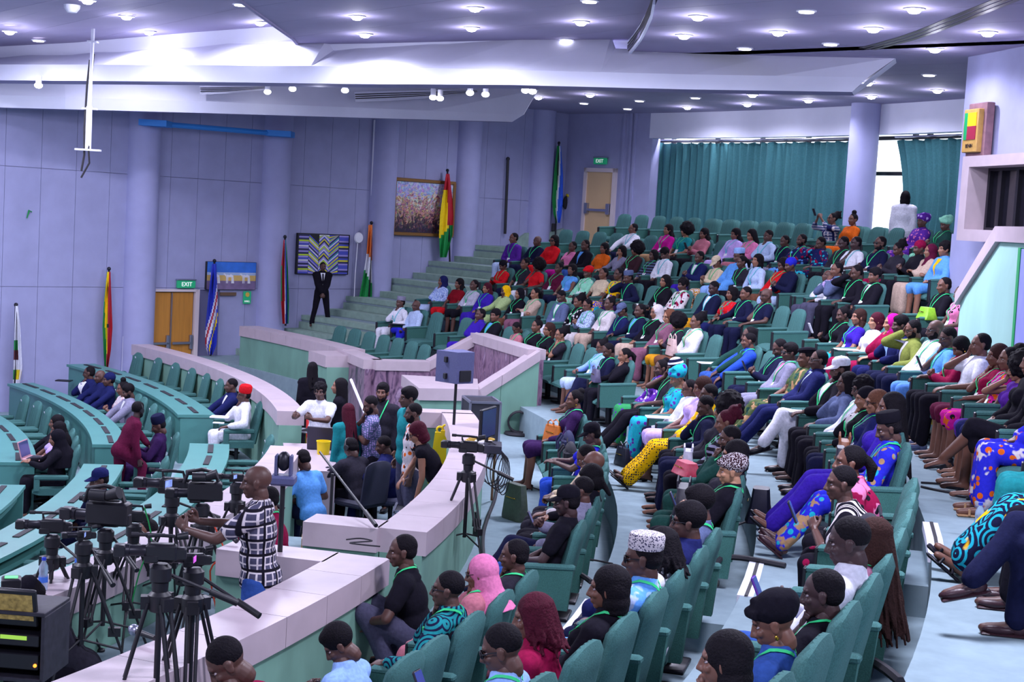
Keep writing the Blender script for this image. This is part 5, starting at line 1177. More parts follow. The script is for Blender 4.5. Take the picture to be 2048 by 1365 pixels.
# row place sex skin top bottom hair arms legs yaw pitch lean flags | description
AUD = '''
A 3.7 f 2 long:dpurple skirt:dpurple bun lap flat 5 -5 -8 LE | woman in dark purple suit with orange handbag on lap
A -.3 m 1 short:royal jeans:blue short:hair:cap:black type flat 0 -22 6 L | man in bright blue shirt and black cap at a laptop
A -3.3 m 1 shirt:cream trousers:char short write flat 0 -30 4 - | man with cropped hair bowed over a notebook
A -4.3 m 2 shirt:offwhite trousers:char bald chinR flat -20 -4 -4 G | bald man in glasses and pale shirt, cheek on fist
A -5.3 f 3 long:black skirt:black bangs writeR flat -6 -12 0 - | woman with a black fringe writing with a pencil
A -6.3 m 1 jacket:grey:lgrey trousers:dnavy fade phoneR crossR 0 -4 -6 P | man in grey suit with crossed legs and loafer
A -7.3 m 0 short:black jeans:jean short:hair:cap:black lap out 0 -10 -6 P | man in black shirt and black cap in end seat
A -10.4 m 1 short:char trousers:char short chinR flat 6 -6 4 L | man in dark shirt with green lanyard seen from behind
A -11.4 f 2 gown:rose longskirt:rose hijab:pink chinR flat 8 -14 2 LG | woman in pink headscarf and rose gown with glasses
A -12.4 m 1 shirt:print.rings.teal.dnavy.black trousers:print.rings.teal.dnavy.black fade chinR out 10 -2 -2 LG | man in teal and navy print, chin in hand
A -14.0 m 1 shirt:lblue trousers:white flat phone flat 25 -42 26 - | man in light blue shirt bending forward
A -15.1 m 1 short:wine trousers:char fade lap flat 35 -44 40 - | bald-cropped man in wine red shirt bowing his head
B 24.8 m 1 kaftan:white trousers:white short:hair:kufi:grey chinR flat 5 -4 -10 l | man in white kaftan and grey cap, hand on chin
B 23.8 m 1 shirt:pblue trousers:royal bald lap fig4R 10 -8 -8 G | bald man in glasses and light blue shirt
B 21.8 f 2 shirt:print.dots.pblue.blue ljean jeans:pblue headband:royal faceL flat -5 -22 -4 - | woman in royal blue headwrap leaning on her hand
B 19.8 m 1 shirt:violet trousers:violet short chinR flat 0 -2 -8 - | man in violet shirt and trousers, hand to mouth
B 18.8 m 2 jacket:black:sky trousers:dgrey flat lap flat 18 0 -10 L | man in black suit with sky blue shirt
B 16.8 f 1 shirt:rose trousers:black short lap flat 5 -44 4 L | person in dusty pink shirt with bowed head
B 15.8 f 2 short:black trousers:black topbun lap flat 10 -2 -10 L | woman in black shirt with her hair tied up
B 14.8 f 3 short:black trousers:black long:brownh rest flat 8 -4 -10 LG | woman in black shirt with long brown hair and glasses
B 13.8 f 3 short:char trousers:black puff chinL flat 0 -6 -6 LG | woman in dark shirt with puffed hair, cheek on hand
B 10.8 f 2 long:lblue skirt:pblue bun writeR flat -4 -16 -4 LG | woman in pale blue top and skirt reading a phone
B 9.8 m 1 shirt:dnavy trousers:dnavy short lap crossR 6 -26 2 L | man in navy shirt with crossed legs
B 8.8 f 3 long:black trousers:black pony chinL flat 0 -8 0 E | woman in black with mauve bag, chin on fist
B 5.5 f 1 long:print.blobs.purple.lilac longskirt:print.blobs.green.purple bun lap flat 10 -8 -8 L | woman in purple top and green print skirt
B 4.4 m 1 short:char trousers:black short:hair:beanie:print.stripe.dnavy.white faceR out 4 -12 -4 L | man in striped cap with brown moccasins, hand on face
B 3.6 f 3 dress:print.blobs.turq.purple longskirt:print.blobs.turq.purple gele:print.blobs.turq.purple lap flat 4 -24 -8 L | woman in turquoise and purple print with matching headwrap
B 2.5 m 2 kaftan:white trousers:dnavy short lap flat 0 -14 -8 G | man in white shirt and glasses with papers on lap
B 1.4 f 2 dress:lilac skirt:lilac bob:brownh lap flat 8 -14 -6 - | woman in lilac dress with dark bobbed hair
B .4 m 1 shirt:print.blobs.yellow.offwhite.brown wide:print.dots.yellow.dnavy fade lap out 8 -4 -4 - | grey-haired person in yellow print with yellow trousers
B -.7 m 1 shirt:dnavy trousers:black fade chinR flat 6 -18 6 L | man with shaved head in navy shirt, fist on mouth
B -2 f 3 long:char trousers:dnavy afro lap flat 4 -6 -6 - | woman with a big black afro
B -3.2 f 2 long:print.stripe.black.grey trousers:black puff:burg lap flat 4 -12 -4 L | woman in striped top with a reddish hair bun
B -5 m 1 shirt:dgreen trousers:dgreen fade clasp flat 4 -10 2 LB | bearded man in dark green with clasped hands
B -7 f 3 long:char trousers:dgreen bob lap flat 4 -8 -4 S | woman in sunglasses with a dark bob
B -8 f 4 jacket:black skirt:black wrap:print.fine.dbrown.offwhite phone flat 6 -8 -4 LOP | woman in black blazer and patterned headwrap with phone
B -10.9 m 1 jacket:bgrey trousers:black flat lap flat 4 -8 -4 L | man in grey-blue jacket with thick dark hair
B -11.9 m 1 jacket:navy:white+dred trousers:navy flat chinR flat 6 -4 -6 G | man in navy suit and red tie, hand at mouth
B -12.9 f 1 short:white trousers:dnavy dreads chinR flat 6 -10 -4 - | woman in white blouse with black dreadlocks
B -13.9 m 1 kaftan:print.blobs.sky.lblue.pblue trousers:print.blobs.lblue.pblue short:hair:kufi:print.fine.offwhite.dgrey lap out 8 -8 -6 SL | man in sky blue print and white embroidered cap
B -14.9 f 2 long:black skirt:black bob lap flat 10 -6 -4 L | woman in black with a smooth black bob from behind
B -15.9 f 2 long:wine trousers:black dreads:burg lap flat 20 -12 14 - | woman in wine red top with burgundy dreadlocks
B -16.9 m 1 shirt:lblue trousers:black fade phone flat 14 -20 12 SLP | man in dark sunglasses looking at a phone
C 27 f 2 long:print.dots.pblue.blue longskirt:pblue hijab:navy chinR flat -8 -6 -10 - | woman in navy headscarf and pale blue print
C 26 f 2 dress:dred skirt:red long lap flat 0 -4 -10 - | woman in dark red dress with long black hair
C 25 f 1 three:lgrey skirt:black short lap flat 4 -4 -10 L | woman in pale grey blouse with short hair
C 24 f 3 gown:violet longskirt:violet long:burg lap flat 4 -4 -8 L | woman in royal purple gown with reddish hair
C 23 f 1 gown:lgreen longskirt:lgreen hijab:yellow chinL flat 0 -10 -6 - | woman in yellow headscarf and pale green gown
C 22 f 3 long:black trousers:brown hijab:black lap flat 8 -10 -8 L | woman in black headscarf with a brown bag
C 21 f 3 long:beige wide:mauve pony cross flat 5 -6 -8 L | woman in beige knit top with crossed arms
C 19 m 1 jacket:bgrey:white trousers:white fade lap flat 5 -26 -2 L | man in grey-blue blazer and white trousers
C 18 f 2 long:print.blobs.black.offwhite trousers:black puff lap flat 4 -14 -6 L | woman in black and white print with gathered hair
C 17 f 2 shirt:print.dots.pblue.bgrey trousers:offwhite short phone flat 4 -18 -4 LG | woman in pale blue floral blouse reading
C 16 f 1 three:offwhite trousers:beige bun lap flat 8 -4 -8 L | woman in white lace top and beige trousers
C 15 m 1 shirt:navy trousers:black short:hair:cap:bgrey lap flat 4 -28 -2 L | man in navy shirt and blue-grey cap
C 14 m 1 jacket:dnavy:sky trousers:dnavy short rest flat 4 -6 -8 L | man in dark navy suit with blue lanyard
C 13 f 3 long:black trousers:beige hijab:offwhite lap flat 8 -8 -10 LG | woman in beige headscarf, glasses and black top
C 12 f 4 gown:mauve longskirt:mauve hijab:brown lap flat 6 -10 -8 LG | woman in brown headscarf and mauve gown
C 11 f 3 long:char skirt:mustard afro phone flat 4 -32 2 L | woman in dark top and mustard skirt looking down
C 10 f 2 jacket:white:beige skirt:brown puff lap flat 10 -4 -8 LE | woman in white blazer with a cream handbag
C 7 m 1 shirt:dgreen jeans:jean short table flat 0 -8 -8 - | man in jeans in the end seat behind the smiling man
C 6.1 m 2 jacket:blue:navy trousers:navy fade table flat -10 -4 22 L | smiling man in bright blue jacket leaning forward
C 4.1 m 1 shirt:dnavy trousers:dnavy short phone flat 4 -26 -2 LP | man in dark shirt tapping a phone
C 3.1 m 1 jacket:grey:pink trousers:grey flat lap out 6 -4 -8 SL | man in grey blazer and sunglasses
C 2 m 2 short:print.blobs.camo.dgreen.tan trousers:print.blobs.camo.dgreen.tan short:hair:beret:black lap out 4 -4 -8 - | soldier in camouflage uniform and black beret
C .95 m 1 jacket:navy:pblue+dnavy trousers:navy short lap out 4 -4 -8 GU | man in navy suit and glasses with white earbud
C -1.1 m 1 jacket:black:white trousers:white short:hair:cap:white chinR crossR 4 -10 -2 LB | bearded man in white cap and white trousers
C -2 f 1 jacket:bgrey trousers:black braids chinR flat 4 -4 -4 E | woman in grey blazer with braids, chin on fist
C -3.3 m 1 shirt:white trousers:black curly lap flat 4 -14 -2 GL | person with curly hair, glasses and white shirt
C -4.2 f 3 jacket:black:offwhite trousers:black headband:black chinR flat 4 -10 -2 L | woman in black cap scarf and black blazer
C -5.1 f 3 jacket:navy trousers:dnavy bob:brown lap flat 4 -8 -4 GL | woman with brown bobbed hair and round glasses
C -7 f 2 jacket:violet trousers:violet longbraids lap out 6 -6 -4 - | woman in violet blazer with long black braids
C -8.2 m 1 kaftan:print.blobs.royal.tan.turq trousers:print.blobs.royal.turq.tan short:hair:kufi:black lap out 8 -22 4 L | man in blue print robe and embroidered black cap
C -11.06 f 2 long:print.blobs.wine.black.pink skirt:black pony lap flat 12 -2 18 - | woman in wine floral top with tied black hair
C -12.06 m 1 short:print.vstripe.black.offwhite wide:print.blobs.black.wine fade phoneL flat 14 -6 16 P | man with cropped grey hair in black and white stripes
C -15.06 f 3 sleeveless:mauve jeans:ljean longbraids:brownh lap flat 4 -10 -8 L | woman with long dark brown waves beside the white shirt
C -16.06 m 0 shirt:white trousers:jean fade phone flat 6 -12 -4 P | man in white shirt holding a purple phone
C -17.06 m 0 short:black:white trousers:black short chinR flat 6 -12 2 L | man in black waistcoat over red sleeves
C -18.06 f 2 shirt:jean trousers:black wrap:black phone flat 12 -24 8 LE | woman in denim shirt and black headwrap
C -19.06 f 2 long:black jeans:lgrey bob lap flat 10 -8 4 - | woman with a black bob at the bottom edge
D 27.4 f 1 long:red trousers:black short:hair:beanie:black phone flat -6 -24 0 L | woman in red top and black beanie
D 26.4 f 2 short:char trousers:dnavy bun lap flat 0 -4 -8 L | woman in black top with a green lanyard and papers
D 25.4 f 1 short:red trousers:white afro chinR flat 0 -6 -8 P | woman in red top and white trousers with an afro
D 24.4 f 1 three:maroon trousers:black bun lap flat 10 -2 -8 L | smiling woman in maroon top
D 23.4 f 2 sleeveless:sky skirt:dnavy long lap flat 12 4 -12 l | woman in sleeveless blue top with head tilted back
D 22.4 f 1 shirt:print.blobs.mint.offwhite longskirt:print.blobs.mint.offwhite wrap:red lap flat 4 -12 -6 L | woman in red headwrap and mint print dress
D 21.4 f 2 short:cream trousers:black short lap flat 8 -4 -8 E | woman in cream shawl with short hair
D 20.4 f 1 dress:print.blobs.yellow.purple longskirt:print.rings.royal.yellow.turq bun lap flat 6 0 -10 LG | woman in yellow and purple print dress
D 19.45 m 1 kaftan:dnavy trousers:dpurple short:hair:kufi:bgrey faceR flat 2 -16 -4 L | man in dark navy kaftan and patterned cap
D 17.4 f 3 jacket:black trousers:black bob lap flat 10 0 -10 LG | woman in black jacket and glasses with straight hair
D 16.4 m 1 shirt:print.blobs.offwhite.black.wine trousers:black curly lap flat 6 -8 -8 L | person in floral shirt with a long camera lens
D 14.4 m 0 jacket:dnavy:white trousers:mustard fade lap flat 6 -16 -6 l | man in navy blazer and mustard trousers
D 13.4 f 2 dress:print.blobs.red.bgrey trousers:navy bob lap flat 4 -4 -8 L | woman in red and blue print with a black bob
D 12.4 m 2 shirt:dnavy trousers:dnavy fade rest flat 4 -6 -8 L | bald man in navy shirt with white badge
D 11.4 m 1 short:dnavy trousers:dnavy bald chinR flat 4 -10 -4 LG | bald man in glasses and navy polo, fist on chin
D 6.3 f 1 long:black trousers:tan bun phoneR flat 2 -14 0 LP | woman in black photographing with a white phone
D 5.4 f 3 dress:violet longskirt:turq long:brownh lap flat 10 0 -10 L | woman in violet dress with dark brown straight hair
D 4.3 f 4 short:white longskirt:wine bob:burg lap flat 8 -2 -8 - | woman in white blouse with a burgundy bob
D 3.3 f 4 gown:wine longskirt:wine hijab:magenta chinR flat 0 -6 -6 - | woman in magenta headscarf and wine gown
D 2.5 m 1 jacket:navy:lblue trousers:navy flat chinR flat 2 -6 -6 - | man in navy blazer with hand over mouth
D 1.6 m 2 jacket:olive:lgrey trousers:dnavy short browR flat 0 -20 -2 GB | man in olive green blazer, hand on forehead
D .5 m 1 shirt:white trousers:dnavy bald lap flat 4 -8 -4 GLB | bald man in clear glasses and white shirt
D -.4 m 1 short:sky jeans:ljean fade chinR flat 2 -16 2 GL | man in bright blue shirt and pale jeans, fist on mouth
D -1.3 f 2 jacket:wine trousers:black bob phone flat 2 -34 4 LEP | woman in wine blazer bent over a phone
D -2.4 m 2 short:white trousers:black short faceR flat 4 -4 -4 - | man in white tee with watch and sneakers
D -3.5 f 2 dress:wine skirt:maroon long:brownh chinR flat 4 -6 -4 L | woman in wine dress with long dark hair
D -4.4 f 2 sleeveless:print.blobs.magenta.black.orange skirt:print.blobs.magenta.black.orange puff lap flat 4 -4 -6 L | woman in magenta and black floral dress
D -5.3 f 3 sleeveless:purple skirt:purple afro faceR flat 4 -10 0 - | woman at the right edge with big curly hair
D -6.3 f 2 long:black skirt:navy bun lap flat 4 -4 -8 - | woman beyond the right edge in navy skirt
D -7.3 f 2 long:black skirt:black bun lap crossL 4 -4 -8 - | woman in black skirt with pointed slingback heels
D -8.3 f 2 gown:print.blobs.royal.orange.offwhite longskirt:print.blobs.royal.orange.offwhite gele:orange lap flat 4 -4 -8 - | woman in blue and orange print with gold sandals
D -11.1 f 2 gown:teal longskirt:teal hijab:teal lap flat 4 -4 -8 - | woman in teal gown with black loafers at right edge
D -12.3 f 2 gown:print.rings.dnavy.turq.yellow longskirt:print.rings.dnavy.turq.yellow bun lap out 4 -4 -8 - | woman in navy and turquoise print with black sandals
D -13.3 m 1 jacket:black trousers:black short lap flat 4 -4 -8 - | man in black trousers with brown suede shoes
D -14.4 m 1 jacket:black trousers:dnavy short lap crossR 4 -4 -8 - | man in dark navy trousers at the lower right corner
E 30.8 m 2 shirt:purple trousers:pblue short lap flat -10 -6 -6 L | man in purple shirt and pale trousers, first seat by the stairs
E 29.8 m 1 shirt:dnavy trousers:dnavy bald lap flat 0 -6 -8 L | bald man in navy shirt with green lanyard
E 28.8 f 2 long:red longskirt:red bob lap flat 10 -2 -10 S | woman in red dress and tinted glasses
E 27.8 f 1 short:pink skirt:magenta short chinR flat 4 -6 -6 - | woman in pink top with a magenta bag
E 26.8 m 1 jacket:black:sky jeans:jean short lap flat 4 -8 -8 - | man in black blazer over light blue shirt
E 25.8 f 2 short:orange trousers:black long lap flat 6 -4 -8 - | woman in orange-red top with long black hair
E 24.8 f 3 three:grey trousers:char bob chinL flat 4 -8 -6 - | woman in grey and black top, chin on hand
E 23.8 f 2 three:dbrown trousers:char afro lap flat 6 -2 -8 LG | woman in dark brown with big black curls
E 22.8 f 1 long:print.stripe.char.bgrey trousers:black braids lap flat 4 -8 -8 L | woman in grey striped top with black braids
E 21.8 m 1 shirt:white trousers:black flat lap flat 4 -30 4 l | man in white shirt with bowed head
E 19.8 m 1 jacket:navy:white trousers:violet short phone flat 4 -16 -2 L | man in bright navy blazer and violet trousers
E 18.8 m 2 shirt:cream trousers:print.rings.mustard.offwhite.brown short:hair:cap:cream phone flat 4 -34 0 L | man in cream shirt and cream cap looking down
E 17.9 m 1 kaftan:sky trousers:lblue short:hair:kufi:lblue lap flat 4 -14 -4 - | man in sky blue kaftan and pale blue cap
E 17.1 f 1 long:char trousers:black pony lap flat 2 -10 -8 L | woman in dark clothes beside the pale blue cap
E 16.2 f 3 shirt:pblue trousers:black bob lap flat 12 0 -10 l | woman in pale lilac shirt with a large white badge
E 15.2 f 1 long:red trousers:brown braids lap flat 2 -26 -2 L | woman in red top with dark braids
E 14.4 f 1 long:dnavy longskirt:pblue beanie:royal phone flat 2 -14 2 - | large woman in navy top and royal blue turban
E 12.6 m 1 shirt:white trousers:dgrey bald chinR flat 2 12 -26 l | man in white shirt slumped back in his seat
E 11.8 m 2 jacket:bgrey:lilac trousers:dgrey short clasp flat 0 -8 4 l | man in grey suit with hands joined at his mouth
E 10.9 m 1 shirt:black trousers:black short browR flat 0 -20 2 L | man in black shirt covering his face with a hand
E 9.9 m 2 jacket:black:white+black trousers:black flat lap flat 6 -4 -6 L | man in dark suit and tie in end seat
E 6.1 m 2 long:black trousers:black short lap flat 8 -8 -8 L | man in black sweater below the speaking booth
E 5.1 f 1 sleeveless:print.blobs.pink.black skirt:black bun lap flat 4 -8 -8 L | woman half hidden by the sloping parapet
F 28.1 m 2 shirt:white trousers:dnavy short table flat -20 -2 0 Gl | man in white shirt and glasses leaning sideways
F 25.97 f 3 long:magenta skirt:tan long lap flat 0 -2 -8 L | woman in magenta top with long black hair
F 24.96 f 3 dress:teal trousers:black afro lap flat 4 -2 -8 LG | woman in teal top with brown sleeves and curls
F 23.9 f 2 long:rose trousers:black long phone flat 4 -10 -4 P | woman in rose top filming with a pink phone
F 22.1 f 2 gown:lilac longskirt:lilac long lap flat 4 -10 -8 l | woman in lilac gown with long dark hair
F 21.1 f 3 long:pink longskirt:rose longbraids phone flat 4 -20 -4 L | woman in pink blouse with very long black hair
F 20.2 m 1 kaftan:pblue trousers:pblue fade chinR flat 4 -6 -6 l | man in pale blue kaftan with shaved head
F 19.3 m 1 shirt:dnavy trousers:grey short lap flat 4 -14 -6 L | man in dark shirt beside the pale blue kaftan
F 18.4 m 1 kaftan:print.blobs.navy.sky.wine trousers:print.blobs.sky.navy.wine short chinR flat 0 -6 -6 LB | man in blue print robe gesturing with raised hand
F 17.3 m 1 kaftan:print.blobs.navy.turq.wine trousers:print.blobs.turq.navy.wine short faceR flat 0 -24 0 - | man in blue print robe with face in hand
F 16.1 m 0 shirt:char trousers:black short lap flat 0 -22 -2 L | man in black shirt with head lowered
F 15.4 m 0 polo:white trousers:black short chinR flat 0 -6 -4 l | man in white polo shirt, hand at mouth
F 14.2 m 1 shirt:dnavy trousers:black short chinR flat 4 -2 -6 SLB | man in black shirt and dark sunglasses
F 13.2 f 1 long:char trousers:wine puff phone flat 2 -20 -2 - | woman in black with red braids tied up
F 12.1 f 1 long:black trousers:black beanie:wine phone flat 2 -10 -4 - | woman in black with a red knitted hat
F 11.4 f 3 long:beige longskirt:beige hijab:maroon cross flat 4 -2 -8 - | woman in maroon headscarf and beige gown
F 10.6 f 3 jacket:sky:yellow skirt:sky curly lap flat 6 -2 -8 - | woman in bright blue jacket with curly hair in end seat
G 20.6 f 2 three:print.check.bgrey.offwhite.navy trousers:black puff up flat -6 0 2 GP | woman in checked blouse taking a photo
G 19.6 f 2 short:orange wide:orange topbun lap flat 14 0 -8 - | woman in orange outfit with a hair bun
G 16.05 f 1 gown:print.blobs.purple.pink longskirt:print.blobs.purple.pink gele:print.blobs.purple.lilac lap flat 10 0 -8 - | woman in purple print gown and purple headwrap
G 14.9 f 1 gown:dgreen longskirt:print.blobs.mint.green gele:mint phone flat 6 -14 -4 L | woman in green with mint headwrap
'''
HEADS = '''
A 3.7:1148,800 -.3:1182,870 -3.3:1172,915 -4.3:1185,928 -5.3:1190,958 -6.3:1164,982 -7.3:1134,1005 -10.4:1029,1112 -11.4:961,1147 -12.4:893,1180 -14.0:680,1290 -15.1:445,1325
B 24.8:801,606 23.8:832,612 21.8:902,625 19.8:961,630 18.8:990,632 16.8:1033,661 15.8:1073,653 14.8:1097,660 13.8:1121,670 10.8:1203,694 9.8:1216,702 8.8:1248,712 5.5:1321,737 4.4:1348,737 3.6:1356,757 2.5:1379,778 1.4:1404,775 .4:1416,790 -.7:1410,813 -2:1463,822 -3.2:1452,845 -5:1460,878 -7:1482,912 -8:1465,943 -10.9:1397,1010 -11.9:1375,1045 -12.9:1318,1095 -13.9:1285,1117 -14.9:1217,1178 -15.9:1062,1235 -16.9:1003,1300
C 27:885,563 26:918,568 25:948,571 24:974,577 23:1010,583 22:1038,588 21:1070,588 19:1122,594 18:1156,604 17:1174,611 16:1219,608 15:1244,622 14:1280,622 13:1312,625 12:1337,634 11:1354,648 10:1392,644 7:1506,672 6.1:1498,683 4.1:1558,697 3.1:1580,706 2:1611,717 .95:1637,721 -1.1:1680,740 -2:1692,766 -3.3:1725,778 -4.2:1731,798 -5.1:1750,806 -7:1782,816 -8.2:1778,858 -11.06:1699,926 -12.06:1682,968 -15.06:1742,1080 -16.06:1694,1085 -17.06:1642,1188 -18.06:1543,1245 -19.06:1447,1322
D 27.4:1006,532 26.4:1050,528 25.4:1075,533 24.4:1117,537 23.4:1144,540 22.4:1175,546 21.4:1206,548 20.4:1237,549 19.45:1256,556 17.4:1330,563 16.4:1365,570 14.4:1428,577 13.4:1463,588 12.4:1491,588 11.4:1532,592 6.3:1686,630 5.4:1717,635 4.3:1751,643 3.3:1784,647 2.5:1801,651 1.6:1825,660 .5:1872,661 -.4:1895,676 -1.3:1921,695 -2.4:1960,690 -3.5:1995,712 -4.4:2016,719 -5.3:2038,740
E 30.8:1027,477 29.8:1074,483 28.8:1107,482 27.8:1145,494 26.8:1170,491 25.8:1208,497 24.8:1243,503 23.8:1272,500 22.8:1306,511 21.8:1329,508 19.8:1399,515 18.8:1433,526 17.9:1477,513 17.1:1484,525 16.2:1515,522 15.2:1566,530 14.4:1581,531 12.6:1655,553 11.8:1673,540 10.9:1714,546 9.9:1749,552 6.1:1888,572 5.1:1920,608
F 28.1:1266,458 25.97:1336,460 24.96:1371,462 23.9:1408,468 22.1:1470,469 21.1:1503,471 20.2:1536,473 19.3:1569,483 18.4:1602,481 17.3:1642,487 16.1:1687,487 15.4:1711,487 14.2:1759,487 13.2:1796,499 12.1:1839,497 11.4:1860,503 10.6:1888,499
G 20.6:1665,438 19.6:1706,440 16.05:1845,444 14.9:1891,450'''
HEADPX = {}
for ln in HEADS.strip().split('\n'):
    r_, *q = ln.split()
    for x in q: n_, uv = x.split(':'); HEADPX[(r_, n_)] = tuple(float(k) for k in uv.split(','))
SHOE_OF = {'A -6.3': 'shoe:dnavy', 'B 4.4': 'shoe:brown', 'C 7': 'shoe:char', 'C -1.1': 'shoe:black', 'C -8.2': 'shoe:dbrown', 'C -7': 'pump:black', 'D -2.4': 'shoe:bgrey', 'D -8.3': 'sandal:tan', 'D -11.1': 'shoe:black', 'D -12.3': 'sandal:black', 'D -13.3': 'shoe:dbrown', 'D -14.4': 'shoe:dbrown', 'B .4': 'sandal:black', 'C -4.2': 'shoe:brown', 'C .95': 'shoe:black', 'A -7.3': 'sandal:black', 'E 14.4': 'shoe:black'}
ROWN = {'A': 'front', 'B': 'second', 'C': 'third', 'D': 'fourth', 'E': 'fifth', 'F': 'sixth', 'G': 'seventh'}
for ln in AUD.strip().split('\n'):
    try: d = parse(ln)
    except Exception as e: print('BAD', ln, e); continue
    key_ = (d['row'], ln.split()[1]); hp = HEADPX.get(key_)
    if hp:                                              # lean and size the sitter so the head comes where it is seen above that seat
        best = None
        for k_ in range(0, 13):
            for sg in (1, -1):
                dn = sg*k_*.05; loc, rz = seat_pose(d['row'], d['n'] + dn); tg = V((cos(rz), sin(rz), 0)); fw = V((-sin(rz), cos(rz), 0)); dd = ray(*hp); t = (loc - CAM).dot(tg)/dd.dot(tg); Q = CAM + dd*t - loc; y, z = Q.dot(fw), Q.z
                zz = min(1.17, max(.96, z)); yy = min(.56, max(.12, y)); cost = abs(dn)*.25 + abs(y-yy)*3 + abs(z-zz)*2 + (.25*max(0, abs(y-.22)-.12))
                if best is None or cost < best[0]: best = (cost, dn, yy, zz)
        _, dn, yy, zz = best; d['dn'] = dn; lb = None
        for L in range(-24, 47, 2):
            l = R(L); y = .25 + .46*sin(l) + .15*sin(.35*l) + .012; z = .50 + .46*cos(l) + .15*cos(.35*l); sc = zz/z
            c_ = abs(y*sc - yy) + 2*max(0, abs(sc-.98)-.08)
            if lb is None or c_ < lb[0]: lb = (c_, L, min(1.06, max(.88, sc)))
        d['lean'] = float(lb[1]); d['scale'] = lb[2]
    blk = 'far' if d['n'] > 8.4 else 'middle' if d['n'] > -9 else 'near'
    loc, rz = seat_pose(d['row'], d['n'] + d.get('dn', 0)); d['loc'] = loc; d['rz'] = rz
    d['label'] = f"{d['phrase']}, {ROWN[d['row']]} row {blk} block"
    key = f"{d['row']} {ln.split()[1]}"
    if key in SHOE_OF: d['shoe'] = SHOE_OF[key]
    if d['row'] == 'C' and d['n'] == -16.06: d['phonecol'] = 'purple'
    if d['row'] == 'D' and d['n'] == 6.3: d['phonecol'] = 'white'
    PEOPLE.append(d)
    lab = f"green auditorium chair under the {' '.join(d['phrase'].replace(',', '').split()[:11])}"
    ends = d['n'] in (8.8, 24.8, 9.9, 10.6, -8, -8.2, -7.3, 27, 27.4, 30.8, 3.7)
    chair(d['row'], d['n'], lab, None, both=ends)
# ---- people on the lower floor, in the media pit and on the stairs
def extra(sex, skin, top, bot, hair, arms, legs, yaw, pitch, lean, flags, label, loc, face, mode='stand', scale=1.0, **k):
    d = dict(row='-', n=-50, sex=sex, skin=skin, top=top.split(':'), bot=bot.split(':'), hair=hair.split(':'), arms=arms, legs=legs, yaw=yaw, pitch=pitch, lean=lean, flags=flags, phrase=label, label=label, mode=mode, loc=V(loc), rz=face - pi/2, scale=scale, **k); PEOPLE.append(d); return d
def toward(P, u, v=None): return None
def dirpix(P, du):                                     # facing angle for a wanted image direction at P: 0 = image left, 90 = away, 180 = right, 270 = towards the camera
    q = V(P) - CAM; base = math.atan2(q.y, q.x); return base + R(90 - du)
def spot(u, v, z, zfloor): P = at(u, v, z); return V((P.x, P.y, zfloor))
HEADTOP = 1.70
def stand(u, vtop, zf, h=1.72): P = at(u, vtop, zf + h); return V((P.x, P.y, zf)), h/1.72
# suit man on the stairs
P = aw(640, 655, .55); Ps = aw(641, 519, .55); 
extra('m', 1, 'jacket:black:white+black', 'trousers:black', 'fade', 'front', 'apart', 0, -2, 0, '', 'tall man in black suit and tie standing guard on the stairs', (P.x, P.y, P.z), dirpix(P, 262), scale=(Ps.z-P.z)/1.73)
P = pol(30.45, .345, FL[6]); Pw = at(1812, 380, FL[6]+1.70)
aw_ = .340
for k_ in range(60):
    P = pol(30.9, .25 + .003*k_, FL[6])
    if pix(P + V((0, 0, 1.6)))[0] < 1812: break
extra('f', 3, 'jacket:white', 'trousers:black', 'bob', 'down', 'stand', 10, 0, 0, '', 'woman in white jacket standing with her back turned by the curtain', P, dirpix(P, 100), scale=.98)
L0 = LOW
def st(u, v, *a, h=1.72, zf=LOW, du=0, **k):
    P, s = stand(u, v, zf, h); return extra(*a, P, dirpix(P, du), scale=s, **k)
st(626, 717, 'f', 2, 'long:black', 'trousers:black', 'braids', 'down', 'stand', 0, 0, 0, '', 'woman in black with long dark locks facing the green wall', h=1.66, du=80)
st(645, 757, 'm', 1, 'short:white', 'trousers:beige', 'curly', 'hold', 'stand', 20, -4, 4, '', 'photographer in white tee with a camera hung on his chest', h=1.70, du=-60)
st(684, 748, 'f', 3, 'shirt:black', 'trousers:black', 'longbraids', 'typeR' if False else 'fold', 'stand', 0, 0, 2, 'E', 'woman in black shirt with long wavy braids in profile', h=1.72, du=8)
st(702, 800, 'f', 2, 'long:teal', 'trousers:black', 'longbraids:burg', 'down', 'stand', 0, -12, 6, '', 'woman in dark teal top half hidden behind the braided woman', h=1.60, du=60)
st(750, 783, 'm', 1, 'short:print.dots.bgrey.lilac', 'trousers:char', 'fade', 'chinR', 'stand', 0, -20, 4, 'B', 'man in purple dotted shirt thinking with hand on mouth', h=1.72, du=-12)
st(767, 758, 'm', 2, 'long:char', 'trousers:char', 'flat', 'down', 'stand', 10, 0, 0, 'LB', 'bearded man in dark top with green lanyard against the marble', h=1.78, du=-65)
st(823, 765, 'm', 1, 'short:teal', 'trousers:dgrey', 'flat', 'down', 'stand', 0, -4, 2, '', 'broad man in dark teal tee with flat-topped hair', h=1.80, zf=-.48, du=-20)
st(833, 797, 'm', 1, 'short:print.blobs.offwhite.orange.black', 'trousers:dgrey', 'fade', 'down', 'stand', 0, -6, 2, 'UB', 'bearded man in white and orange patterned shirt with earbud', h=1.68, zf=-.48, du=-5)
P = at(828, 882, .86); P = P + c_right*.34; extra('f', 3, 'sleeveless:black', 'wide:mauve', 'bob:burg', 'tableR', 'stand', 10, -30, 34, 'G', 'woman in black top with burgundy hair bending over a seated man', (P.x, P.y, -.48), dirpix(P, 5), scale=.98)
st(530, 913, 'm', 1, 'short:print.check.dgrey.offwhite.black', 'jeans:jean', 'bald', 'hold', 'apart', 4, -6, 4, '', 'bald cameraman in black and white plaid shirt and jeans', h=1.76, zf=-.15, du=12)
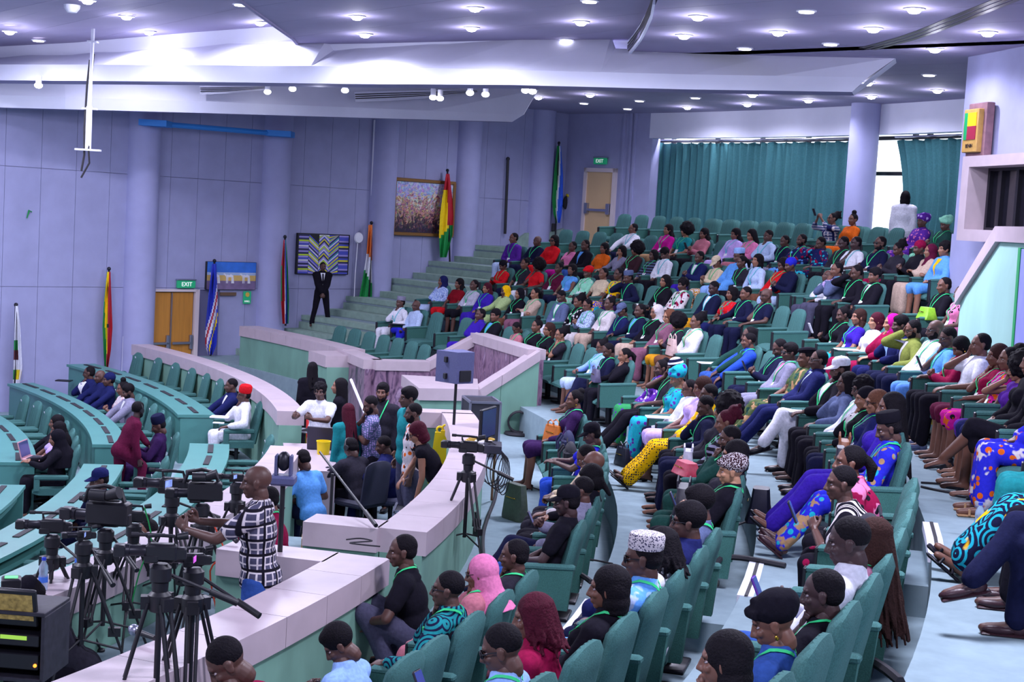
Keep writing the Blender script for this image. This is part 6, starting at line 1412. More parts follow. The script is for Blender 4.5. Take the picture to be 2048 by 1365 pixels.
st(247, 792, 'm', 0, 'kaftan:maroon', 'trousers:maroon', 'flat', 'tableL', 'step', 30, -6, 24, 'HB', 'man in maroon kaftan and headphones climbing past the desks', h=1.56, zf=-.97, du=165)
# seated around the pit and desks
def sat(r, a, zf, *args, du=None, yawr=0, scale=1.0, **k):
    P = pol(r, a, zf); return extra(*args, P, (a + pi if du is None else dirpix(P, du)), mode='sit', scale=scale, **k)
def sat_px(u, v, zf, *args, hh=1.22, du=0, seat=True, scale=1.0, **k):      # head top at that pixel, chair level zf
    P = at(u, v, zf + hh*scale); f = dirpix(P, du); P = V((P.x, P.y, zf)) - V((cos(f), sin(f), 0))*.145; return extra(*args, P, f, mode='sit', scale=scale, **k)
Q = [('m', 1, 'jacket:navy:white', 'trousers:navy', 'short', 'chinR', 'flat', -30, -6, -2, 'G', 'man in navy suit and glasses leaning on his fist at the desk', 178, 732),
     ('m', 1, 'kaftan:navy', 'trousers:navy', 'bald', 'table', 'flat', 5, -6, -4, '', 'bald man in navy kaftan at the curved desk', 213, 739),
     ('m', 1, 'kaftan:navy', 'trousers:navy', 'short:hair:beanie:navy', 'table', 'flat', -4, -4, -6, '', 'man in navy kaftan and soft navy cap at the desk', 241, 745),
     ('f', 2, 'dress:print.blobs.offwhite.rose', 'skirt:rose', 'topbun', 'phone', 'flat', 0, -10, 2, 'E', 'woman in pale print dress with yellow earring at the desk', 252, 762),
     ('m', 1, 'jacket:grey:white', 'trousers:dgrey', 'flat', 'table', 'flat', 0, -20, 2, 'B', 'man in light grey suit turned away at the desk', 269, 768)]
for *a, u, v in Q:
    P = at(u, v, -.97+1.24); an = ang(P); d = sat(17.98, an, -.97, *a); desk_chair(17.95, an, -.97, 'teal swivel chair holding the ' + ' '.join(a[-1].split()[:9]))
for r, an, zf, a in ((19.28, .392, LOW, ('m', 1, 'jacket:navy:white', 'trousers:navy', 'fade', 'table', 'flat', -6, -4, -2, '', 'bald man in navy suit beside the red-capped man')),
        (19.28, .335, LOW, ('m', 1, 'kaftan:white', 'trousers:white', 'short:hair:fila:red', 'chinR', 'flat', 0, -6, -2, 'G', 'man in white robe and red cap, hand to his chin')),
        (17.95, .262, -.97, ('m', 1, 'shirt:dpurple', 'trousers:dpurple', 'short:hair:fila:dnavy', 'phone', 'flat', 0, -26, -2, '', 'man in dark purple outfit and navy cap looking at his phone')),
        (16.62, .382, -1.25, ('f', 2, 'long:black', 'trousers:black', 'long', 'table', 'flat', 0, -4, -4, '', 'woman with long black hair resting her hand to her face')),
        (16.62, .340, -1.25, ('f', 2, 'short:lilac', 'trousers:black', 'long', 'table', 'flat', 0, -8, -2, '', 'woman in lilac shirt with long curly black hair')),
        (16.62, .292, -1.25, ('f', 3, 'long:black', 'longskirt:black', 'veil:black', 'type', 'flat', 4, -12, 2, '', 'woman in long black veil working at the pink laptop'))):
    sat(r, an, zf, *a); desk_chair(r, an, zf, 'teal swivel chair holding the ' + ' '.join(a[-1].split()[:9]))
sat_px(213, 941, -.97, 'm', 1, 'shirt:dnavy', 'trousers:dnavy', 'short:hair:cap:navy', 'lap', 'flat', 0, -10, -4, '', 'person in navy cap with white stripes behind the cameras', du=-20)
sat_px(318, 1040, LOW, 'm', 2, 'long:dpurple', 'trousers:navy', 'short', 'lap', 'flat', 0, -14, 0, '', 'person in dark purple seen between the cameras at the desk', du=-30)
ZS = LOW
b1 = sat_px(640, 925, ZS, 'm', 1, 'short:sky', 'trousers:dnavy', 'short', 'lap', 'flat', 0, -34, 22, '', 'man in sky blue tee hunched over with his back to us', du=50, hh=1.10)
b2 = sat_px(737, 893, ZS, 'm', 1, 'jacket:char', 'trousers:black', 'short', 'type', 'flat', 0, -26, 20, 'H', 'man in black jacket with headphones at the control desk', du=42, hh=1.14)
b3 = sat_px(800, 882, ZS, 'm', 1, 'shirt:navy', 'trousers:navy', 'fade', 'type', 'flat', 0, -18, 10, '', 'man in navy shirt looking down at the control desk', du=10, hh=1.18)
sat_px(590, 1002, -.30, 'm', 2, 'jacket:wine', 'trousers:maroon', 'short', 'chinR', 'flat', 0, -14, 14, 'LG', 'man in wine red jacket with sunglasses on his head', du=0, hh=1.1)
P = at(176, 1250, .40); extra('m', 1, 'jacket:char', 'trousers:black', 'short:hair:cap:black', 'fold', 'flat', 0, -50, 38, '', 'person in black cap crouching in the media pit', (P.x+.15, P.y+.2, -.45), dirpix(P, 0), mode='sit')
P = at(800, 1075, 1.0); extra('m', 1, 'short:black', 'trousers:dgrey', 'short', 'knee', 'flat', 10, -8, 16, 'L', 'man in black tee with red print crouching in the aisle', (P.x, P.y, 0), dirpix(P, 6), mode='squat', scale=1.02)
P = at(777, 1215, .45); 
for d in PEOPLE: prepare(d)
bake()
for d in PEOPLE:
    try: d['obj'] = person(d)
    except Exception as e:
        import traceback; traceback.print_exc(); print('FAIL', d['label'])
print('PEOPLE', len(PEOPLE), 'TRIS', sum(len(p.vertices)-2 for o in SC.objects if o.type == 'MESH' for p in o.data.polygons) if 0 else '')
# ------------------------------------------------------------------ flags along the wall
FC = {k: mat('flag_cloth_'+k, v, .75, scale=20, amount=.08) for k, v in dict(red='#b3182c', yellow='#f0d010', green='#0f8a43', white='#dfe0ee', blue='#2338b8', sky='#3a6fe0', orange='#e0722c', black='#15131b', brown='#5c2a33').items()}
def flag(label, pole0, pole1, rows, cols, fn, off=.20, emblem=None):
    if abs(pole0[0]-570) < 2: off = .46
    o = tag(empty('flag', aw(*pole1, off)), label, 'flag'); inv = o.matrix_basis.inverted() if False else Matrix.Translation(-V(o.location))
    a, b = aw(*pole0, off), aw(*pole1, off); MB().cyl(inv @ b, inv @ a, .022).sph(inv @ a, .04).build('pole', DARK, o)
    nx, nz = 14, 26; v0, v1 = rows[0][0], rows[-1][0]; vs = []; fs = []; mi = []
    def edge(v):
        for p, q in zip(rows, rows[1:]):
            if v <= q[0]: t = (v-p[0])/(q[0]-p[0]); return p[1]+(q[1]-p[1])*t, p[2]+(q[2]-p[2])*t
        return rows[-1][1:]
    for side in (0, 1):
        for j in range(nz+1):
            v = v0 + (v1-v0)*j/nz; uL, uR = edge(v)
            for i in range(nx+1): x = i/nx; vs.append(inv @ aw(uL+(uR-uL)*x, v, off + .05*sin(x*11 + j*.12)*min(1, j/5) + .02 + side*.012))
    n = (nx+1)*(nz+1)
    for s_ in (0, 1):
        for j in range(nz):
            for i in range(nx):
                q = [s_*n+j*(nx+1)+i, s_*n+j*(nx+1)+i+1, s_*n+(j+1)*(nx+1)+i+1, s_*n+(j+1)*(nx+1)+i]; fs.append(q if s_ else q[::-1]); mi.append(cols.index(fn((i+.5)/nx, (j+.5)/nz)))
    mb = MB(); mb.v = vs; mb.f = fs; mb.mi = mi; mb.build('cloth', [FC[c] for c in cols], o); return o
def ecow(x, y):
    if .28 < y < .36 and x < .5: return 'green'
    if .36 < y < .42 and x < .55: return 'brown'
    if .5 < y < .56 and x < .8: return 'yellow' if x > .35 else 'green'
    if .62 < y < .70 and .2 < x < .75: return 'brown' if int(y*90) % 2 else 'white'
    if .71 < y < .76 and .1 < x < .8: return 'green'
    return 'white'
flag('white flag with green and brown emblem at the left edge', (32, 610), (26, 872), [(612, 31, 36), (660, 29, 41), (735, 27, 45), (785, 25, 36), (868, 22, 35)], ['white', 'green', 'brown', 'yellow'], ecow)
flag('drooping red, yellow and green flag between the desks and the conduit', (218, 538), (213, 742), [(544, 214, 221), (600, 208, 223), (655, 205, 225), (700, 207, 222), (738, 209, 216)], ['red', 'yellow', 'green', 'black'],
     lambda x, y: 'black' if abs(x-.55) < .09 and abs(y-.56) < .03 else 'green' if x < .1 + .35*max(0, y-.3)*1.6 else 'yellow' if x < .55 - .1*y + (.0) else 'red')
flag('drooping blue flag with a red and white stripe in front of the camel painting', (429, 522), (421, 712), [(528, 424, 433), (590, 417, 435), (650, 411, 436), (690, 410, 433), (710, 416, 425)], ['blue', 'white', 'red', 'yellow'],
     lambda x, y: (lambda d: 'red' if abs(d) < .045 else 'white' if abs(d) < .13 else 'yellow' if .2 < d < .30 and int(x*9+y*14) % 4 == 0 else 'blue')(y - (.88 - .55*x)))
flag('drooping red, white, blue and green flag beside the striped painting', (570, 474), (571, 652), [(480, 567, 572), (540, 562, 576), (600, 562, 578), (648, 565, 577)], ['red', 'white', 'blue', 'green'],
     lambda x, y: 'green' if x < .15 and .3 < y < .75 else 'red' if x - .2*y < .5 - .25*y else 'white' if x - .2*y < .58 - .25*y else 'blue' if x < .82 else 'green')
flag('orange, white and green flag at the foot of the stairs', (743, 446), (737, 620), [(450, 737, 745), (510, 733, 744), (560, 725, 744), (600, 717, 744), (618, 721, 738)], ['orange', 'white', 'green'], lambda x, y: 'orange' if y < .42 - .12*(1-x)*.8 else 'white' if y < .70 - .18*(1-x) else 'green')
flag('red, yellow and green flag over the framed city painting', (895, 341), (900, 542), [(348, 892, 899), (400, 884, 905), (432, 880, 907), (470, 878, 905), (515, 880, 893)], ['red', 'yellow', 'green'], lambda x, y: 'red' if (y < .62 and x > .45 + .25*y) or y < .2 else 'yellow' if y < .60 + .18*(1-x) and x < .75 else 'green')
flag('green, white and blue flag on the upper stairs', (1118, 286), (1111, 470), [(292, 1114, 1122), (350, 1108, 1126), (400, 1104, 1126), (430, 1107, 1123), (446, 1112, 1120)], ['green', 'white', 'sky'], lambda x, y: 'green' if x < .5 - .35*y + .1 else 'white' if x < .85 - .45*y else 'sky')
# ------------------------------------------------------------------ pictures and signs on the flag wall
def wall_frame(name, TL, BR, label, cat, off=.05):
    a, b = aw(*TL, off), aw(*BR, off); w = (b-a).dot(WD); h = a.z - b.z; c = (a+b)/2; o = empty(name, c, WA); tag(o, label, cat); return o, w, h
o, w, h = wall_frame('striped_painting', (595, 466), (695, 550), 'square painting of lilac, blue and lime chevron stripes', 'painting')
MB().bbox((0, .01, 0), (w, .07, h), .006).build('canvas', BLACK, o)
pal = [mat('stripe_'+k, v, .7) for k, v in dict(lilac='#9a90d8', blue='#4a52c0', lime='#b8d63c', yellow='#d8cf3a', white='#d6d6ea', dark='#2c2c58', teal='#3f8fb0').items()]
mb = MB(); rr = random.Random(5); cw = w*.96/5; n = 22; seqs = {0: [0, 5, 0, 4, 1, 0, 2, 5], 4: [1, 0, 5, 3, 1, 5, 0, 1], 1: [2, 1, 4, 5, 0, 1, 3, 4], 2: [2, 4, 0, 5, 3, 1, 4, 0], 3: [3, 1, 4, 6, 5, 0, 2, 1]}
for cidx in range(5):
    x0 = -w*.48 + cw*cidx; seq = seqs[cidx]
    for j in range(-6, n):
        z0 = -h*.48 + h*.96*j/n; z1 = z0 + h*.96/n*.86; k = seq[(j+60) % 8]
        sl_ = {0: (0, 0), 4: (0, 0), 1: (0, -.22), 3: (-.0, .22), 2: (0, 0)}[cidx]
        def q(xa, xb, za, zb): 
            lo, hi = -h*.48, h*.48; P = [(xa, z0+za), (xb, z0+zb), (xb, z1+zb), (xa, z1+za)]; P = [(x, min(hi, max(lo, z))) for x, z in P]
            if max(p[1] for p in P) - min(p[1] for p in P) < .004: return
            mb.add([(x, -.029, z) for x, z in P], [(0, 1, 2, 3)], k)
        if cidx == 2: q(x0, x0+cw/2, 0, h*.13); q(x0+cw/2, x0+cw, h*.13, 0)
        else: q(x0, x0+cw*.97, h*sl_[0], h*sl_[1] if cidx in (1, 3) else 0)
mb.build('stripes', pal, o, smooth=False)
o, w, h = wall_frame('camel_painting', (413, 523), (510, 580), 'wide painting of white camels on sand under a blue sky', 'painting')
MB().bbox((0, .01, 0), (w, .06, h), .005).build('canvas', BLACK, o)
PL = [mat('paint_sky', '#2f6fd0', .6, scale=4, amount=.2), mat('paint_pale_sky', '#9fb4d8', .6, scale=4, amount=.1), mat('paint_sand', '#c9a860', .6, scale=6, amount=.15), mat('paint_ground', '#77648a', .6, scale=6, amount=.2), mat('paint_camel', '#dcdce6', .6)]
mb = MB(); Y = -.0235
for z0, z1, k in ((.12, .49, 0), (.02, .12, 1), (-.18, .02, 2), (-.49, -.18, 3)): mb.add([(-w*.49, Y, h*z0), (w*.49, Y, h*z0), (w*.49, Y, h*z1), (-w*.49, Y, h*z1)], [(0, 1, 2, 3)], k)
for cx in (-.33, -.05, .28):
    c = lambda pts: mb.add([(w*(cx+x), Y-.003, h*z) for x, z in pts], [tuple(range(len(pts)))], 4)
    c([(-.07, -.05), (.08, -.05), (.085, .0), (.03, .06), (0, .02), (-.04, .05)]); c([(-.07, -.03), (-.05, .03), (-.10, .09), (-.125, .05), (-.10, .04)])
    for x in (-.06, -.035, .045, .07): c([(x, -.05), (x+.018, -.05), (x+.012+.02*(x > 0), -.27), (x+.0, -.27)])
mb.build('scene', PL, o, smooth=False)
def city():
    t = NT('city_picture'); tc = t.new('ShaderNodeTexCoord'); vo = t.new('ShaderNodeTexVoronoi'); vo.inputs['Scale'].default_value = 16; t.link(tc.outputs['Object'], vo.inputs['Vector'])
    no = t.new('ShaderNodeTexNoise'); no.inputs['Scale'].default_value = 7; no.inputs['Detail'].default_value = 8; no.inputs['Distortion'].default_value = 2; t.link(tc.outputs['Object'], no.inputs['Vector'])
    sx = t.new('ShaderNodeSeparateXYZ'); t.link(tc.outputs['Object'], sx.inputs[0]); ad_ = t.new('ShaderNodeMath', operation='MULTIPLY_ADD'); ad_.inputs[1].default_value = .55; t.link(sx.outputs[2], ad_.inputs[0]); t.link(no.outputs['Fac'], ad_.inputs[2])
    rp = t.new('ShaderNodeValToRGB'); e = rp.color_ramp.elements; e[0].position = .22; e[0].color = (*srgb('#2c2036'), 1); e[1].position = .86; e[1].color = (*srgb('#c8cbe8'), 1)
    for p, c in ((.36, '#6d4a52'), (.44, '#d7b08a'), (.50, '#5a3f78'), (.56, '#c98f86'), (.62, '#e8d8c0'), (.70, '#8d93cf')): x = e.new(p); x.color = (*srgb(c), 1)
    t.link(ad_.outputs[0], rp.inputs[0]); mx = t.new('ShaderNodeMix'); mx.data_type = 'RGBA'; mx.blend_type = 'OVERLAY'; mx.inputs[0].default_value = .35; t.link(rp.outputs[0], mx.inputs[6]); t.link(vo.outputs['Color'], mx.inputs[7]); t.link(mx.outputs[2], t.b.inputs['Base Color']); return t.m
o, w, h = wall_frame('city_painting', (790, 358), (903, 472), 'large framed painting of a crowded city street', 'painting')
FRM = mat('gilt_frame', '#8a6234', .45, metal=.3)
MB().box((0, .01, 0), (w*.97, .03, h*.97)).build('canvas', city(), o)
fb = MB().bbox((0, 0, h/2), (w+.06, .08, .08), .012).bbox((0, 0, -h/2), (w+.06, .08, .08), .012).bbox((-w/2, 0, 0), (.08, .08, h), .012).bbox((w/2, 0, 0), (.08, .08, h), .012); fb.build('frame', FRM, o)
o, w, h = wall_frame('brass_plate', (440, 585), (472, 592), 'small brown name plate under the camel painting', 'plate'); MB().bbox((0, 0, 0), (w, .03, h), .004).build('plate', mat('bronze', '#7d6350', .4, metal=.5), o)
o, w, h = wall_frame('green_notice', (487, 583), (501, 608), 'small green notice with a round emblem lettered HALL', 'sign'); MB().bbox((0, 0, 0), (w, .02, h), .004).build('board', SIGNG, o)
MB().lathe([(w*.26, 0), (w*.26, .006), (0, .007)], (0, -.011, h*.24), 18, mtx=Matrix.Rotation(R(90), 3, 'X')).build('emblem', mat('emblem_gold', '#d9b04a'), o); text('lettering', 'HALL', w*.30, SIGNW, o, (0, -.012, -h*.30), (pi/2, 0, 0), .002)
p = aw(717, 476, .25); o = tag(empty('disc_lamp', p, WA), 'white round disc on a thin stem left of the orange, white and green flag', 'lamp'); MB().lathe([(.11, -.01), (.125, 0), (.11, .03), (0, .04)], (0, 0, 0), 20, mtx=Matrix.Rotation(R(90), 3, 'X')).build('disc', WHITE, o); MB().tube([(0, .02, -.1), (-.02, .03, -.8), (0, .05, -1.6)], .012, 6).build('stem', WHITE, o)
p = aw(1136, 402, .08); o = tag(empty('ribbon_bow', p, WA), 'black and yellow ribbon hung on the wall by the green, white and blue flag', 'ribbon')
MB().sph((-.05, 0, -.05), (.14, .06, .18)).build('black_bundle', mat('black_cloth', '#1b1922', .9), o); MB().tube([(-.12, -.05, .16), (.02, -.08, .06), (.10, -.06, .14), (.14, -.05, -.1), (.10, -.06, -.34)], [.03, .05, .04, .045, .02], 8).tube([(0, -.07, .06), (.02, -.08, -.1), (.12, -.07, -.22)], .04, 8).build('yellow_ribbon', mat('yellow_cloth', '#c8b52c', .8), o)
p = aw(1107, 455, .03); tag(MB().bbox(p, (.10, .10, .2), .01).build('wall_switch', DARK), 'dark wall switch low on the wall by the upper stairs', 'switch')
p = aw(54, 426, .03); tag(MB().tube([p + V((0, 0, -.1)), p + V((.03, .03, .05)), p + V((.07, .07, .02))], [.01, .02, .012], 6).build('tape_scrap', FC['green']), 'scrap of green tape stuck high on the left wall', 'tape')
# ------------------------------------------------------------------ posts
def post(u, vt, zf, label):
    P = at(u, vt, zf + .98); o = tag(empty('stanchion', (P.x, P.y, zf)), label, 'post')
    MB().lathe([(.16, 0), (.15, .02), (.04, .05), (.028, .07), (.028, .84), (.04, .86), (.028, .88), (.028, .90)], seg=16).build('post', GOLD, o); MB().sph((0, 0, .95), .052, 14, 10).build('ball_finial', GOLD, o); return V((P.x, P.y, zf))
a = post(311, 676, LOW, 'left brass stanchion in front of the double door'); b_ = post(333, 678, LOW, 'right brass stanchion in front of the double door')
c = post(617, 815, LOW, 'brass stanchion nearest the end of the coping'); d_ = post(629, 846, LOW, 'middle brass stanchion behind the laptop ledge'); e_ = post(647, 857, LOW, 'brass stanchion in front of the braided woman')
for p, q, lab in ((a, b_, 'dark red rope between the door stanchions'), (c, d_, 'red velvet rope between the stanchions by the coping end')):
    tag(MB().tube([p + V((0, 0, .86)), p.lerp(q, .25) + V((0, 0, .55)), p.lerp(q, .5) + V((0, 0, .42)), p.lerp(q, .75) + V((0, 0, .55)), q + V((0, 0, .86))], .035, 8).build('velvet_rope', REDV), lab, 'rope')
# ------------------------------------------------------------------ video cameras and tripods
def tripod(P, zf, label, spread=.42, rot=0, thick=1.0, mid=True, handle=True, hdir=None):
    """P: top of the tripod head; feet on zf"""
    o = tag(empty('tripod', (P.x, P.y, zf), rot), label, 'tripod'); H = P.z - zf
    MB().lathe([(.05*thick, H-.16), (.055*thick, H-.10), (.07*thick, H-.09), (.07*thick, H-.02), (.045*thick, H)], seg=14).build('fluid_head', BLACK, o)
    MB().cyl((0, 0, H*.35), (0, 0, H-.14), .020*thick).lathe([(.06*thick, H-.26), (.075*thick, H-.24), (.075*thick, H-.17), (.05*thick, H-.15)], seg=14).build('column', BLACK, o)
    for k in range(3):
        a = 2*pi*k/3; d = V((cos(a), sin(a), 0)); n_ = V((-d.y, d.x, 0)); T = V((0, 0, H-.21)) + d*.06; F_ = d*spread + V((0, 0, .01)); K = T.lerp(F_, .48)
        mb = MB(); 
        for s in (1, -1): mb.cyl(T + n_*s*.028, K + n_*s*.026, .0125*thick)
        mb.cyl(K + (K-T).normalized()*-.12, F_, .011*thick).box(K, (.085, .05, .06), rot=Matrix.Rotation(a, 3, 'Z')).sph(F_, (.03, .03, .02)).box(T, (.08, .06, .07), rot=Matrix.Rotation(a, 3, 'Z')); mb.build('leg', BLACK, o)
        if mid: MB().cyl(V((0, 0, H*.38)), T.lerp(F_, .62), .008).build('spreader', BLACK, o)
    if handle: hd = hdir or V((.16, -.36, -.16)); MB().cyl(V((.05, 0, H-.06)), V((.05, 0, H-.06)) + hd*.62, .010).cyl(V((.05, 0, H-.06)) + hd*.62, V((.05, 0, H-.06)) + hd, .019).build('pan_handle', BLACK, o)
    return o
def video_camera(P, rz, label, s=1.0, kind='cam', lcd=None):
    o = tag(empty('video_camera', P, rz), label, 'camera'); o.scale = (s,)*3
    MB().bbox((0, 0, .10), (.12, .26, .15), .02).bbox((0, -.16, .09), (.09, .10, .11), .015).bbox((.0, .08, .05), (.13, .12, .07), .01).build('camera_body', BLACK, o)
    ln = MB().tube([(0, .12, .11), (0, .16, .11), (0, .17, .11), (0, .26, .11), (0, .265, .11), (0, .30, .11)], [.052, .052, .047, .047, .055, .055], 16); ln.build('lens', DARK, o)
    MB().bbox((0, .345, .11), (.13, .10, .10), .012).build('lens_hood', BLACK, o)
    MB().tube([(0, .10, .18), (0, .11, .235), (0, .02, .245), (0, -.10, .24), (0, -.12, .18)], .016, 8).build('top_handle', BLACK, o)
    MB().cyl((.055, .20, .235), (.055, -.02, .235), .016).cyl((.055, .20, .235), (.055, .26, .235), .021).build('microphone', RUBBER, o)
    if kind == 'big':
        MB().bbox((0, -.02, .14), (.16, .36, .20), .02).build('shoulder_body', BLACK, o); MB().cyl((-.08, .12, .30), (-.08, -.02, .30), .05).cyl((-.08, -.02, .30), (-.10, -.14, .34), .04, .055).build('viewfinder', BLACK, o)
        MB().tube([(0, .2, .22), (0, .16, .34), (0, .02, .37), (0, -.12, .34), (0, -.16, .22)], .02, 8).build('carry_handle', BLACK, o); MB().bbox((.085, -.1, .12), (.02, .10, .16), .005).build('battery_plate', GREYB, o)
    else: MB().cyl((0, -.13, .235), (0, -.22, .25), .028, .034).build('viewfinder', BLACK, o)
    if lcd:
        q = MB().bbox((-.15, .02, .14), (.14, .015, .09), .005, rot=Matrix.Rotation(R(-20), 3, 'Z')).build('flip_screen', BLACK, o); MB().box((-.153, .010, .14), (.12, .006, .072), rot=Matrix.Rotation(R(-20), 3, 'Z')).build('screen_picture', lcd, q)
    return o
SCR = mat('screen_picture_blue', '#7a8fd8', .4, emit=.8, scale=20, amount=.8); SCRP = mat('screen_picture_pink', '#c45ad0', .4, emit=.9, scale=14, amount=.6); SCRW = mat('screen_picture_gold', '#7c6a3a', .4, emit=.5, scale=26, amount=.95)
CAMS = [(105, 1070, 11.2, -.15, 1.0, 'cam', None, 'video camera at the far left with a matte box', 'tripod under the leftmost video camera', 8), (212, 1058, 10.8, -.15, 1.15, 'big', None, 'large broadcast camera with tall viewfinder', 'tripod under the large broadcast camera', 20), (168, 1082, 10.3, -.15, .6, 'cam', SCR, 'small camcorder with a lit flip screen', 'tripod under the small camcorder', -10), (268, 1048, 11.5, -.15, .95, 'cam', None, 'video camera with a dangling green cable', 'tripod under the camera with the green cable', 5),
        (345, 990, 12.2, -.15, 1.1, 'cam', SCR, 'video camera with a bright monitor left of the plaid man', 'tripod under the camera with the bright monitor', 12), (405, 1008, 11.6, -.15, 1.1, 'big', None, 'broadcast camera operated by the plaid man', 'tripod in front of the plaid man', 0), (474, 966, 13.0, -.15, .7, 'cam', SCR, 'small camera with blue screen behind the plaid man', 'tripod under the small blue-screen camera', 10),
        (322, 1128, 8.1, 0, .95, 'cam', None, 'camcorder with big lens hood nearest the camera crew coping', 'big tripod straddling the near coping, left of the pair', 4), (388, 1136, 8.4, 0, .75, 'cam', SCRP, 'camcorder with a pink lit screen', 'big tripod beside the near coping, right of the pair', -6), (938, 908, 13.6, 0, .85, 'cam', None, 'video camera with yellow cable on the coping by the monitor', 'tall black tripod standing by the front row floor', 8)]
WPX = [115, 150, 72, 95, 125, 120, 66, 150, 105, 92]
for (u, v, D, zf, s, kind, lcd, lab, tl, dv), wpx in zip(CAMS, WPX):
    P = ad(u, v, D); rot = random.uniform(0, 2); rz = dirpix(P, dv) - pi/2
    tripod(P, zf, tl, spread=.40 if D > 9 else .36, rot=rot, thick=.85); video_camera(P, rz, lab, wpx*D/FPX/.64, kind, lcd)
def cable(name, pts, r, m, label, cat='cable'): return tag(MB().tube(smooth(pts), r, 6).build(name, m), label, cat)
P = ad(268, 1048, 11.5); cable('green_cable', [P + V((.1, -.1, .15)), P + V((.16, -.1, -.1)), P + V((.08, -.1, -.35)), P + V((.0, -.05, -.7))], .006, FC['green'], 'thin green cable hanging from a video camera')
P = ad(405, 1008, 11.6); cable('orange_cable', [P + V((.12, -.1, -.15)), P + V((.2, -.1, -.35)), P + V((.1, -.1, -.5)), P + V((.16, -.1, -.8))], .007, mat('orange_cable', '#d8482a'), 'thin orange cable among the tripods')
# ptz camera on a stand
P = ad(566, 968, 11.2); o = tag(empty('remote_camera', (P.x, P.y, -.15)), 'grey remote-controlled dome camera on a black pole behind the plaid man', 'camera'); H = P.z + .15
MB().lathe([(.20, 0), (.19, .02), (.03, .05), (.026, H)], seg=14).build('stand_pole', BLACK, o); o.scale = (.72, .72, 1.0); MB().bbox((0, 0, H+.03), (.26, .22, .07), .015).build('base', GREYB, o); [MB().bbox((x_, 0, H+.14), (.03, .12, .16), .01).build('yoke_arm', GREYB, o) for x_ in (-.075, .075)]; MB().sph((0, 0, H+.17), (.07, .08, .075), 18, 12).cyl((0, .05, H+.17), (0, .11, H+.17), .045).build('lens_ball', DARK, o)
# loudspeaker on its tripod
P = ad(912, 768, 18.4); o = tag(empty('loudspeaker', P, dirpix(P, 52) - pi/2), 'grey loudspeaker on a tall stand before the marble walls', 'speaker'); k = 18.4/FPX
hS = 66*k; mb = MB(); poly = [(-.20, .16), (.20, .16), (.13, -.17), (-.13, -.17)]; mb.prism(poly, 0.02, hS); mb.build('cabinet', GREYB, o)
MB().box((0, .165, hS/2), (.36, .02, hS*.9)).build('grille', BLACK, o); MB().bbox((0, -.175, hS*.28), (.17, .02, hS*.34), .005).build('connector_panel', BLACK, o)
for x, z in ((-.165, .75), (.165, .75), (-.165, .25), (.165, .25)): MB().bbox((x, .0, hS*z), (.05, .05, .07), .005).build('handle_recess', BLACK, o)
zst = -.45; P0_ = V((P.x, P.y, zst)); o = tag(empty('speaker_stand', P0_), 'black tripod stand carrying the grey loudspeaker', 'stand'); H = P.z - zst
MB().cyl((0, 0, .12), (0, 0, H*.55), .024).cyl((0, 0, H*.5), (0, 0, H+.04), .018).lathe([(.04, H*.5), (.04, H*.56)], seg=12).build('pole', BLACK, o)
for i in range(3): a = 2*pi*i/3+.4; MB().cyl((0, 0, .72), (.52*cos(a), .52*sin(a), .02), .016).cyl((0, 0, .30), (.28*cos(a), .28*sin(a), .35), .010).sph((.52*cos(a), .52*sin(a), .02), .025).build('leg', BLACK, o)
# yellow lifting legs
P = ad(890, 968, 19.0); o = tag(empty('yellow_stand', P, dirpix(P, 270) - pi/2), 'yellow steel lifting legs with round holes leaning on the green wall', 'stand'); k = 19.0/FPX
for i, (x, lean_, hh) in enumerate(((-.08, .10, 108*k), (.12, -.03, 104*k))):
    pl_ = MB(); pl_.add([(x-.07, -.03, 0), (x+.10, -.03, 0), (x+.07+lean_, .0, hh), (x-.05+lean_, .0, hh), (x-.07, .05, 0), (x+.10, .05, 0), (x+.07+lean_, .06, hh), (x-.05+lean_, .06, hh)], [(0, 1, 2, 3), (7, 6, 5, 4), (0, 4, 5, 1), (1, 5, 6, 2), (2, 6, 7, 3), (3, 7, 4, 0)])
    pl_.tube([(x+lean_+.01+.04*cos(a), .03, hh+.03+.04*sin(a)) for a in [2*pi*q/10 for q in range(11)]], .014, 6); yb = pl_.build('plate', YELLOW, o)
    for f in (.2, .38, .56, .74, .9): MB().lathe([(.026, 0), (.026, .004), (.014, .005), (.012, -.001)], (x+.01+lean_*f, -.032+.03*f, hh*f), 12, mtx=Matrix.Rotation(R(90), 3, 'X')).build('round_hole', BLACK, yb)
# flight case, monitor, coil
def case(P, rz, d, label, open_=False):
    o = tag(empty('flight_case', P, rz), label, 'case'); x, y, z = d; MB().bbox((0, 0, z/2), d, .006).build('shell', mat('case_black', '#20202c', .6), o); eb = MB()
    for sx in (-1, 1):
        for sy in (-1, 1): eb.box((sx*x/2, sy*y/2, z/2), (.03, .03, z+.01))
        for zz in (0.01, z): eb.box((sx*x/2, 0, zz), (.03, y, .03)).box((0, sx*y/2, zz), (x, .03, .03))
    eb.build('edge_trim', STEEL, o); return o
P = at(978, 868, 0); case(V((22.05*cos(.205), 22.05*sin(.205), 0)), .205, (.42, .62, .78), 'black flight case with silver edges beside the curved wall')
P = ar(974, 862, 21.55); o = tag(empty('monitor', (P.x, P.y, .75), dirpix(P, 200) - pi/2), 'thin black monitor standing on the curved coping', 'monitor'); MB().bbox((0, 0, .30), (.46, .035, .34), .008).build('panel', BLACK, o); MB().lathe([(.13, 0), (.12, .012), (.02, .02), (.02, .18)], seg=16).build('stand', BLACK, o); MB().box((0, .019, .30), (.42, .004, .30)).build('screen', mat('screen_off', '#343a62', .2), o)
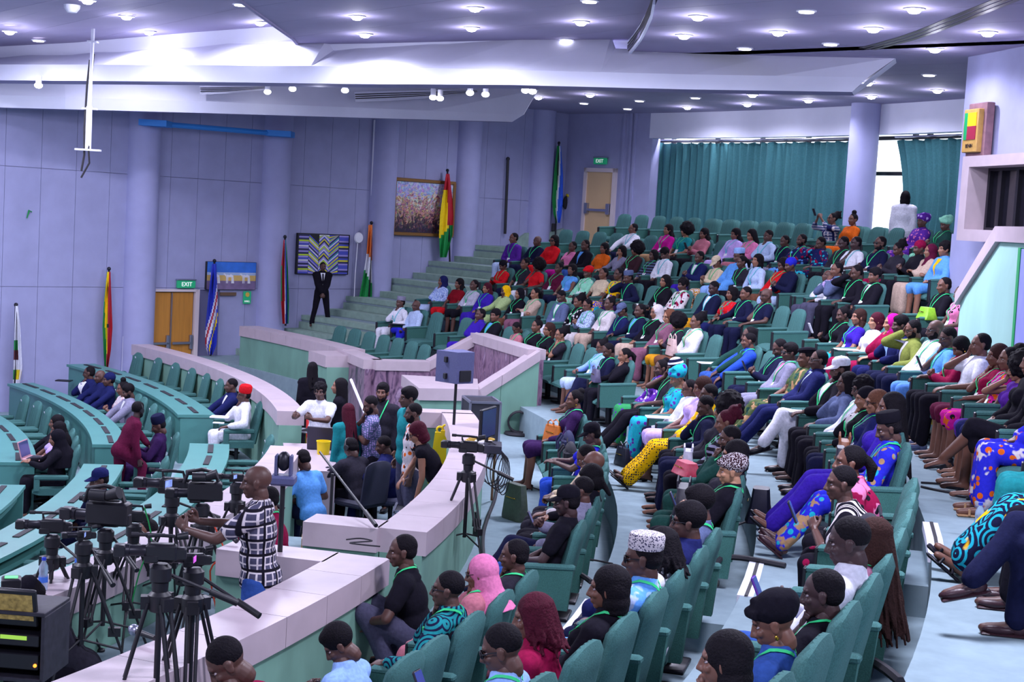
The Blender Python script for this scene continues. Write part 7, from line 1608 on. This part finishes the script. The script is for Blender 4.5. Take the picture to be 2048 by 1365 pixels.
P = at(1036, 868, .02); o = tag(empty('cable_coil', (P.x, P.y, .0)), 'coil of black cable on the floor by the green wall', 'cable'); MB().lathe([(.20, 0), (.22, .02), (.20, .05), (.10, .05), (.08, .02)], seg=22).build('base_loop', RUBBER, o)
for i in range(5): MB().tube([(.16*cos(t)*1.0, .03*i-.06 + .02*sin(2*t), .20+.16*sin(t)) for t in [2*pi*q/20 for q in range(21)]], .014, 6).build('loop', RUBBER, o)
P = ar(945, 862, 21.5); o = tag(empty('yellow_cable_bundle', (P.x+.03, P.y, .76)), 'bundle of yellow cable on the curved coping', 'cable')
for i in range(5): MB().tube([(.14*cos(t)+.02*i, .09*sin(t), .02+.015*i) for t in [2*pi*q/16 for q in range(17)]], .010, 6).build('loop', mat('yellow_cable', '#c8a438'), o)
for i, (u, v, w_, h_, col, nm, lab) in enumerate(((985, 893, .34, .09, '#2c2c3c', 'mixer_unit', 'black electronic unit on the curved coping'), (972, 912, .30, .07, '#3a3c55', 'receiver_box', 'dark receiver box lower on the curved coping'), (965, 930, .16, .09, '#d8d4dc', 'white_carton', 'white and orange carton on the curved coping'))):
    P = ar(u, v, 21.55); o = tag(empty(nm, (P.x, P.y, .75), ang(P)), lab, 'box'); MB().bbox((0, 0, h_/2), (.2, w_, h_), .006).build('body', mat('unit_%d' % i, col, .5), o)
    MB().box((.101, 0, h_/2), (.004, w_*.7, h_*.5)).build('front_strip', mat('unit_front_%d' % i, '#d2683a' if i == 2 else '#56587a'), o)
# control table with laptops and mixers
P = at(672, 912, .10); tb = tag(empty('control_table', (P.x, P.y, LOW), .06), 'long table of laptops and mixing gear in the media area', 'table')
MB().bbox((0, 0, .76), (.80, 2.3, .05), .008).build('table_top', mat('grey_table', '#777a94', .5), tb)
for x in (-.35, .35):
    for y in (-1.05, 1.05): MB().cyl((x, y, 0), (x, y, .74), .02).build('leg', DARK, tb)
T0 = V((P.x, P.y, LOW + .785)); 
def laptop(P, rz, label, col='#2a2a3a', scr=None, s=1.0, open_=105):
    o = tag(empty('laptop', P, rz), label, 'laptop'); o.scale = (s,)*3; m = mat('laptop_'+col, col, .4); MB().bbox((0, 0, .01), (.34, .24, .018), .004).build('keyboard_base', m, o)
    MB().box((0, .01, .0205), (.28, .12, .003)).build('keys', BLACK, o); rt = Matrix.Rotation(R(open_-90), 3, 'X'); c_ = rt @ V((0, 0, .11)) + V((0, .12, .02)) if False else V((0, .12, .018)) + Matrix.Rotation(R(-(open_-90)), 3, 'X') @ V((0, 0, .11))
    lid = MB().bbox(c_, (.34, .012, .22), .004, rot=Matrix.Rotation(R(-(open_-90)), 3, 'X')).build('lid', m, o); MB().box(c_ + Matrix.Rotation(R(-(open_-90)), 3, 'X') @ V((0, -.0075, 0)), (.31, .002, .19), rot=Matrix.Rotation(R(-(open_-90)), 3, 'X')).build('screen', scr or mat('laptop_screen', '#3c4470', .2), lid); return o
P = at(655, 900, .10); laptop(V((P.x, P.y, LOW+.785)), dirpix(P, 95)-pi/2+pi, 'big dark laptop on the control table seen from behind', '#23233a', s=1.5)
P = at(700, 905, .10); laptop(V((P.x, P.y, LOW+.785)), dirpix(P, 20)-pi/2, 'open laptop in front of the man with headphones', '#30303f', s=1.1)
for i, (u, v, w_) in enumerate(((690, 868, .5), (730, 905, .35))):
    P = at(u, v, .12); o = tag(empty('mixing_desk', (P.x, P.y, LOW+.785), dirpix(P, 0)-pi/2), ['wide audio mixer at the back of the control table', 'small audio mixer at the front of the control table'][i], 'mixer'); MB().bbox((0, 0, .04), (w_, .32, .08), .01).build('body', mat('mixer_grey', '#4a4c68', .5), o)
    for a_ in range(8): MB().box((-w_*.42+w_*.12*a_, -.06, .084), (.012, .16, .008)).box((-w_*.42+w_*.12*a_, .09, .086), (.014, .02, .012)).build('fader', WHITE if a_ % 2 else GREYB, o)
P = at(646, 912, .10); o = tag(empty('yellow_bucket', (P.x, P.y, LOW+.785)), 'yellow plastic tub on the control table', 'tub'); MB().lathe([(.075, 0), (.09, .19), (.096, .19), (.096, .2), (.085, .2), (.07, .01)], seg=20).build('tub', YELLOW, o)
P = at(612, 862, .13); laptop(V((P.x, P.y, .12)), dirpix(P, 200)-pi/2, 'silver laptop open on the ledge at the coping end', '#b9bac8', s=1.05)
P = at(70, 917, LZ+.01); laptop(V((P.x, P.y, LZ)), dirpix(P, 20)-pi/2, 'pink-gold laptop open on the left curved desk', '#b98a94', s=1.1)
# seats and boxes in the media area
def office_chair(P, f, label, col):
    o = tag(empty('office_chair', P, f - pi/2), label, 'chair'); m = mat('office_'+col, col, .7, scale=60, amount=.15)
    inst('backrest', back_mesh('backrest', .48, .44, .45, .98, -.20, -.26, .08, 3, .003, m), o); MB().bbox((0, .02, .44), (.48, .46, .09), .03).build('seat', m, o); MB().cyl((0, 0, .08), (0, 0, .40), .03).build('column', DARK, o)
    for k in range(5): a = 2*pi*k/5; MB().tube([(0, 0, .09), (.27*cos(a), .27*sin(a), .04)], [.025, .018], 6).build('foot', DARK, o)
P = V(b1['loc']); f = b1['rz'] + pi/2; P = P + V((cos(f), sin(f), 0))*.25; o = tag(empty('stool', P), 'small dark stool under the man in sky blue tee', 'stool'); MB().lathe([(.17, .36), (.18, .40), (.17, .43), (0, .435)], seg=20).build('seat', BLACK, o)
for k in range(4): a = pi/4 + pi/2*k; MB().cyl((.12*cos(a), .12*sin(a), .37), (.17*cos(a), .17*sin(a), 0), .014).build('leg', DARK, o)
for d, lab, col in ((b2, 'black office chair under the man with headphones', '#22233a'), (b3, 'grey office chair under the man in navy shirt', '#3c3e5c')):
    f = d['rz'] + pi/2; P = V(d['loc']) + V((cos(f), sin(f), 0))*.22; office_chair(P, f, lab, col)
P = at(842, 990, .0); case(V((P.x-.02, P.y, LOW)), .0, (.55, .5, .52), 'black equipment case with a silver lid inside the curved wall')
P = at(650, 1052, .1); o = tag(empty('cardboard_box', (P.x, P.y, -.40), .1), 'open cardboard box behind the inner coping', 'box')
for c_, d in (((-.22, 0, .2), (.012, .4, .4)), ((.22, 0, .2), (.012, .4, .4)), ((0, -.2, .2), (.44, .012, .4)), ((0, .2, .2), (.44, .012, .4))): MB().box(c_, d).build('side', CARD, o)
MB().box((0, 0, .01), (.44, .4, .015)).build('bottom', CARD, o)
P = ad(665, 948, 13.4); o = tag(empty('microphone_stand', (P.x, P.y, -.15)), 'black boom microphone stand over the inner coping', 'stand'); H = P.z + .15; Q = ad(752, 1052, 12.2) - V((P.x, P.y, -.15)); Q0 = ad(640, 905, 13.6) - V((P.x, P.y, -.15))
MB().lathe([(.14, 0), (.13, .02), (.015, .03), (.014, H)], seg=14).build('stand_pole', BLACK, o); MB().cyl(Q0, Q, .011).cyl(Q.lerp(Q0, .18), Q, .018).build('boom', BLACK, o)
P = ad(560, 1000, 11.9)
# rack with a small monitor at lower left
P = ad(52, 1335, 9.3); rk_ = tag(empty('equipment_rack', P, dirpix(P, 292) - pi/2), 'road case rack with a lit preview monitor at the lower left corner', 'rack'); rk_.scale = (.82,)*3
MB().bbox((-.22, 0, .22), (.03, .5, .5), .005).bbox((.20, 0, .22), (.03, .5, .5), .005).bbox((0, 0, -.02), (.45, .5, .03), .005).bbox((0, -.2, .22), (.42, .03, .5), .005).bbox((0, 0, .48), (.46, .5, .03), .005).build('case', mat('rack_case', '#2a2834', .6, scale=20, amount=.3), rk_)
MB().bbox((0, .10, .12), (.38, .3, .12), .008).bbox((0, .10, .28), (.38, .3, .09), .008).build('unit', BLACK, rk_); MB().box((0, .252, .30), (.2, .004, .03)).build('meter', mat('meter_green', '#9fd04a', emit=.6), rk_); MB().sph((-.17, .255, .10), .014).build('lamp', mat('indicator_orange', '#ff8a2a', emit=2.5), rk_)
mp = MB().bbox((.02, .22, .52), (.36, .04, .30), .01, rot=Matrix.Rotation(R(-14), 3, 'X')).build('preview_monitor', BLACK, rk_); MB().box(V((.02, .22, .53)) + Matrix.Rotation(R(-14), 3, 'X') @ V((0, .022, 0)), (.31, .004, .21), rot=Matrix.Rotation(R(-14), 3, 'X')).build('picture', SCRW, mp)
P = ad(22, 1180, 9.5); o = tag(empty('battery_charger', P, .3), 'small black device with a green display above the rack', 'device'); MB().bbox((0, 0, 0), (.12, .12, .16), .01).build('body', BLACK, o); MB().box((0, 0, .081), (.08, .06, .003)).build('display', mat('display_green', '#4fd070', emit=1.0), o)
def bottle(P, label, h=.24): 
    o = tag(empty('water_bottle', P), label, 'bottle'); MB().lathe([(.030, 0), (.034, .02), (.033, h*.45), (.030, h*.5), (.034, h*.58), (.032, h*.74), (.013, h*.9), (.013, h*.93)], seg=14).build('bottle', mat('clear_plastic', '#c7d8ee', .1, trans=.7), o); MB().cyl((0, 0, h*.92), (0, 0, h), .016).build('cap', mat('blue_cap', '#2a3fc0', .4), o); MB().lathe([(.0345, h*.25), (.0345, h*.42)], seg=14).build('paper_band', mat('blue_band', '#3b6fd0'), o)
P = at(86, 1178, .46); bottle(V((P.x, P.y, .45)), 'plastic water bottle on the pit coping above the rack'); P = at(158, 1140, .46); bottle(V((P.x, P.y, .45)), 'plastic water bottle on the pit coping behind the tripods')
P = at(1956, 1072, FL[3]+.0); bottle(V((P.x, P.y, FL[3])), 'plastic water bottle on the floor by the teal gown')
# handheld microphone lying on the near coping
P = at(275, 1275, .77); o = tag(empty('handheld_microphone', (P.x, P.y, .78), .9), 'handheld microphone lying on the near coping', 'microphone'); MB().tube([(0, 0, .02), (.0, -.16, .02)], [.020, .015], 12).build('handle', BLACK, o); MB().sph((0, .035, .025), (.034, .04, .034), 14, 10).build('head', STEEL, o)
P = at(722, 1085, .76); cable('adapter_cable', [V((P.x+x, P.y+y, .762)) for x, y in ((-.12, .05), (-.02, .12), (.08, .06), (.0, 0), (-.08, -.06), (.04, -.1), (.16, -.12))], .006, RUBBER, 'thin black adapter lead lying on the corner of the coping')
# ------------------------------------------------------------------ bags
def handbag(P, rz, col, label, w=.32, h=.22, d=.13, handles=True, hm=None, print_=None):
    o = tag(empty('handbag', P, rz), label, 'bag'); m = mat('bag_'+col, col, .42, scale=30, amount=.15, bump=.1); vs = []
    for t, k in ((0, 1.0), (.06, 1.03), (.5, .98), (.92, .82), (1, .78)): 
        for i in range(12): a = 2*pi*i/12; cx, sy = cos(a), sin(a); q = lambda x: math.copysign(abs(x)**.45, x); vs.append((q(cx)*w/2*k, q(sy)*d/2*(k if t < .5 else k*.75), t*h))
    fs = [tuple(range(11, -1, -1)), tuple(range(48, 60))] + [(j*12+i, j*12+(i+1) % 12, j*12+12+(i+1) % 12, j*12+12+i) for j in range(4) for i in range(12)]
    MB().add(vs, fs).build('bag_body', m, o); MB().bbox((0, d*.44, h*.62), (w*.5, .008, .012), .003).build('zip', GOLD, o)
    if handles:
        for s in (1, -1): MB().tube([(-w*.2, s*d*.28, h*.92), (-w*.19, s*d*.3, h*1.18), (0, s*d*.3, h*1.32), (w*.19, s*d*.3, h*1.18), (w*.2, s*d*.28, h*.92)], .008, 7).build('handle', m, o)
    return o
def backpack(P, rz, col, label, s=1.0):
    o = tag(empty('backpack', P, rz), label, 'bag'); o.scale = (s,)*3; m = mat('bag_'+col, col, .8, scale=40, amount=.15, bump=.1)
    MB().sph((0, 0, .24), (.16, .10, .24), 18, 12).bbox((0, -.01, .20), (.29, .17, .36), .05).build('main_pack', m, o); MB().bbox((0, .10, .15), (.22, .06, .2), .03).build('front_pocket', m, o)
    for x in (-.09, .09): MB().tube([(x, -.09, .42), (x*1.2, -.15, .33), (x*1.2, -.14, .15), (x, -.09, .05)], .018, 7).build('strap', m, o)
    MB().tube([(-.04, -.05, .47), (0, -.05, .52), (.04, -.05, .47)], .010, 6).build('handle', m, o); return o
def lap(row, n, dy=.42, z=.60, dx=0): loc, rz = seat_pose(row, n); return loc + Matrix.Rotation(rz, 3, 'Z') @ V((dx, dy, z)), rz
def floorspot(row, n, dy=.75, dx=0): return lap(row, n, dy, 0, dx)
P, rz = lap('A', 3.7, .42, .585); handbag(P, rz+.5, '#b8661f', 'orange-brown leather handbag on the lap of the woman in dark purple')
P, rz = lap('A', 2.7, .30, .43); backpack(P, rz+pi, '#20234a', 'navy backpack on a front-row seat', .85)
P, rz = lap('A', 1.2, .35, .43); backpack(P, rz+pi, '#22212c', 'black laptop bag propped on a front-row seat', .85)
P, rz = floorspot('A', .4, .95); handbag(P, rz+.6, '#4a5648', 'olive shopping bag leaning on the front-row floor', .36, .40, .16, False)
P, rz = floorspot('B', 3.0, .85); handbag(P, rz+.3, '#1b1a2b', 'dark handbag on the floor by the turquoise print skirt', .3, .22, .13)
P, rz = lap('B', -3.2, .50, .60); handbag(P, rz, '#b9b9cc', 'pale grey handbag on the lap below the reddish bun', .32, .18, .13)
P, rz = lap('B', -4.0, .52, .62); handbag(P, rz+.4, '#b8324e', 'soft red bag on a lap in the second row', .36, .12, .2, False)
P, rz = lap('B', -7.2, .50, .60); handbag(P, rz, '#1a1826', 'large black handbag on the lap of the sunglasses woman', .42, .24, .16)
P, rz = floorspot('B', -8.9, .10); P = at(1518, 1045, FL[2]); handbag(P, rz, '#17162a', 'black cylindrical bag standing at the aisle edge', .26, .30, .24, False)
P = at(1450, 812, FL[2]); o = handbag(P, .4, '#9d8360', 'brown paper carrier bag on the aisle step', .26, .36, .12, False)
P, rz = lap('C', 10, .52, .58); handbag(P, rz, '#c9aaa6', 'cream handbag with hoop handles on the white blazer lap', .30, .24, .12)
P, rz = lap('B', 9.2, .48, .60); handbag(P, rz, '#55506e', 'mauve handbag on the lap by the end seat', .28, .18, .12)
P = at(1790, 800, FL[3]); backpack(P, rz+2.4, '#1d1c2a', 'black backpack with a white tag on the floor', 1.0)
P = at(1908, 905, FL[3]); handbag(P, rz+2.0, '#191728', 'dark structured handbag on the floor beside sandalled feet', .36, .30, .15)
P = at(1886, 850, FL[3]); handbag(P, rz+1.4, '#c9b03c', 'yellow floral cloth bag on the floor', .3, .42, .14, False)
P, rz = lap('C', -7.4, .52, .58); handbag(P, rz, '#1c1b2c', 'black flap handbag with a gold bow on a lap', .26, .24, .10, False)
P, rz = lap('C', -6.2, .45, .58); handbag(P, rz, '#8a4f2a', 'brown tote bag on a lap behind the black flap bag', .30, .20, .14)
P, rz = lap('C', -13.06, .26, .44); backpack(P, rz+.4, '#1e1d2b', 'black backpack with white piping on a third-row seat', 1.0)
P, rz = floorspot('C', 15.6, .85); backpack(P, rz, '#181724', 'black backpack standing between third-row feet', .85)
P, rz = lap('D', 17.0, .60, .62); o = tag(empty('telephoto_lens', P, rz), 'long white-banded camera lens held out in the fourth row', 'lens'); MB().tube([(0, 0, 0), (0, .10, 0), (0, .11, 0), (0, .28, 0)], [.04, .04, .05, .055], 14).build('barrel', BLACK, o); MB().lathe([(.056, 0), (.056, .04)], (0, .20, 0), 14, mtx=Matrix.Rotation(R(-90), 3, 'X')).build('white_band', WHITE, o)
P, rz = lap('E', 5.8, .42, .60); handbag(P, rz, '#86c02e', 'bright lime print cloth bag on a lap by the parapet', .36, .16, .2, False)
for row, n, lab in (('B', 2.5, 'white papers on the lap of the man in white'), ('C', -1.2, 'white booklet on the arm of the white-capped man'), ('D', 4.2, 'stack of white programme sheets on the fourth-row arm'), ('B', 24.2, 'dark tablet lying on the arm in the second row'), ('C', 7.2, 'white tablet computer balanced by the jeans-clad man')):
    P, rz = lap(row, n, .50, .645); tag(MB().bbox((0, 0, 0), (.21, .29, .012), .002).build('booklet', PAPER if 'white' in lab else BLACK), lab, 'paper'); o = SC.objects[-1] if False else bpy.data.objects[[x.name for x in COL.objects if x.get('label') == lab][0]]; o.location = P; o.rotation_euler = (0, 0, rz)
# cables on the floors and aisles
def fcab(pts, z, r, label, m=RUBBER):
    P = [at(u, v, zz) for (u, v), zz in zip(pts, z if isinstance(z, list) else [z]*len(pts))]; return cable('floor_cable', [p + V((0, 0, r)) for p in P], r, m, label)
fcab([(1432, 1135), (1445, 1122), (1480, 1122), (1530, 1130), (1570, 1138)], FL[2], .022, 'thick black cable cover across the third-row aisle')
fcab([(1075, 1172), (1100, 1155), (1130, 1145), (1160, 1155), (1182, 1170)], FL[1], .022, 'thick black cable cover across the second-row aisle')
fcab([(1700, 1335), (1730, 1328), (1770, 1350), (1800, 1375)], FL[3], .025, 'thick black cable cover at the bottom right aisle')
fcab([(1842, 968), (1900, 972), (1960, 980), (2048, 984)], FL[3], .010, 'thin dark cable crossing the fourth-row floor, upper one'); fcab([(1842, 976), (1900, 988), (1980, 996), (2048, 1000)], FL[3], .010, 'thin dark cable crossing the fourth-row floor, lower one')
fcab([(1000, 975), (1030, 965), (1060, 975), (1095, 985), (1120, 975)], 0, .008, 'thin cable snaking over the front-row floor'); fcab([(996, 960), (990, 1000), (975, 1040), (966, 1075), (968, 1120), (985, 1165)], 0, .020, 'grey hose along the foot of the curved wall')
fcab([(1100, 1140), (1140, 1125), (1180, 1122), (1225, 1130)], FL[1], .008, 'pair of thin cables across the near aisle'); fcab([(1470, 1055), (1500, 1045), (1540, 1048), (1585, 1055)], FL[2], .010, 'thin dark cables at the foot of the cylindrical bag')

P = ar(992, 905, 21.80); o = tag(empty('hanging_cables', P), 'tangle of black cable hanging over the outside of the curved wall', 'cable')
for i in range(6): MB().tube([V((.03*i-.05, .03*i-.05, .0)) + c_right*(.13*cos(t)*(1-.1*i)) + V((0, 0, .22*sin(t)-.12-.03*i)) for t in [2*pi*q/18 for q in range(19)]], .006, 5).build('loop', RUBBER, o)
P = ar(990, 905, 21.82); Q = at(983, 1000, .02); tag(MB().cyl(P, Q, .014).build('wooden_stick', mat('stick_wood', '#9a6238', .6)), 'thin brown stick leaning on the outside of the curved wall', 'stick')
P = at(745, 868, .3); P = ad(702, 760, 22.5); Q = ad(733, 835, 21.8); tag(MB().cyl(P, Q, .022).build('white_batten', WHITE), 'white batten leaning on the marble wall', 'batten')
P = at(205, 812, UZ+.01)
for i, (u, v, z, lab) in enumerate(((128, 763, MZ, 'black folder at the far end of the navy men desk'), (206, 801, MZ, 'dark phone lying on the desk of the navy men'), (440, 836, UZ, 'white booklet at the end of the longest desk'), (437, 848, UZ, 'small white remote at the end of the longest desk'))):
    P = at(u, v, z); tag(MB().bbox((P.x, P.y, z+.012), (.28, .20, .02) if i in (0, 2) else (.16, .07, .018), .004).build('desk_item', BLACK if i < 2 else PAPER), lab, 'item')
